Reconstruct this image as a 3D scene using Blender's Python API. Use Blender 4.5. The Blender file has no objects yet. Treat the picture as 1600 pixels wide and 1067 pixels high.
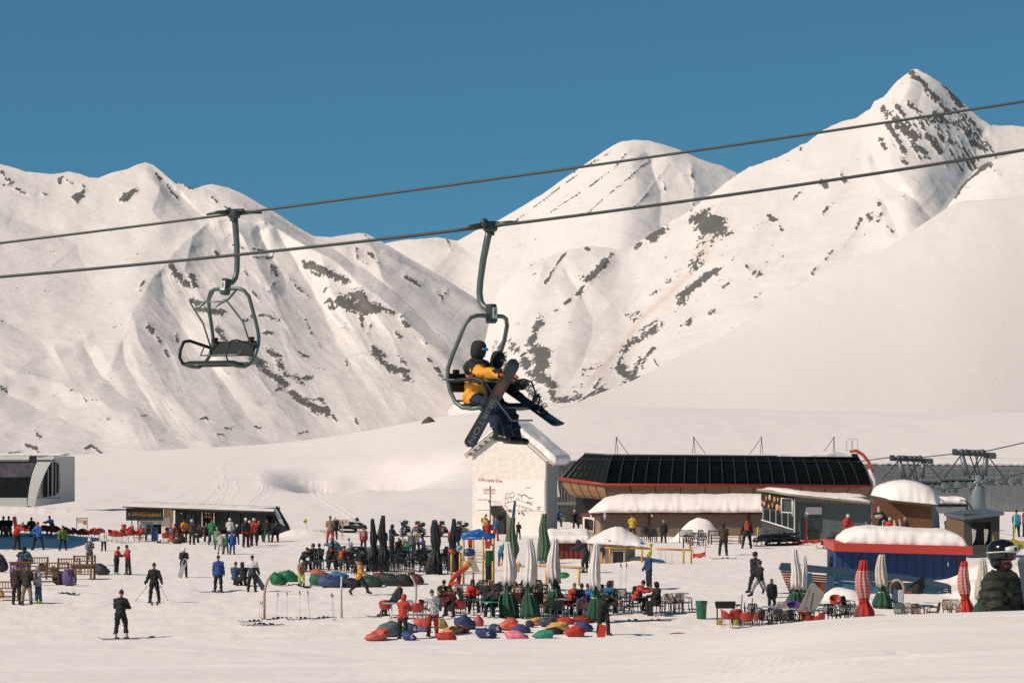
import bpy, math, random
import numpy as np
from mathutils import Vector, Matrix, Euler
random.seed(7)
S = bpy.context.scene
COL = S.collection
PI = math.pi
R = math.radians
# ---------------------------------------------------------------- camera, sky, sun
F = 4500.0                      # focal length in pixels of the 1600 px wide frame
HOR = 648.0                     # row of the horizon
CZ = 8.75                       # height of the camera above the resort floor
cam = bpy.data.cameras.new('camera'); camo = bpy.data.objects.new('camera', cam); COL.objects.link(camo)
camo.location = (0, 0, CZ); camo.rotation_euler = (R(90), 0, 0)
cam.sensor_width = 36; cam.lens = 36 * F / 1600.0
cam.shift_y = (HOR - 533.5) / 1600.0
cam.clip_start = 0.5; cam.clip_end = 30000
S.camera = camo
SUN_EL = 40.0
SDX, SDY = 0.88, 0.475          # direction in which shadows fall on the ground
SUN_AZ = math.atan2(-SDX, -SDY)  # compass angle of the sun, from +Y towards +X
w = bpy.data.worlds.new('World'); S.world = w; w.use_nodes = True
nt = w.node_tree
bg = nt.nodes['Background']
sky = nt.nodes.new('ShaderNodeTexSky'); sky.sky_type = 'NISHITA'; sky.sun_disc = False
sky.sun_elevation = R(SUN_EL); sky.sun_rotation = SUN_AZ
sky.altitude = 2500; sky.air_density = 1.0; sky.dust_density = 0.0; sky.ozone_density = 2.0
tc = nt.nodes.new('ShaderNodeTexCoord')
va = nt.nodes.new('ShaderNodeVectorMath'); va.operation = 'ADD'; va.inputs[1].default_value = (0, 0, 0.15)
nt.links.new(tc.outputs['Generated'], va.inputs[0]); nt.links.new(va.outputs[0], sky.inputs['Vector'])
hs = nt.nodes.new('ShaderNodeMix'); hs.data_type = 'RGBA'; hs.blend_type = 'MULTIPLY'; hs.inputs[0].default_value = 1.0
nt.links.new(sky.outputs[0], hs.inputs[6]); hs.inputs[7].default_value = (0.66, 1.25, 1.20, 1)
nt.links.new(hs.outputs[2], bg.inputs[0])
bg.inputs[1].default_value = 0.070
sl = bpy.data.lights.new('sun', 'SUN'); slo = bpy.data.objects.new('sun', sl); COL.objects.link(slo)
sl.energy = 4.5; sl.angle = R(0.5); sl.color = (1.0, 0.838, 0.70)
_d = Vector((SDX, SDY, -math.tan(R(SUN_EL)) * math.hypot(SDX, SDY)))
slo.rotation_euler = _d.to_track_quat('-Z', 'Y').to_euler()
slo.location = (-50, -30, 60)
S.view_settings.view_transform = 'Standard'; S.view_settings.look = 'None'
S.view_settings.exposure = 0.0; S.view_settings.gamma = 1.0
# ---------------------------------------------------------------- noise (numpy)
def _hash(ix, iy, seed):
 h = (ix.astype(np.int64) * 374761393 + iy.astype(np.int64) * 668265263 + seed * 1442695041) & 0xFFFFFFFF
 h = ((h ^ (h >> 13)) * 1274126177) & 0xFFFFFFFF
 return ((h ^ (h >> 16)) & 0xFFFFFF) / float(0xFFFFFF)
def vnoise(x, y, seed=0):
 x = np.asarray(x, float); y = np.asarray(y, float)
 ix = np.floor(x); iy = np.floor(y); fx = x - ix; fy = y - iy
 fx = fx * fx * fx * (fx * (fx * 6 - 15) + 10); fy = fy * fy * fy * (fy * (fy * 6 - 15) + 10)
 a = _hash(ix, iy, seed); b = _hash(ix + 1, iy, seed); c = _hash(ix, iy + 1, seed); d = _hash(ix + 1, iy + 1, seed)
 return (a + (b - a) * fx) * (1 - fy) + (c + (d - c) * fx) * fy
def fbm(x, y, o=4, seed=0, ridged=False):
 s = 0; a = 1.0; t = 0
 for k in range(o):
  n = vnoise(x * 2 ** k + 17.3 * k, y * 2 ** k + 9.1 * k, seed + k)
  if ridged: n = 1 - abs(2 * n - 1)
  s = s + a * n; t += a; a *= 0.5
 return s / t
def interp(pts, x):
 pts = sorted(pts); return np.interp(x, [p[0] for p in pts], [p[1] for p in pts])
def sstep(a, b, x):
 t = np.clip((x - a) / (b - a), 0, 1); return t * t * (3 - 2 * t)
def seg_dist(poly, X, Y, asp=1.0):
 """distance to a polyline, signed side, and position along it 0..1"""
 best = np.full(X.shape, 1e9); side = np.zeros(X.shape); al = np.zeros(X.shape)
 n = len(poly) - 1
 for i in range(n):
  ax, ay = poly[i]; bx, by = poly[i + 1]; ay *= asp; by *= asp
  dx, dy = bx - ax, by - ay; L = dx * dx + dy * dy + 1e-9
  t = np.clip(((X - ax) * dx + (Y * asp - ay) * dy) / L, 0, 1)
  d = np.hypot(X - ax - t * dx, Y * asp - ay - t * dy)
  m = d < best
  best = np.where(m, d, best); side = np.where(m, np.sign((X - ax) * dy - (Y * asp - ay) * dx), side); al = np.where(m, (i + t) / n, al)
 return best, side, al
def W(p, r, Y):
 """point seen at column p, row r of the 1600x1067 frame, at distance Y"""
 return Vector(((p - 800.0) * Y / F, Y, CZ - (r - HOR) * Y / F))
# ---------------------------------------------------------------- materials
MATS = {}
def srgb(h):
 if isinstance(h, str):
  h = h.lstrip('#'); c = [int(h[i:i + 2], 16) / 255 for i in (0, 2, 4)]
  return tuple((v / 12.92 if v <= 0.04045 else ((v + 0.055) / 1.055) ** 2.4) for v in c)
 return tuple(h)
def M(col, kind='paint', rough=None, scale=None):
 """procedural material: the base colour varied by noise, with a bump of the kind's own grain"""
 key = (col, kind, rough, scale)
 if key in MATS: return MATS[key]
 m = bpy.data.materials.new(kind + '_' + str(len(MATS))); m.use_nodes = True
 n = m.node_tree.nodes; l = m.node_tree.links; b = n['Principled BSDF']
 c = srgb(col)
 if kind in ('fabric', 'plastic', 'paint') and max(c) - min(c) > .12: g_ = .3 * c[0] + .59 * c[1] + .11 * c[2]; c = tuple((v * .95 + g_ * .05) * .86 for v in c)
 K = dict(paint=(.5, 8, .10, .02), fabric=(.85, 14, .22, .15), wood=(.75, 9, .35, .15), metal=(.42, 10, .12, .03),
    plastic=(.38, 6, .08, .01), skin=(.6, 20, .08, .02), rough=(.9, 5, .25, .2), rubber=(.8, 12, .2, .05), glass=(.08, 3, .15, .0), dim=(.55, 2, .35, .0))[kind]
 b.inputs['Roughness'].default_value = K[0] if rough is None else rough
 if kind == 'dim': b.inputs['Specular IOR Level'].default_value = .12
 if kind == 'metal': b.inputs['Metallic'].default_value = .35
 tc = n.new('ShaderNodeTexCoord'); mp = n.new('ShaderNodeMapping'); l.new(tc.outputs['Object'], mp.inputs[0])
 if kind == 'wood': mp.inputs['Scale'].default_value = (1, 1, 6)
 if kind == 'fabric': mp.inputs['Scale'].default_value = (1, 1, .6)
 nz = n.new('ShaderNodeTexNoise'); nz.inputs['Scale'].default_value = scale or K[1]; nz.inputs['Detail'].default_value = 4
 l.new(mp.outputs[0], nz.inputs['Vector'])
 mr = n.new('ShaderNodeMapRange'); mr.inputs['From Min'].default_value = .3; mr.inputs['From Max'].default_value = .7
 mr.inputs['To Min'].default_value = 1 - K[2]; mr.inputs['To Max'].default_value = 1 + K[2]
 l.new(nz.outputs['Fac'], mr.inputs['Value'])
 mx = n.new('ShaderNodeVectorMath'); mx.operation = 'SCALE'; mx.inputs[0].default_value = c
 l.new(mr.outputs[0], mx.inputs['Scale']); l.new(mx.outputs[0], b.inputs['Base Color'])
 if K[3] > 0:
  bp = n.new('ShaderNodeBump'); bp.inputs['Strength'].default_value = min(1, K[3] * 4); bp.inputs['Distance'].default_value = .05 if kind == 'fabric' else .02
  l.new(nz.outputs['Fac'], bp.inputs['Height']); l.new(bp.outputs[0], b.inputs['Normal'])
 MATS[key] = m
 return m
def snow_mat(name, grain=1.0, tracks=False, rocks=False, col=(.86, .805, .76)):
 if name in MATS: return MATS[name]
 m = bpy.data.materials.new(name); m.use_nodes = True
 n = m.node_tree.nodes; l = m.node_tree.links; b = n['Principled BSDF']
 b.inputs['Roughness'].default_value = .65; b.inputs['Specular IOR Level'].default_value = .25
 tc = n.new('ShaderNodeTexCoord')
 def noise(scale, det, sx=1, sy=1, sz=1, rot=0):
  mp = n.new('ShaderNodeMapping'); mp.inputs['Scale'].default_value = (sx, sy, sz); mp.inputs['Rotation'].default_value = (0, 0, rot)
  l.new(tc.outputs['Object'], mp.inputs[0])
  z = n.new('ShaderNodeTexNoise'); z.inputs['Scale'].default_value = scale; z.inputs['Detail'].default_value = det
  l.new(mp.outputs[0], z.inputs['Vector']); return z.outputs['Fac']
 def math_(op, a, c_):
  q = n.new('ShaderNodeMath'); q.operation = op
  for i, v in ((0, a), (1, c_)):
   if isinstance(v, (int, float)): q.inputs[i].default_value = v
   else: l.new(v, q.inputs[i])
  return q.outputs[0]
 if not rocks:
  h = math_('ADD', math_('MULTIPLY', noise(.35 * grain, 5, 1, .8, 1), .20), math_('MULTIPLY', noise(3.2 * grain, 5), .15))
  if tracks:
   for (sc_, sx_, sy_, am) in ((.10, .5, 1.0, .10), (.22, .35, 1.0, .07), (.5, .5, .8, .05)):
    ln = math_('ABSOLUTE', math_('SUBTRACT', noise(sc_, 1.5, sx_, sy_, 1, sc_), .5), 0); q_ = n.new('ShaderNodeMapRange'); q_.inputs['From Max'].default_value = .018; q_.inputs['To Min'].default_value = 1; q_.inputs['To Max'].default_value = 0; l.new(ln, q_.inputs['Value']); h = math_('SUBTRACT', h, math_('MULTIPLY', q_.outputs[0], am))
   h = math_('ADD', h, math_('MULTIPLY', noise(1.0, 4, .18, 2.0, 1, .06), .16))
   h = math_('ADD', h, math_('MULTIPLY', noise(7.0, 3, .25, 1.0, 1, .04), .05))
  bp = n.new('ShaderNodeBump'); bp.inputs['Strength'].default_value = .9; bp.inputs['Distance'].default_value = .14 / grain
  l.new(h, bp.inputs['Height']); l.new(bp.outputs[0], b.inputs['Normal'])
  mr = n.new('ShaderNodeMapRange'); mr.inputs['From Min'].default_value = .3; mr.inputs['From Max'].default_value = .7
  mr.inputs['To Min'].default_value = .93; mr.inputs['To Max'].default_value = 1.03
  l.new(noise(.8, 3, .4, 1.2, 1), mr.inputs['Value'])
  mx = n.new('ShaderNodeVectorMath'); mx.operation = 'SCALE'; mx.inputs[0].default_value = col
  l.new(mr.outputs[0], mx.inputs['Scale']); l.new(mx.outputs[0], b.inputs['Base Color'])
 else:
  at = n.new('ShaderNodeAttribute'); at.attribute_name = 'rock'
  ae = n.new('ShaderNodeAttribute'); ae.attribute_name = 'earth'
  f = math_('ADD', at.outputs['Fac'], math_('MULTIPLY', math_('SUBTRACT', noise(.035 * grain, 7), .5), 1.7))
  f = math_('ADD', f, math_('MULTIPLY', math_('SUBTRACT', noise(.22 * grain, 5, 1.3, .5, .55), .5), 1.7))
  cr = n.new('ShaderNodeMapRange'); cr.interpolation_type = 'SMOOTHSTEP'
  cr.inputs['From Min'].default_value = .50; cr.inputs['From Max'].default_value = .60; l.new(f, cr.inputs['Value'])
  rk = n.new('ShaderNodeMix'); rk.data_type = 'RGBA'; rk.inputs[6].default_value = (.082, .088, .088, 1); rk.inputs[7].default_value = (.175, .158, .138, 1)
  l.new(noise(.05 * grain, 5), rk.inputs[0])
  sc = n.new('ShaderNodeMix'); sc.data_type = 'RGBA'; sc.inputs[6].default_value = (.70, .662, .630, 1); sc.inputs[7].default_value = (.60, .47, .36, 1)
  e = math_('MULTIPLY', ae.outputs['Fac'], math_('ADD', noise(.12 * grain, 5), .35)); l.new(e, sc.inputs[0])
  mx = n.new('ShaderNodeMix'); mx.data_type = 'RGBA'; l.new(cr.outputs[0], mx.inputs[0]); l.new(sc.outputs[2], mx.inputs[6]); l.new(rk.outputs[2], mx.inputs[7])
  l.new(mx.outputs[2], b.inputs['Base Color'])
  h = math_('ADD', math_('MULTIPLY', noise(.012 * grain, 6), 1.0), math_('MULTIPLY', cr.outputs[0], .1))
  h = math_('ADD', h, math_('MULTIPLY', noise(.09 * grain, 4), .03))
  bp = n.new('ShaderNodeBump'); bp.inputs['Strength'].default_value = .6; bp.inputs['Distance'].default_value = 16 / grain
  l.new(h, bp.inputs['Height']); l.new(bp.outputs[0], b.inputs['Normal'])
 MATS[name] = m; return m
# ---------------------------------------------------------------- object helpers
def link(o, parent=None):
 COL.objects.link(o)
 if parent is not None: o.parent = parent
 return o
def thing(name, label, cat, loc=(0, 0, 0), rz=0, group=None, sc=1.0):
 o = bpy.data.objects.new(name, None); link(o); o.empty_display_size = .2
 o.location = loc; o.rotation_euler = (0, 0, rz); o.scale = (sc, sc, sc)
 o['label'] = label; o['category'] = cat
 if group: o['group'] = group
 return o
def tag(o, label, cat, group=None):
 o['label'] = label; o['category'] = cat
 if group: o['group'] = group
 return o
def struct(o): o['kind'] = 'structure'; return o
def grid_obj(name, P, mat, attrs=None, parent=None, smooth=True):
 """P: (rows, cols, 3) array -> mesh object"""
 a, b = P.shape[:2]
 if mat.name.startswith('snow_roof'):
  P = P.copy(); P[..., 2] += .10 * (fbm(P[..., 0] * 2.1, P[..., 1] * 2.1 + P[..., 2], 3, 77) - .5) * (np.arange(a)[:, None] > 1); P[..., 1] += .17 * (fbm(P[..., 0] * 3.1, P[..., 2] * 3 + P[..., 1], 3, 78) - .5)
 me = bpy.data.meshes.new(name)
 idx = np.arange(a * b).reshape(a, b)
 q = np.stack([idx[:-1, :-1], idx[1:, :-1], idx[1:, 1:], idx[:-1, 1:]], -1).reshape(-1, 4)
 me.vertices.add(a * b); me.vertices.foreach_set('co', P.reshape(-1).astype(np.float32))
 me.loops.add(q.size); me.loops.foreach_set('vertex_index', q.reshape(-1).astype(np.int32))
 me.polygons.add(len(q)); me.polygons.foreach_set('loop_start', (np.arange(len(q)) * 4).astype(np.int32))
 me.polygons.foreach_set('loop_total', np.full(len(q), 4, np.int32))
 me.update(calc_edges=True)
 if smooth: me.polygons.foreach_set('use_smooth', np.ones(len(q), bool))
 for k, v in (attrs or {}).items():
  at = me.attributes.new(k, 'FLOAT', 'POINT'); at.data.foreach_set('value', v.reshape(-1).astype(np.float32))
 me.materials.append(mat)
 return link(bpy.data.objects.new(name, me), parent)
class MB:
 """collects shapes into one mesh"""
 def __init__(s): s.v = []; s.f = []; s.sm = []
 def add(s, vs, fs, smooth=False, mtx=None):
  o = len(s.v)
  s.v += [tuple(mtx @ Vector(v)) if mtx is not None else tuple(v) for v in vs]
  s.f += [tuple(i + o for i in f) for f in fs]; s.sm += [smooth] * len(fs); return s
 def box(s, x, y, z, sx, sy, sz, rz=0, rx=0, ry=0, taper=1.0, bev=0.0):
  """centre and full sizes; taper scales the top"""
  m = Matrix.Translation((x, y, z)) @ Euler((rx, ry, rz)).to_matrix().to_4x4()
  a, b, c = sx / 2, sy / 2, sz / 2; t = taper
  if bev > 0:
   e = min(bev, a * .9, b * .9, c * .9); vs = []; fs = []
   for k, (zz, q) in enumerate(((-c, e), (-c + e, 0), (c - e, 0), (c, e))):
    f = t if k > 1 else 1
    A, B = (a - q) * f, (b - q) * f
    vs += [(-A + (e - q if q == 0 else 0), -B, zz), (A - (e if q == 0 else 0), -B, zz), (A, -B + (e if q == 0 else 0), zz), (A, B - (e if q == 0 else 0), zz),
      (A - (e if q == 0 else 0), B, zz), (-A + (e if q == 0 else 0), B, zz), (-A, B - (e if q == 0 else 0), zz), (-A, -B + (e if q == 0 else 0), zz)]
   for k in range(3):
    for i in range(8): j = (i + 1) % 8; fs.append((k * 8 + i, k * 8 + j, k * 8 + 8 + j, k * 8 + 8 + i))
   fs.append(tuple(range(7, -1, -1))); fs.append(tuple(range(24, 32)))
   return s.add(vs, fs, False, m)
  vs = [(-a, -b, -c), (a, -b, -c), (a, b, -c), (-a, b, -c), (-a * t, -b * t, c), (a * t, -b * t, c), (a * t, b * t, c), (-a * t, b * t, c)]
  return s.add(vs, [(0, 3, 2, 1), (4, 5, 6, 7), (0, 1, 5, 4), (1, 2, 6, 5), (2, 3, 7, 6), (3, 0, 4, 7)], False, m)
 def tube(s, pts, r, n=8, closed=False, caps=True, flat=1.0):
  pts = [Vector(p) for p in pts]; m = len(pts)
  rs = r if isinstance(r, (list, tuple)) else [r] * m
  vs = []; fs = []; up = None
  for i, p in enumerate(pts):
   if closed: t = pts[(i + 1) % m] - pts[i - 1]
   else: t = pts[min(i + 1, m - 1)] - pts[max(i - 1, 0)]
   if t.length < 1e-9: t = Vector((0, 0, 1))
   t.normalize()
   if up is None:
    up = Vector((0, 0, 1)) if abs(t.z) < .9 else Vector((0, 1, 0))
   a = t.cross(up)
   if a.length < 1e-6: a = t.orthogonal()
   a.normalize(); b = a.cross(t).normalized(); up = b
   for k in range(n):
    q = 2 * PI * k / n; vs.append(p + a * (math.cos(q) * rs[i]) + b * (math.sin(q) * rs[i] * flat))
  for i in range(m if closed else m - 1):
   j = (i + 1) % m
   for k in range(n): k2 = (k + 1) % n; fs.append((i * n + k, j * n + k, j * n + k2, i * n + k2))
  if caps and not closed: fs.append(tuple(range(n))); fs.append(tuple(range(m * n - 1, (m - 1) * n - 1, -1)))
  return s.add(vs, fs, n > 5)
 def lathe(s, prof, n=16, sx=1, sy=1, mtx=None, wob=None):
  """prof: (radius, z) from bottom to top"""
  vs = []; fs = []; m = len(prof)
  for i, (r, z) in enumerate(prof):
   for k in range(n):
    q = 2 * PI * k / n; rr = r * (wob(q, i / (m - 1)) if wob else 1)
    vs.append((math.cos(q) * rr * sx, math.sin(q) * rr * sy, z))
  for i in range(m - 1):
   for k in range(n): k2 = (k + 1) % n; fs.append((i * n + k, i * n + k2, (i + 1) * n + k2, (i + 1) * n + k))
  fs.append(tuple(range(n - 1, -1, -1))); fs.append(tuple(range((m - 1) * n, m * n)))
  return s.add(vs, fs, True, mtx)
 def ell(s, x, y, z, rx, ry, rz_, n=14, m=9, mtx=None, rot=None):
  vs = [(0, 0, -1)]; fs = []
  for i in range(1, m):
   a = -PI / 2 + PI * i / m
   for k in range(n): q = 2 * PI * k / n; vs.append((math.cos(a) * math.cos(q), math.cos(a) * math.sin(q), math.sin(a)))
  vs.append((0, 0, 1)); L = len(vs) - 1
  for k in range(n):
   k2 = (k + 1) % n; fs.append((0, 1 + k2, 1 + k)); fs.append((L, L - n + k, L - n + k2))
  for i in range(m - 2):
   for k in range(n): k2 = (k + 1) % n; o = 1 + i * n; fs.append((o + k, o + k2, o + n + k2, o + n + k))
  mm = Matrix.Translation((x, y, z)) @ (Euler(rot).to_matrix().to_4x4() if rot else Matrix()) @ Matrix.Diagonal((rx, ry, rz_, 1))
  if mtx is not None: mm = mtx @ mm
  return s.add(vs, fs, True, mm)
 def prism(s, poly, t, mtx=None, plane='xz', off=0.0):
  """outline in a plane, given thickness, centred on off"""
  n = len(poly); vs = []
  for k in (-.5, .5):
   for a, b in poly:
    d = off + k * t
    vs.append((a, d, b) if plane == 'xz' else ((a, b, d) if plane == 'xy' else (d, a, b)))
  fs = [tuple(range(n)), tuple(range(2 * n - 1, n - 1, -1))] + [(i, i + n, (i + 1) % n + n, (i + 1) % n) for i in range(n)]
  return s.add(vs, fs, False, mtx)
 def quad(s, a, b, c, d): return s.add([a, b, c, d], [(0, 1, 2, 3)])
 def build(s, name, mat, parent=None, label=None):
  me = bpy.data.meshes.new(name); me.from_pydata(s.v, [], s.f); me.update()
  me.polygons.foreach_set('use_smooth', s.sm)
  import bmesh
  bm = bmesh.new(); bm.from_mesh(me); bmesh.ops.recalc_face_normals(bm, faces=bm.faces[:]); bm.to_mesh(me); bm.free()
  me.materials.append(mat)
  o = link(bpy.data.objects.new(name, me), parent)
  if label: o['label'] = label
  return o
def kids(o): return [c for c in bpy.data.objects if c.parent == o]
def dup(root, loc, rz=0, label=None, group=None, sc=None, recol=None):
 """a copy of a thing, its parts and their sub-parts; recol maps a part name to a material"""
 def cp(o, par):
  c = o.copy(); COL.objects.link(c)
  if par is not None: c.parent = par
  base = o.name.split('.')[0]
  if recol and base in recol and c.type == 'MESH':
   c.material_slots[0].link = 'OBJECT'; c.material_slots[0].material = recol[base]
  for ch in KIDS.get(o.name, []): cp(ch, c)
  return c
 if root.name not in KIDS:
  st = [root]
  while st:
   q = st.pop(); k = list(q.children); KIDS[q.name] = k; st += k
 r = cp(root, None); r.location = loc; r.rotation_euler = (0, 0, rz)
 if sc: r.scale = (sc, sc, sc)
 if label: r['label'] = label
 if group: r['group'] = group
 return r
KIDS = {}
def text_mb(txt, size, depth=.01, bold=False):
 """letters as a mesh, lying in the xz plane, facing -y, baseline from x=0"""
 cu = bpy.data.curves.new('letters', 'FONT'); cu.body = txt; cu.size = size; cu.extrude = depth / 2; cu.resolution_u = 3
 if bold: cu.offset = size * .02
 o = bpy.data.objects.new('letters', cu); COL.objects.link(o)
 dg = bpy.context.evaluated_depsgraph_get(); me = o.evaluated_get(dg).to_mesh()
 mb = MB(); mb.add([(v.co.x, -v.co.z, v.co.y) for v in me.vertices], [tuple(p.vertices) for p in me.polygons])
 wd = max((v.co.x for v in me.vertices), default=0)
 o.to_mesh_clear(); bpy.data.objects.remove(o); bpy.data.curves.remove(cu)
 return mb, wd
# ================================================================ the ground
CREST = [(-2000, 1030), (0, 1021), (300, 1017), (600, 1012), (900, 1007), (1020, 1003), (1100, 997), (1180, 989), (1240, 981), (1330, 973), (1450, 967), (1600, 962), (1900, 950), (3400, 935)]
YC = 25.0
FAR = [(-400, 722), (0, 716), (110, 712), (250, 704), (430, 694), (560, 677), (640, 661), (680, 652), (760, 643), (870, 637), (960, 636), (1100, 638), (1300, 642), (1600, 645), (2200, 645)]
def smooth_table(pts, wd):
 xs = np.arange(-3000, 4000, 10.0); ys = interp(pts, xs); n = int(wd / 10) * 2 + 1
 k = np.hanning(n + 2)[1:-1]; k /= k.sum()
 return xs, np.convolve(np.pad(ys, n // 2, mode='edge'), k, 'valid')
FARX, FARY = smooth_table(FAR, 90)
CRX, CRY = smooth_table(CREST, 70)
YF = 620.0
MOUNDS = []      # (x, y, rx, ry, h) small heaps added to the ground
def ground_z(x, y):
 x = np.asarray(x, float); y = np.asarray(y, float)
 p = 800 + F * x / np.maximum(y, 4.0)
 z = np.zeros(np.broadcast(x, y).shape)
 # the valley floor climbs gently to the far edge of the plain
 zf = CZ - (np.interp(p, FARX, FARY) - HOR) * YF / F
 z = z + zf * sstep(230, YF, y) * (1 - .0 * y)
 z = z - 25 * sstep(YF, YF + 500, y) * (1 - sstep(700, 1000, p))
 z = z + (fbm(x / 22, y / 45, 3, 5) - .5) * .5 * sstep(150, 260, y)
 z = z + (fbm(x / 9, y / 14, 2, 9) - .5) * .10
 z = z - .45 * sstep(135, 112, y)
 # hollow with a shaded bank in the middle distance
 d = np.abs(y - 395 - 6 * np.sin(x / 9)) ; m = sstep(405, 500, p) * (1 - sstep(600, 760, p))
 z = z - 3.0 * m * sstep(300, 365, y) * (1 - sstep(380, 425, y)) * (.8 + .4 * vnoise(x / 5, y / 12, 8))
 # near hill on the right, its edge hides the seats behind
 cr = np.interp(p, CRX, CRY)
 zc = CZ - (cr - HOR) * YC / F
 near = zc + .012 * (YC - y)
 drop = zc - .13 * (y - YC) * sstep(0, 4, y - YC)
 z = np.where(y <= YC, near, np.where(y < 110, np.maximum(drop, z), z))
 for (mx, my, rx, ry, h) in MOUNDS:
  q = ((x - mx) / rx) ** 2 + ((y - my) / ry) ** 2
  z = z + h * np.exp(-q ** 1.6 * 1.1) * (1 + .25 * (fbm(x * 1.3, y * 1.3, 2, 3) - .5))
 return z
def gz(x, y): return float(ground_z(np.array([x]), np.array([y]))[0])
def gp(p, r, ymin=90.0):
 """the ground point seen at column p, row r"""
 lo = ymin; f = lambda Y: CZ - (r - HOR) * Y / F - gz((p - 800) * Y / F, Y)
 Y = lo; step = 2.0
 while Y < 900 and f(Y) > 0: Y += step
 a, b = Y - step, Y
 for _ in range(18):
  c = (a + b) / 2
  if f(c) > 0: a = c
  else: b = c
 Y = (a + b) / 2
 return Vector(((p - 800) * Y / F, Y, gz((p - 800) * Y / F, Y)))
def onto(p, Y):
 x = (p - 800) * Y / F
 return Vector((x, Y, gz(x, Y)))
# heaps of snow seen among the huts
def mound(p, Y, wpx, dy, h): MOUNDS.append(((p - 800) * Y / F, Y, wpx * Y / F / 2, dy, h))
mound(1092, 200, 68, 1.4, 1.65)
mound(985, 172, 100, 2.0, .35)
mound(1318, 136.5, 70, 1.2, .5)
mound(1527, 139, 60, 2.2, .8)
mound(1568, 150, 150, 3.0, 1.0)
mound(482, 208, 90, 3, .55)
mound(690, 190, 200, 3, .10)
mound(1350, 160, 90, 2, .6)
mound(10, 257, 330, 2.0, .55)
mound(150, 208, 190, 2.2, .35)
mound(60, 206, 170, 1.8, .3)
TRACKS = [([(262, 790), (285, 770), (318, 752), (336, 742), (352, 722)], .5), ([(355, 795), (362, 778), (372, 765), (368, 750), (355, 738)], .5), ([(310, 792), (320, 780), (338, 768), (340, 756), (322, 745)], .5), ([(400, 790), (420, 776), (428, 762), (418, 748), (396, 736)], .5), ([(230, 770), (262, 752), (300, 745), (330, 740)], .4), ([(470, 785), (500, 795), (540, 790)], .5), ([(281, 792), (330, 765), (352, 750), (350, 738), (340, 728)], .8), ([(300, 790), (330, 772), (343, 755)], .7), ([(372, 794), (392, 780), (408, 765), (410, 752), (398, 745), (375, 735)], .9),
   ([(378, 794), (398, 781), (414, 766), (414, 753), (402, 743), (380, 732)], .9), ([(330, 790), (342, 770), (345, 755), (330, 742), (318, 733)], .8),
   ([(336, 791), (349, 772), (353, 755), (345, 740), (350, 725)], .8), ([(240, 745), (262, 737), (275, 730)], .5), ([(380, 735), (460, 752), (500, 775), (540, 800), (560, 812)], 1.2), ([(390, 733), (470, 748), (512, 770), (555, 800)], 1.0),
   ([(150, 745), (280, 742), (400, 748), (560, 765), (730, 768)], 1.2), ([(0, 800), (130, 790), (200, 770)], .6),
   ([(455, 800), (600, 797), (735, 806)], .9), ([(110, 738), (300, 720), (430, 722)], .7), ([(560, 668), (800, 660), (1100, 662), (1500, 655)], .8), ([(860, 690), (1100, 680), (1400, 672), (1600, 670)], .8),
   ([(0, 1030), (300, 1035), (700, 1030), (1000, 1020), (1300, 1002)], .8), ([(0, 1050), (400, 1058)], .7), ([(300, 1012), (700, 1020), (1010, 1040)], .7), ([(100, 1044), (420, 1050), (760, 1064)], .7)]
_r = random.Random(9)
for _k in range(26):
 x0 = _r.uniform(-20, 1300); y0 = _r.uniform(905, 1000); L = _r.uniform(90, 380); sl_ = _r.uniform(-22, 22); TRACKS.append(([(x0, y0), (x0 + L * .4, y0 + sl_ * .3 + _r.uniform(-5, 5)), (x0 + L, y0 + sl_)], .9))
for _k in range(22):
 x0 = _r.uniform(-50, 1400); y0 = np.interp(x0, [0, 1600], [1030, 985]) + _r.uniform(0, 60); L = _r.uniform(120, 500); TRACKS.append(([(x0, y0), (x0 + L * .5, y0 + _r.uniform(-5, 3)), (x0 + L, y0 + _r.uniform(-16, 4))], .7))
def make_ground():
 rows = np.concatenate([np.arange(1090, 612, -1.0)])
 ps = np.concatenate([np.arange(-1600, -60, 40.0), np.arange(-60, 1662, 2.0), np.arange(1680, 3400, 40.0)])
 # distances: the near hill first, then spaced so that each step is about a pixel row
 ys = [6, 8, 10, 12, 14] + list(np.arange(15, 24, .12)) + list(np.arange(24, 27, .1)) + list(np.arange(27, 30, .5)) + list(np.arange(30, 90, 1.0))
 y = 90.0
 while y < YF + 40: ys.append(y); y += max(.28, y * y / (CZ * F) * 1.15)
 ys += list(np.linspace(YF + 60, 1300, 14))
 ys = np.array(ys)
 PP, YY = np.meshgrid(ps, ys)
 X = (PP - 800) * YY / F
 Z = ground_z(X, YY)
 rr = HOR + (CZ - Z) * F / YY
 bump = np.zeros(Z.shape)
 for poly, wd in TRACKS:
  xs = [q[0] for q in poly]; m = (PP > min(xs) - 8) & (PP < max(xs) + 8) & ((YY > 92) | (YY < 26))
  if not m.any(): continue
  d, s, a = seg_dist(poly, PP[m], rr[m], 1.0)
  dd = d / (wd * 1.3 + .3); fade = np.clip(np.minimum(a, 1 - a) * 7, 0, 1)
  amp = np.where(YY[m] < 26, .005, .06 * np.minimum(1, YY[m] / 160) ** 1.5)
  bump[m] += fade * amp * (np.exp(-(dd - 1.1) ** 2 * 2) - .8 * np.exp(-dd ** 2 * 2))
 # trampled snow between the seats
 tr = (YY > 100) & (YY < 215)
 n = fbm(X[tr] * 1.1, YY[tr] * .8, 3, 21)
 bump[tr] += (n - .5) * .09 * sstep(104, 125, YY[tr])
 tr = (YY > 215) & (YY < 500)
 bump[tr] += (fbm(X[tr] / 4, YY[tr] / 12, 3, 31) - .5) * .16
 Z = Z + bump
 P = np.stack([X, YY, Z], -1)
 o = grid_obj('snow_ground', P, snow_mat('snow_floor', 1.0, tracks=True)); struct(o)
make_ground()
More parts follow.
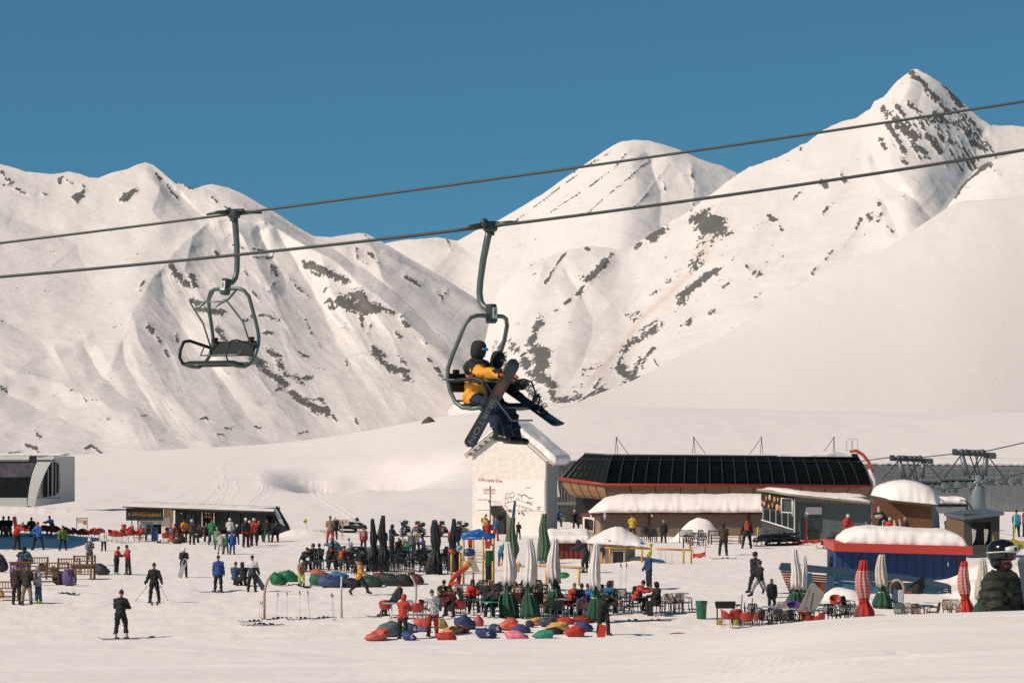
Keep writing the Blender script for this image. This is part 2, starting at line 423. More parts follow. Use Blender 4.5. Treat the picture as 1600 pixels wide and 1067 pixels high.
# ================================================================ the mountains
def mountain(name, skyl, base, Dr, k=1.7, kb=2.2, p0=-40, p1=1640, step=1.7, relief=(), gully=(), rocks=(), earth=(), amb=0.0, seed=1, mat=None, rough=1.0, sm=110, dk=1.0, gz=None):
 """a slope seen under its own skyline: every point has a real distance; relief moves it nearer or farther"""
 ps = np.arange(p0, p1 + step, step)
 sk = interp(skyl, ps); ba = interp(base, ps)
 n = int(max(8, (np.max(ba - sk)) / step))
 s = np.linspace(0, 1, n) ** 1.05
 PP, SS = np.meshgrid(ps, s)
 ker = np.exp(-np.linspace(-2.2, 2.2, int(sm / step) | 1) ** 2); ker /= ker.sum(); h_ = len(ker) // 2
 sks = np.convolve(np.pad(sk, h_, mode='edge'), ker, 'valid'); bas = np.convolve(np.pad(ba, h_, mode='edge'), ker, 'valid')
 sks = sks.mean() + dk * (sks - sks.mean())
 rag = (fbm(ps / 9, ps * 0 + seed, 3, seed) - .5) * 2.2 * rough
 sk = sk + rag
 RR = sk[None, :] + (ba - sk)[None, :] * SS
 u = Dr / F
 H = (bas - sks)[None, :]; SM = (RR - sks[None, :]) / H
 # gentle near the foot, steep near the crest
 D = Dr - u * H * (k * SM + (kb - k) * SM * SM * (SM > 0))
 env = sstep(0, .06, SS)
 rel = np.zeros(PP.shape)
 for (poly, wd, amp) in relief:                     # spurs (amp > 0) and gullies (amp < 0)
  d, sd, al = seg_dist(poly, PP + 5 * (vnoise(PP / 25, RR / 25, seed + 3) - .5), RR + 5 * (vnoise(PP / 22, RR / 22, seed + 5) - .5))
  tt = np.clip(1 - d / (wd * (.45 + .8 * al)), 0, 1)
  rel += amp * tt ** 1.3 * np.minimum(1, (al + .04) * 8)
 for (ang, wl, amp, stretch, sd_, lo, hi) in gully:  # fields of parallel runnels
  ca, sa = math.cos(R(ang)), math.sin(R(ang))
  wx = PP + 14 * (vnoise(PP / 60, RR / 60, sd_ + 9) - .5) * 2
  a_ = (wx * sa - RR * ca) / wl; b_ = (wx * ca + RR * sa) / (wl * stretch)
  m = sstep(lo, lo + .15, SS) * (1 - sstep(hi, hi + .12, SS))
  zone = sstep(.35, .6, vnoise(PP / 130, RR / 130, sd_ + 4)) * .6 + .4
  if gz is not None and ang > 40:      # only on the rocky face
   ins = np.zeros(PP.shape, bool); j = len(gz) - 1
   for i in range(len(gz)):
    (xi, yi), (xj, yj) = gz[i], gz[j]; ins ^= ((yi > RR) != (yj > RR)) & (PP < (xj - xi) * (RR - yi) / (yj - yi + 1e-9) + xi); j = i
   dg, _, _ = seg_dist(list(gz) + [gz[0]], PP, RR); zone = zone * np.where(ins, sstep(0, 30, dg), 0)
  rel += amp * (fbm(a_, b_, 3, sd_, True) - .6) * m * zone
 rel += 18 * (fbm(PP / 130, RR / 100, 4, seed + 40) - .5)
 D = D - u * rel * env
 rk = np.zeros(PP.shape); er = np.zeros(PP.shape)
 for (poly, wd, st) in rocks:
  xs = [q[0] for q in poly]; yy = [q[1] for q in poly]
  m = (PP > min(xs) - 2 * wd - 4) & (PP < max(xs) + 2 * wd + 4) & (RR > min(yy) - 2 * wd - 4) & (RR < max(yy) + 2 * wd + 4)
  if not m.any(): continue
  d, sd, al = seg_dist(poly, PP[m], RR[m])
  jit = .55 + .9 * fbm(PP[m] / (wd * 1.2 + 2), RR[m] / (wd * 1.2 + 2), 3, seed + 60)
  rk[m] = np.maximum(rk[m], st * np.exp(-(d / (wd * 1.35 * jit + .5)) ** 2))
 for (poly, wd, st) in earth:
  d, sd, al = seg_dist(poly, PP, RR); er = np.maximum(er, st * np.clip(1.2 - d / wd, 0, 1))
 if amb > 0: rk = np.maximum(rk, amb * sstep(.60, .78, fbm(PP / 26, RR / 20, 4, seed + 80)) )
 D = D - u * 5 * np.minimum(1, rk) * env
 X = (PP - 800) * D / F; Z = CZ - (RR - HOR) * D / F
 P = np.stack([X, D, Z], -1)
 # the back of the mountain
 back = P[0:1].copy(); back2 = back.copy()
 back[:, :, 1] += u * 40; back[:, :, 2] -= u * 14; back[:, :, 0] = (ps[None] - 800) * back[:, :, 1] / F
 back2[:, :, 1] += u * 700; back2[:, :, 2] -= u * 500; back2[:, :, 0] = (ps[None] - 800) * back2[:, :, 1] / F
 P = np.concatenate([back2, back, P], 0)
 rk = np.concatenate([rk[:1] * 0, rk[:1], rk], 0); er = np.concatenate([er[:1], er[:1], er], 0)
 o = grid_obj(name, P, mat or snow_mat('snow_rock', 1.0, rocks=True), {'rock': rk, 'earth': er}); struct(o)
 return o
def rr_(*pts): return list(pts)
# far saddle and dome in the middle
mountain('mountain_dome', [(520, 420), (600, 381), (618, 377), (640, 374), (662, 373), (684, 371), (705, 375), (716, 376), (740, 362), (780, 344), (830, 314), (850, 302), (880, 280), (905, 263), (930, 246), (955, 229), (972, 221), (990, 219), (1015, 220), (1040, 227), (1068, 237), (1090, 247), (1112, 255), (1128, 259), (1150, 270), (1175, 280), (1300, 330)],
   [(520, 660), (1300, 660)], 6800, k=2.03, kb=2.97, p0=520, p1=1300, step=1.9, seed=11, rough=.5,
   relief=[([(1010, 240), (1035, 300), (1030, 345), (1040, 380)], 60, -30), ([(1075, 240), (1090, 290), (1085, 340)], 40, 14), ([(715, 378), (680, 420), (660, 470)], 90, 22), ([(840, 320), (820, 400), (760, 500)], 90, -18)] ,
   gully=[(142, 30, 7, 14, 5, .02, .75)],
   rocks=[([(880, 278), (960, 236)], .9, .5), ([(1015, 250), (980, 280), (950, 305), (920, 332)], 1.0, .62), ([(985, 232), (960, 262), (920, 293), (880, 318), (850, 340)], 1.0, .62), ([(955, 236), (900, 275), (850, 312), (800, 350)], 1.0, .6), ([(1045, 258), (1020, 290), (1005, 310), (990, 325)], 1.0, .6), ([(697, 372), (703, 382), (704, 392)], 1, .6),
    ([(1080, 262), (1085, 290), (1083, 320)], 1.6, .6), ([(1036, 285), (1040, 298)], 1, .6), ([(1020, 288), (1012, 300)], 1, .55), ([(1140, 262), (1155, 272)], 1.3, .6)])
# the range on the left
# the massif on the left, its rocky face standing forward
mountain('mountain_range', [(-60, 250), (0, 257), (12, 259), (40, 268), (80, 272), (95, 271), (107, 268), (125, 272), (140, 278), (155, 278), (175, 270), (200, 264), (215, 257), (228, 254), (240, 258), (258, 273), (275, 288), (283, 286), (296, 292), (306, 295), (318, 290), (330, 288), (355, 293), (380, 303), (405, 318), (440, 338), (465, 355), (490, 369), (515, 371), (540, 367), (560, 364), (571, 365), (590, 374), (606, 383), (640, 404), (690, 432), (740, 464), (790, 500), (840, 530), (900, 560)],
   [(-60, 770), (110, 745), (430, 722), (560, 700), (900, 670)], 4400, k=2.0, kb=3.2, p0=-60, p1=900, sm=200, dk=.6, step=1.4, seed=23, rough=.45,
   relief=[([(362, 338), (420, 350), (480, 388), (530, 412), (560, 442), (590, 458), (632, 497), (672, 538), (695, 558), (740, 600), (780, 640)], 90, 58), ([(362, 338), (322, 352), (275, 392), (238, 434), (205, 490), (190, 530), (160, 600)], 80, 34),
     ([(455, 365), (520, 392), (580, 430), (640, 475), (700, 540), (760, 600)], 22, -16), ([(229, 255), (248, 290), (238, 330), (250, 350)], 46, 16), ([(236, 256), (275, 300), (330, 348)], 26, -22), ([(262, 275), (300, 320), (335, 350)], 16, 8), ([(565, 366), (590, 400), (600, 440), (640, 480), (700, 530)], 60, 24), ([(600, 385), (650, 425), (700, 440), (740, 470), (770, 520)], 46, 20),
     ([(0, 330), (120, 380), (140, 440)], 60, -14), ([(150, 520), (60, 560), (0, 590)], 50, 16), ([(130, 540), (160, 590), (200, 625), (260, 670)], 34, -22), ([(0, 610), (60, 640), (160, 680)], 46, -20), ([(0, 570), (100, 600), (200, 650), (330, 700)], 34, 14), ([(0, 500), (60, 530), (90, 570)], 34, -12), ([(80, 540), (110, 590)], 30, 12), ([(362, 340), (395, 400), (430, 470), (470, 560)], 44, 16), ([(300, 370), (290, 420), (320, 480), (350, 560)], 44, 14), ([(250, 420), (255, 470), (300, 540), (380, 650)], 40, -14), ([(205, 495), (220, 540), (260, 610), (330, 690)], 34, 12), ([(190, 530), (195, 570), (240, 640), (300, 700)], 28, -12), ([(430, 355), (480, 440), (540, 560), (600, 640)], 40, -16), ([(500, 400), (520, 460), (580, 560), (640, 640)], 44, 16), ([(400, 350), (430, 410), (450, 450)], 26, -14), ([(560, 445), (600, 510), (640, 570), (690, 620)], 36, 12), ([(320, 560), (380, 640), (420, 700)], 30, -12), ([(380, 560), (440, 640), (480, 700)], 30, 9), ([(440, 600), (500, 660), (540, 690)], 26, -10)],
   gully=[(52, 24, 10, 5, 71, .16, .95), (56, 62, 14, 4, 73, .16, .95), (28, 30, 5, 8, 41, .72, 1.0)], gz=[(250, 400), (360, 335), (480, 385), (620, 480), (760, 620), (560, 700), (200, 720), (190, 540)],
   rocks=[([(2, 268), (10, 278), (20, 285)], 2.6, .7), ([(96, 277), (93, 284)], 2.5, .8), ([(104, 282), (112, 286)], 2, .6), ([(130, 298), (119, 310)], 5, 1.0), ([(208, 298), (194, 311)], 4.5, .95), ([(202, 308), (192, 312)], 2.5, .9), ([(244, 272), (250, 280)], 2, .7), ([(262, 290), (268, 300), (278, 310)], 2.2, .7), ([(282, 286), (292, 291), (300, 295)], 2.4, .8), ([(45, 304), (54, 304)], 1.6, .6), ([(66, 303), (72, 304)], 1.6, .7), ([(25, 295), (38, 303)], 1.5, .55),
    ([(330, 308), (338, 314)], 1.5, .6), ([(350, 323), (358, 325)], 1.5, .6), ([(568, 366), (576, 372)], 2, .6), ([(556, 390), (560, 405), (572, 412)], 3, .62), ([(578, 396), (590, 412)], 2.5, .6), ([(632, 432), (645, 440), (655, 446)], 2.6, .75), ([(680, 455), (690, 462)], 3, .55), ([(700, 452), (690, 470)], 2.5, .5),
    ([(0, 606), (10, 612)], 3, .6), ([(55, 672), (62, 682)], 2, .6), ([(40, 695), (55, 700), (60, 708)], 2.2, .75), ([(15, 708), (30, 706)], 1.6, .6), ([(134, 700), (142, 696), (150, 701), (158, 708)], 1.7, .9), ([(128, 618), (134, 626)], 1.5, .5), ([(220, 650), (228, 648)], 1.5, .5), ([(267, 417), (280, 432), (292, 445)], 4.5, 1), ([(298, 430), (305, 445)], 4, .8), ([(224, 441), (218, 452)], 2.6, .8), ([(300, 470), (315, 478)], 4, .8), ([(308, 482), (330, 486), (348, 489)], 4.2, .9), ([(232, 510), (238, 518)], 3.2, .9), ([(244, 525), (250, 532)], 3, .8), ([(258, 548), (262, 556)], 2, .8), ([(275, 520), (277, 535)], 1.7, .7),
    ([(340, 515), (355, 535), (372, 545)], 4, .85), ([(378, 500), (395, 496)], 3, .6), ([(361, 383), (380, 388), (410, 391)], 1.6, .65), ([(395, 402), (425, 402)], 1.5, .65), ([(425, 418), (432, 428)], 3.5, .85), ([(336, 392), (340, 398)], 2.4, .8), ([(450, 430), (465, 450), (480, 462)], 3, .62), ([(474, 408), (478, 418)], 3.5, .75),
    ([(485, 415), (500, 420), (520, 430), (538, 438)], 5, .9), ([(488, 425), (500, 432)], 3, .8), ([(530, 468), (545, 470), (560, 460), (572, 475), (590, 485)], 8, 1.0), ([(545, 480), (570, 485)], 6, .95), ([(590, 480), (612, 488)], 4.5, .85), ([(515, 470), (518, 478)], 4.5, .85), ([(564, 492), (566, 508)], 3, .75), ([(580, 505), (575, 522)], 2.2, .6),
    ([(628, 495), (636, 510)], 3.2, .85), ([(620, 520), (624, 528)], 2.6, .8), ([(410, 492), (435, 500)], 4, .62), ([(415, 518), (425, 520)], 3, .7), ([(540, 505), (530, 520)], 2.5, .55), ([(478, 500), (485, 520), (500, 540)], 2, .5),
    ([(585, 545), (595, 565), (610, 575), (630, 582), (637, 590)], 5, .88), ([(592, 548), (600, 555)], 4, .7), ([(610, 572), (636, 580)], 3.5, .85), ([(620, 550), (634, 570)], 3, .5), ([(680, 575), (690, 588)], 3, .6), ([(668, 560), (674, 566)], 2, .7), ([(660, 532), (664, 536)], 2, .7),
    ([(395, 560), (410, 575), (430, 590), (445, 600)], 6, .8), ([(420, 550), (436, 560), (440, 575)], 5, .75), ([(445, 585), (470, 595), (480, 590)], 5, .7), ([(430, 610), (440, 606)], 2, .7), ([(455, 612), (470, 625), (490, 635), (512, 645)], 4.8, .95), ([(500, 622), (508, 635)], 3.5, .6), ([(460, 545), (480, 560)], 3, .5), ([(520, 650), (526, 657)], 1.7, .8), ([(555, 655), (558, 662)], 1.7, .8), ([(463, 678), (480, 674)], 1.6, .6), ([(312, 655), (322, 652), (324, 656)], 1.1, .8), ([(337, 679), (347, 678), (352, 684)], 1.2, .8), ([(352, 668), (360, 670)], 1.2, .8), ([(398, 666), (406, 668)], 1.2, .6), ([(540, 560), (545, 575)], 2, .5), ([(395, 455), (405, 470)], 2.4, .55), ([(380, 420), (386, 430)], 2, .5), ([(420, 455), (430, 440)], 2.2, .5), ([(505, 455), (512, 448)], 2.2, .5)])
# the sharp peak on the right and its long flank
STR = []
random.seed(3)
for i in range(46):                                  # tilted strata on the face right of the summit
 a = random.random(); x = 1388 + a * 150 + random.uniform(-8, 8); y = 160 + a * 20 + random.uniform(-6, 70)
 sky_here = np.interp(x, [1380, 1432, 1460, 1500, 1530, 1560], [160, 108, 125, 158, 185, 200])
 if y < sky_here + 10: y = sky_here + 12 + random.uniform(0, 20)
 L = random.uniform(14, 40); STR.append(([(x, y), (x + L * .5, y + L * .86)], random.uniform(.8, 2.0), random.uniform(.48, .78)))
mountain('mountain_peak', [(700, 640), (730, 615), (748, 570), (760, 522), (768, 485), (780, 452), (800, 432), (820, 419), (850, 403), (890, 390), (920, 384), (950, 386), (972, 391), (985, 388), (1000, 378), (1020, 363), (1050, 345), (1080, 327), (1110, 305), (1135, 285), (1152, 273), (1170, 262), (1200, 252), (1222, 243), (1240, 233), (1262, 222), (1283, 206), (1300, 196), (1320, 189), (1340, 184), (1360, 170), (1366, 158), (1380, 152), (1400, 130), (1412, 119), (1424, 109), (1434, 108), (1448, 116), (1460, 124), (1478, 136), (1500, 157), (1512, 168), (1530, 184), (1545, 194), (1562, 197), (1580, 196), (1600, 198), (1700, 190)],
   [(700, 690), (900, 680), (1700, 650)], 3750, k=2.09, kb=3.10, p0=700, p1=1700, sm=130, dk=.8, step=1.5, seed=51, rough=1.5,
   relief=[([(1432, 110), (1405, 165), (1388, 205), (1392, 260), (1425, 300)], 46, 26), ([(1370, 160), (1330, 240), (1290, 320), (1240, 400)], 60, 9), ([(1362, 238), (1385, 285), (1430, 310), (1460, 350)], 26, -22), ([(1540, 196), (1520, 260), (1470, 330)], 50, -14), ([(1380, 315), (1350, 345), (1290, 400), (1230, 455)], 36, 24), ([(1385, 320), (1405, 375), (1390, 390)], 20, -16), ([(1140, 300), (1060, 400), (980, 480), (900, 580)], 60, 18), ([(1100, 350), (1010, 450), (930, 540), (880, 610)], 30, -16),
     ([(960, 395), (900, 470), (870, 560), (860, 620)], 60, 16), ([(850, 410), (830, 470), (800, 540)], 50, 12), ([(880, 420), (930, 500), (900, 600)], 40, -14), ([(1230, 300), (1120, 430), (1020, 560)], 60, 10)],
   gully=[(128, 30, 7, 6, 91, .15, .95), (132, 80, 12, 4, 93, .1, .95)],
   rocks=STR + [([(1425, 115), (1440, 128), (1460, 150), (1480, 175)], 4, .9), ([(1475, 130), (1490, 150), (1500, 165)], 4, .9), ([(1380, 168), (1395, 182), (1400, 200)], 3, .7), ([(1378, 170), (1388, 185)], 2.5, .7), ([(1420, 160), (1440, 185), (1470, 190)], 4, .7), ([(1460, 175), (1480, 190), (1505, 200)], 5, .68), ([(1490, 170), (1510, 185), (1530, 205)], 4.5, .7), ([(1385, 190), (1400, 215), (1415, 240)], 3.5, .9), ([(1400, 165), (1412, 180)], 3.5, .9), ([(1415, 205), (1430, 215)], 6, .95), ([(1425, 222), (1445, 240)], 4.5, .85), ([(1440, 195), (1450, 212), (1468, 240)], 3, .85),
     ([(1376, 218), (1384, 232)], 4.5, .8), ([(1408, 248), (1416, 256)], 4, .7), ([(1510, 205), (1525, 225), (1540, 235)], 4, .8), ([(1545, 190), (1552, 197)], 3, .7), ([(1525, 225), (1532, 232)], 5, .7), ([(1460, 200), (1470, 212)], 4, .6), ([(1285, 285), (1290, 290)], 4.5, .85), ([(1318, 280), (1320, 284)], 3, .7), ([(1314, 270), (1317, 276)], 2, .6), ([(1248, 229), (1252, 234)], 3, .6),
     ([(1098, 346), (1112, 350), (1124, 355)], 13, 1.15), ([(1100, 355), (1116, 360)], 9, 1.1), ([(1090, 345), (1120, 345)], 7, 1.1), ([(1100, 372), (1092, 395), (1085, 412)], 9, .62), ([(1115, 370), (1110, 385)], 4, .62), ([(1033, 362), (1018, 374)], 5.5, 1), ([(1000, 382), (992, 388)], 4, .95), ([(1042, 352), (1044, 358)], 2, .6),
     ([(956, 397), (951, 402)], 3, .95), ([(946, 408), (932, 424), (918, 440)], 4.6, .95), ([(912, 446), (903, 460)], 2.8, .9), ([(890, 468), (884, 474)], 3.2, .9), ([(870, 484), (864, 488)], 1.6, .8), ([(915, 388), (920, 390)], 2.5, .85), ([(884, 394), (868, 415), (852, 442)], 1.5, .7), ([(850, 404), (820, 420), (795, 432)], 1.0, .6),
     ([(1118, 423), (1100, 432), (1080, 450), (1060, 474)], 5, .92), ([(1090, 440), (1065, 465)], 5, .75), ([(1060, 440), (1045, 458)], 0.5, .3), ([(1042, 442), (1058, 432)], 2.5, .6), ([(1055, 425), (1075, 420)], 2.5, .5), ([(1062, 480), (1052, 490)], 2, .5),
     ([(845, 498), (838, 512), (830, 535)], 6, .85), ([(835, 545), (850, 555), (845, 570)], 9, 1.0), ([(818, 555), (822, 575)], 7, .9), ([(830, 585), (850, 592), (862, 600)], 8, .9), ([(820, 600), (838, 620), (850, 635)], 7, .7), ([(860, 610), (865, 625)], 5, .7), ([(795, 535), (805, 545)], 7, .55), ([(780, 540), (790, 570)], 8, .55), ([(870, 625), (890, 625), (905, 620)], 5, .75),
     ([(975, 490), (990, 497), (1000, 490)], 4.5, .55), ([(1035, 505), (1015, 520), (985, 535), (975, 550)], 5, .68), ([(1025, 500), (1000, 515)], 4, .6), ([(985, 535), (970, 560), (965, 580)], 4, .7), ([(970, 580), (985, 590), (1000, 600)], 8, .9), ([(975, 600), (960, 615), (945, 620)], 6, .8), ([(985, 605), (990, 615)], 6, .8), ([(1000, 560), (990, 585)], 4, .7), ([(1020, 545), (1008, 560), (1003, 575)], 3.5, .7), ([(1017, 555), (1036, 584)], 1.0, .75), ([(938, 592), (930, 605)], 3, .85), ([(945, 600), (905, 628)], 1.6, .8), ([(940, 610), (925, 625)], 5, .85),
     ([(910, 580), (935, 570)], 5, .5), ([(920, 590), (900, 610)], 4, .5), ([(1015, 462), (1030, 452)], 2.5, .55), ([(1180, 435), (1190, 420), (1197, 412)], 2, .6), ([(1170, 420), (1180, 425), (1190, 430)], 3.5, .65), ([(1190, 455), (1180, 465)], 2, .6), ([(1130, 450), (1140, 440)], 2, .6), ([(1110, 488), (1115, 486)], 4, .7), ([(1080, 498), (1075, 505)], 3.5, .8), ([(1064, 510), (1075, 505)], 1.6, .7), ([(1145, 405), (1150, 398)], 2.5, .6), ([(1165, 415), (1175, 425)], 2.6, .6), ([(1202, 338), (1208, 342)], 3.2, .8), ([(1190, 350), (1175, 357)], 1.6, .55), ([(1218, 352), (1222, 360)], 1.6, .6), ([(1292, 325), (1286, 335)], 2, .7), ([(1345, 342), (1338, 355)], 2.2, .8), ([(1357, 338), (1360, 341)], 3.8, .9), ([(1372, 316), (1374, 318)], 3.4, .9), ([(1372, 345), (1378, 335)], 3, .75), ([(1385, 352), (1395, 362)], 1.8, .7), ([(1300, 392), (1290, 405)], 1.8, .65), ([(1275, 418), (1269, 428)], 2.5, .8), ([(1412, 305), (1415, 313)], 1.4, .6), ([(1320, 300), (1310, 304)], 1.3, .5), ([(1254, 296), (1240, 312)], 1.4, .5)],
   earth=[([(1108, 372), (1098, 395), (1080, 425), (1040, 465), (1000, 500), (980, 530), (950, 565), (920, 600)], 6, .55), ([(1110, 370), (1095, 400)], 14, .55)])
# shoulder at the right edge
mountain('mountain_shoulder', [(1420, 400), (1470, 340), (1484, 318), (1492, 308), (1500, 292), (1512, 280), (1522, 268), (1535, 258), (1548, 252), (1575, 244), (1600, 236), (1700, 215)],
   [(1420, 640), (1700, 640)], 3200, k=1.89, kb=2.56, p0=1420, p1=1700, step=1.7, seed=77, rough=.8,
   rocks=[([(1492, 308), (1502, 292), (1515, 280), (1530, 266)], 2.4, .9), ([(1535, 262), (1545, 258)], 5, .95), ([(1555, 265), (1560, 275)], 3, .6), ([(1570, 237), (1580, 242)], 4, .7), ([(1590, 225), (1600, 222)], 3, .6)])
# the smooth slope that falls from the right into the resort
mountain('snow_slope', [(860, 640), (900, 629), (940, 613), (990, 594), (1040, 566), (1090, 545), (1130, 525), (1160, 505), (1190, 484), (1215, 468), (1240, 451), (1268, 433), (1300, 415), (1335, 402), (1368, 396), (1400, 378), (1430, 358), (1455, 342), (1480, 325), (1500, 315), (1530, 313), (1560, 311), (1600, 308), (1700, 300)],
   [(860, 690), (1000, 700), (1300, 705), (1700, 705)], 1900, k=2.3, kb=7.5, p0=860, p1=1700, sm=420, dk=.6, step=2.4, seed=91, rough=.5,
   rocks=[([(1190, 484), (1215, 467), (1222, 460)], 1.5, .8), ([(1165, 502), (1190, 485)], 1, .6), ([(1160, 505), (1130, 524), (1060, 560)], .5, .5), ([(1228, 458), (1212, 464)], 1.8, .6), ([(1245, 447), (1262, 437)], 1, .6), ([(1500, 315), (1525, 312)], 1.6, .75), ([(1528, 313), (1552, 311)], 2.2, .9), ([(1560, 312), (1600, 308)], 1.5, .7), ([(1470, 332), (1496, 318)], 1.6, .8)],
   mat=snow_mat('snow_smooth', .12, tracks=True, col=(.745, .70, .665)))
# ================================================================ people
# a pose gives joint positions; the body is grown as one skin over them, clothes are shells that follow it
def _rotx(v, a): c, s = math.cos(a), math.sin(a); return Vector((v.x, v.y * c - v.z * s, v.y * s + v.z * c))
def skeleton(lean=0, twist=0, legs=((0, 6, 0), (0, 6, 0)), arms=((5, 8, 10, 0), (5, 8, 10, 0)), nod=0, turn=0, side=0):
 """legs: (hip flex, spread, knee bend) right, left; arms: (shoulder flex, spread, elbow bend, forearm inward); faces -y"""
 J = {}
 pel = Vector((0, 0, .95)); J['pel'] = pel
 def fwd(a, L): return Vector((math.sin(R(side)) * L, -math.sin(R(a)) * L, math.cos(R(a)) * math.cos(R(side)) * L))
 J['waist'] = pel + fwd(lean * .6, .16); J['chest'] = J['waist'] + fwd(lean, .24)
 J['neck'] = J['chest'] + fwd(lean * 1.1, .12); J['head'] = J['neck'] + fwd(lean * .5 + nod, .16)
 J['turn'] = turn; J['nod'] = nod + lean * .3
 for i, s in enumerate((-1, 1)):
  hf, sp, kb = legs[i]
  hip = pel + Vector((s * .095, 0, -.03)); J['hip%d' % i] = hip
  d = Vector((s * math.sin(R(sp)), -math.sin(R(hf)) * math.cos(R(sp)), -math.cos(R(hf)) * math.cos(R(sp))))
  knee = hip + d * .43; J['knee%d' % i] = knee
  a = hf - kb; d = Vector((s * math.sin(R(sp)) * .6, -math.sin(R(a)), -math.cos(R(a)))).normalized()
  ank = knee + d * .42; J['ank%d' % i] = ank
  f = Vector((s * .18, -1, -.15 if abs(a) < 20 else -.3)).normalized()
  if a < -25: f = Vector((s * .1, -.5, -.85)).normalized()
  if a > 30: f = Vector((s * .1, -.8, .6)).normalized()
  J['toe%d' % i] = ank + f * .17 + Vector((0, 0, -.05)); J['heel%d' % i] = ank - f * .05 + Vector((0, 0, -.06))
  sf, ab, el, inw = arms[i]
  t = R(twist)
  sh = J['chest'] + Vector((s * .180 * math.cos(t), s * .180 * math.sin(t), .052)); J['sh%d' % i] = sh
  d = Vector((s * math.sin(R(ab)), -math.sin(R(sf + lean * .5)) * math.cos(R(ab)), -math.cos(R(sf + lean * .5)) * math.cos(R(ab))))
  elb = sh + d * .29; J['elb%d' % i] = elb
  a = sf + lean * .5 + el
  d = Vector((s * math.sin(R(ab - inw)), -math.sin(R(a)) * math.cos(R(inw * .6)), -math.cos(R(a)) * math.cos(R(inw * .6)))).normalized()
  wr = elb + d * .25; J['wr%d' % i] = wr; J['hd%d' % i] = wr + d * .085; J['ad%d' % i] = d
 return J
def glove_mb(mb, w, d, s, cu=1.0):
 """palm, four unequal curled fingers and a thumb from the side of the palm"""
 d = d.normalized(); side = d.cross(Vector((0, 0, 1)))
 if side.length < .3: side = Vector((1, 0, 0)) - d * d.x
 side.normalize(); side = side * s; nrm = side.cross(d).normalized()
 if nrm.z > 0: nrm = -nrm
 pc = w + d * .045
 mb.tube([w, pc, w + d * .09], [.024, .036, .033], 8, flat=.55)
 for k, (o, L) in enumerate(((-.027, .066), (-.009, .076), (.009, .071), (.026, .055))):
  b = w + d * .082 + side * o; q = b + d * L * .5 * (1 - .3 * cu) + nrm * L * .25 * cu; e = q + d * L * .25 * (1 - cu) + nrm * L * .5 * cu
  mb.tube([b, q, e], [.0115, .0105, .008], 6)
 b = w + d * .03 - side * .03; q = b + d * .03 - side * .022 + nrm * .012; e = q + d * .026 + nrm * .012
 mb.tube([b, q, e], [.014, .012, .009], 6)
POSES = {}
def _eval_remesh(mb, vox, smooth=4):
 me = bpy.data.meshes.new('tmp'); me.from_pydata(mb.v, [], mb.f); me.update()
 o = bpy.data.objects.new('tmp', me); COL.objects.link(o)
 m = o.modifiers.new('r', 'REMESH'); m.mode = 'VOXEL'; m.voxel_size = vox
 m2 = o.modifiers.new('s', 'SMOOTH'); m2.factor = .5; m2.iterations = smooth
 dg = bpy.context.evaluated_depsgraph_get(); ev = o.evaluated_get(dg); e = ev.to_mesh()
 V = np.zeros(len(e.vertices) * 3); e.vertices.foreach_get('co', V); V = V.reshape(-1, 3).copy()
 N = np.zeros(len(e.vertices) * 3); e.vertices.foreach_get('normal', N); N = N.reshape(-1, 3).copy()
 Fc = [tuple(p.vertices) for p in e.polygons]
 ev.to_mesh_clear(); bpy.data.objects.remove(o); bpy.data.meshes.remove(me)
 return V, N, Fc
def _mesh(name, V, Fc, smooth=True):
 me = bpy.data.meshes.new(name); me.from_pydata([tuple(v) for v in V], [], Fc); me.update()
 me.polygons.foreach_set('use_smooth', [smooth] * len(Fc)); me.materials.append(None); return me
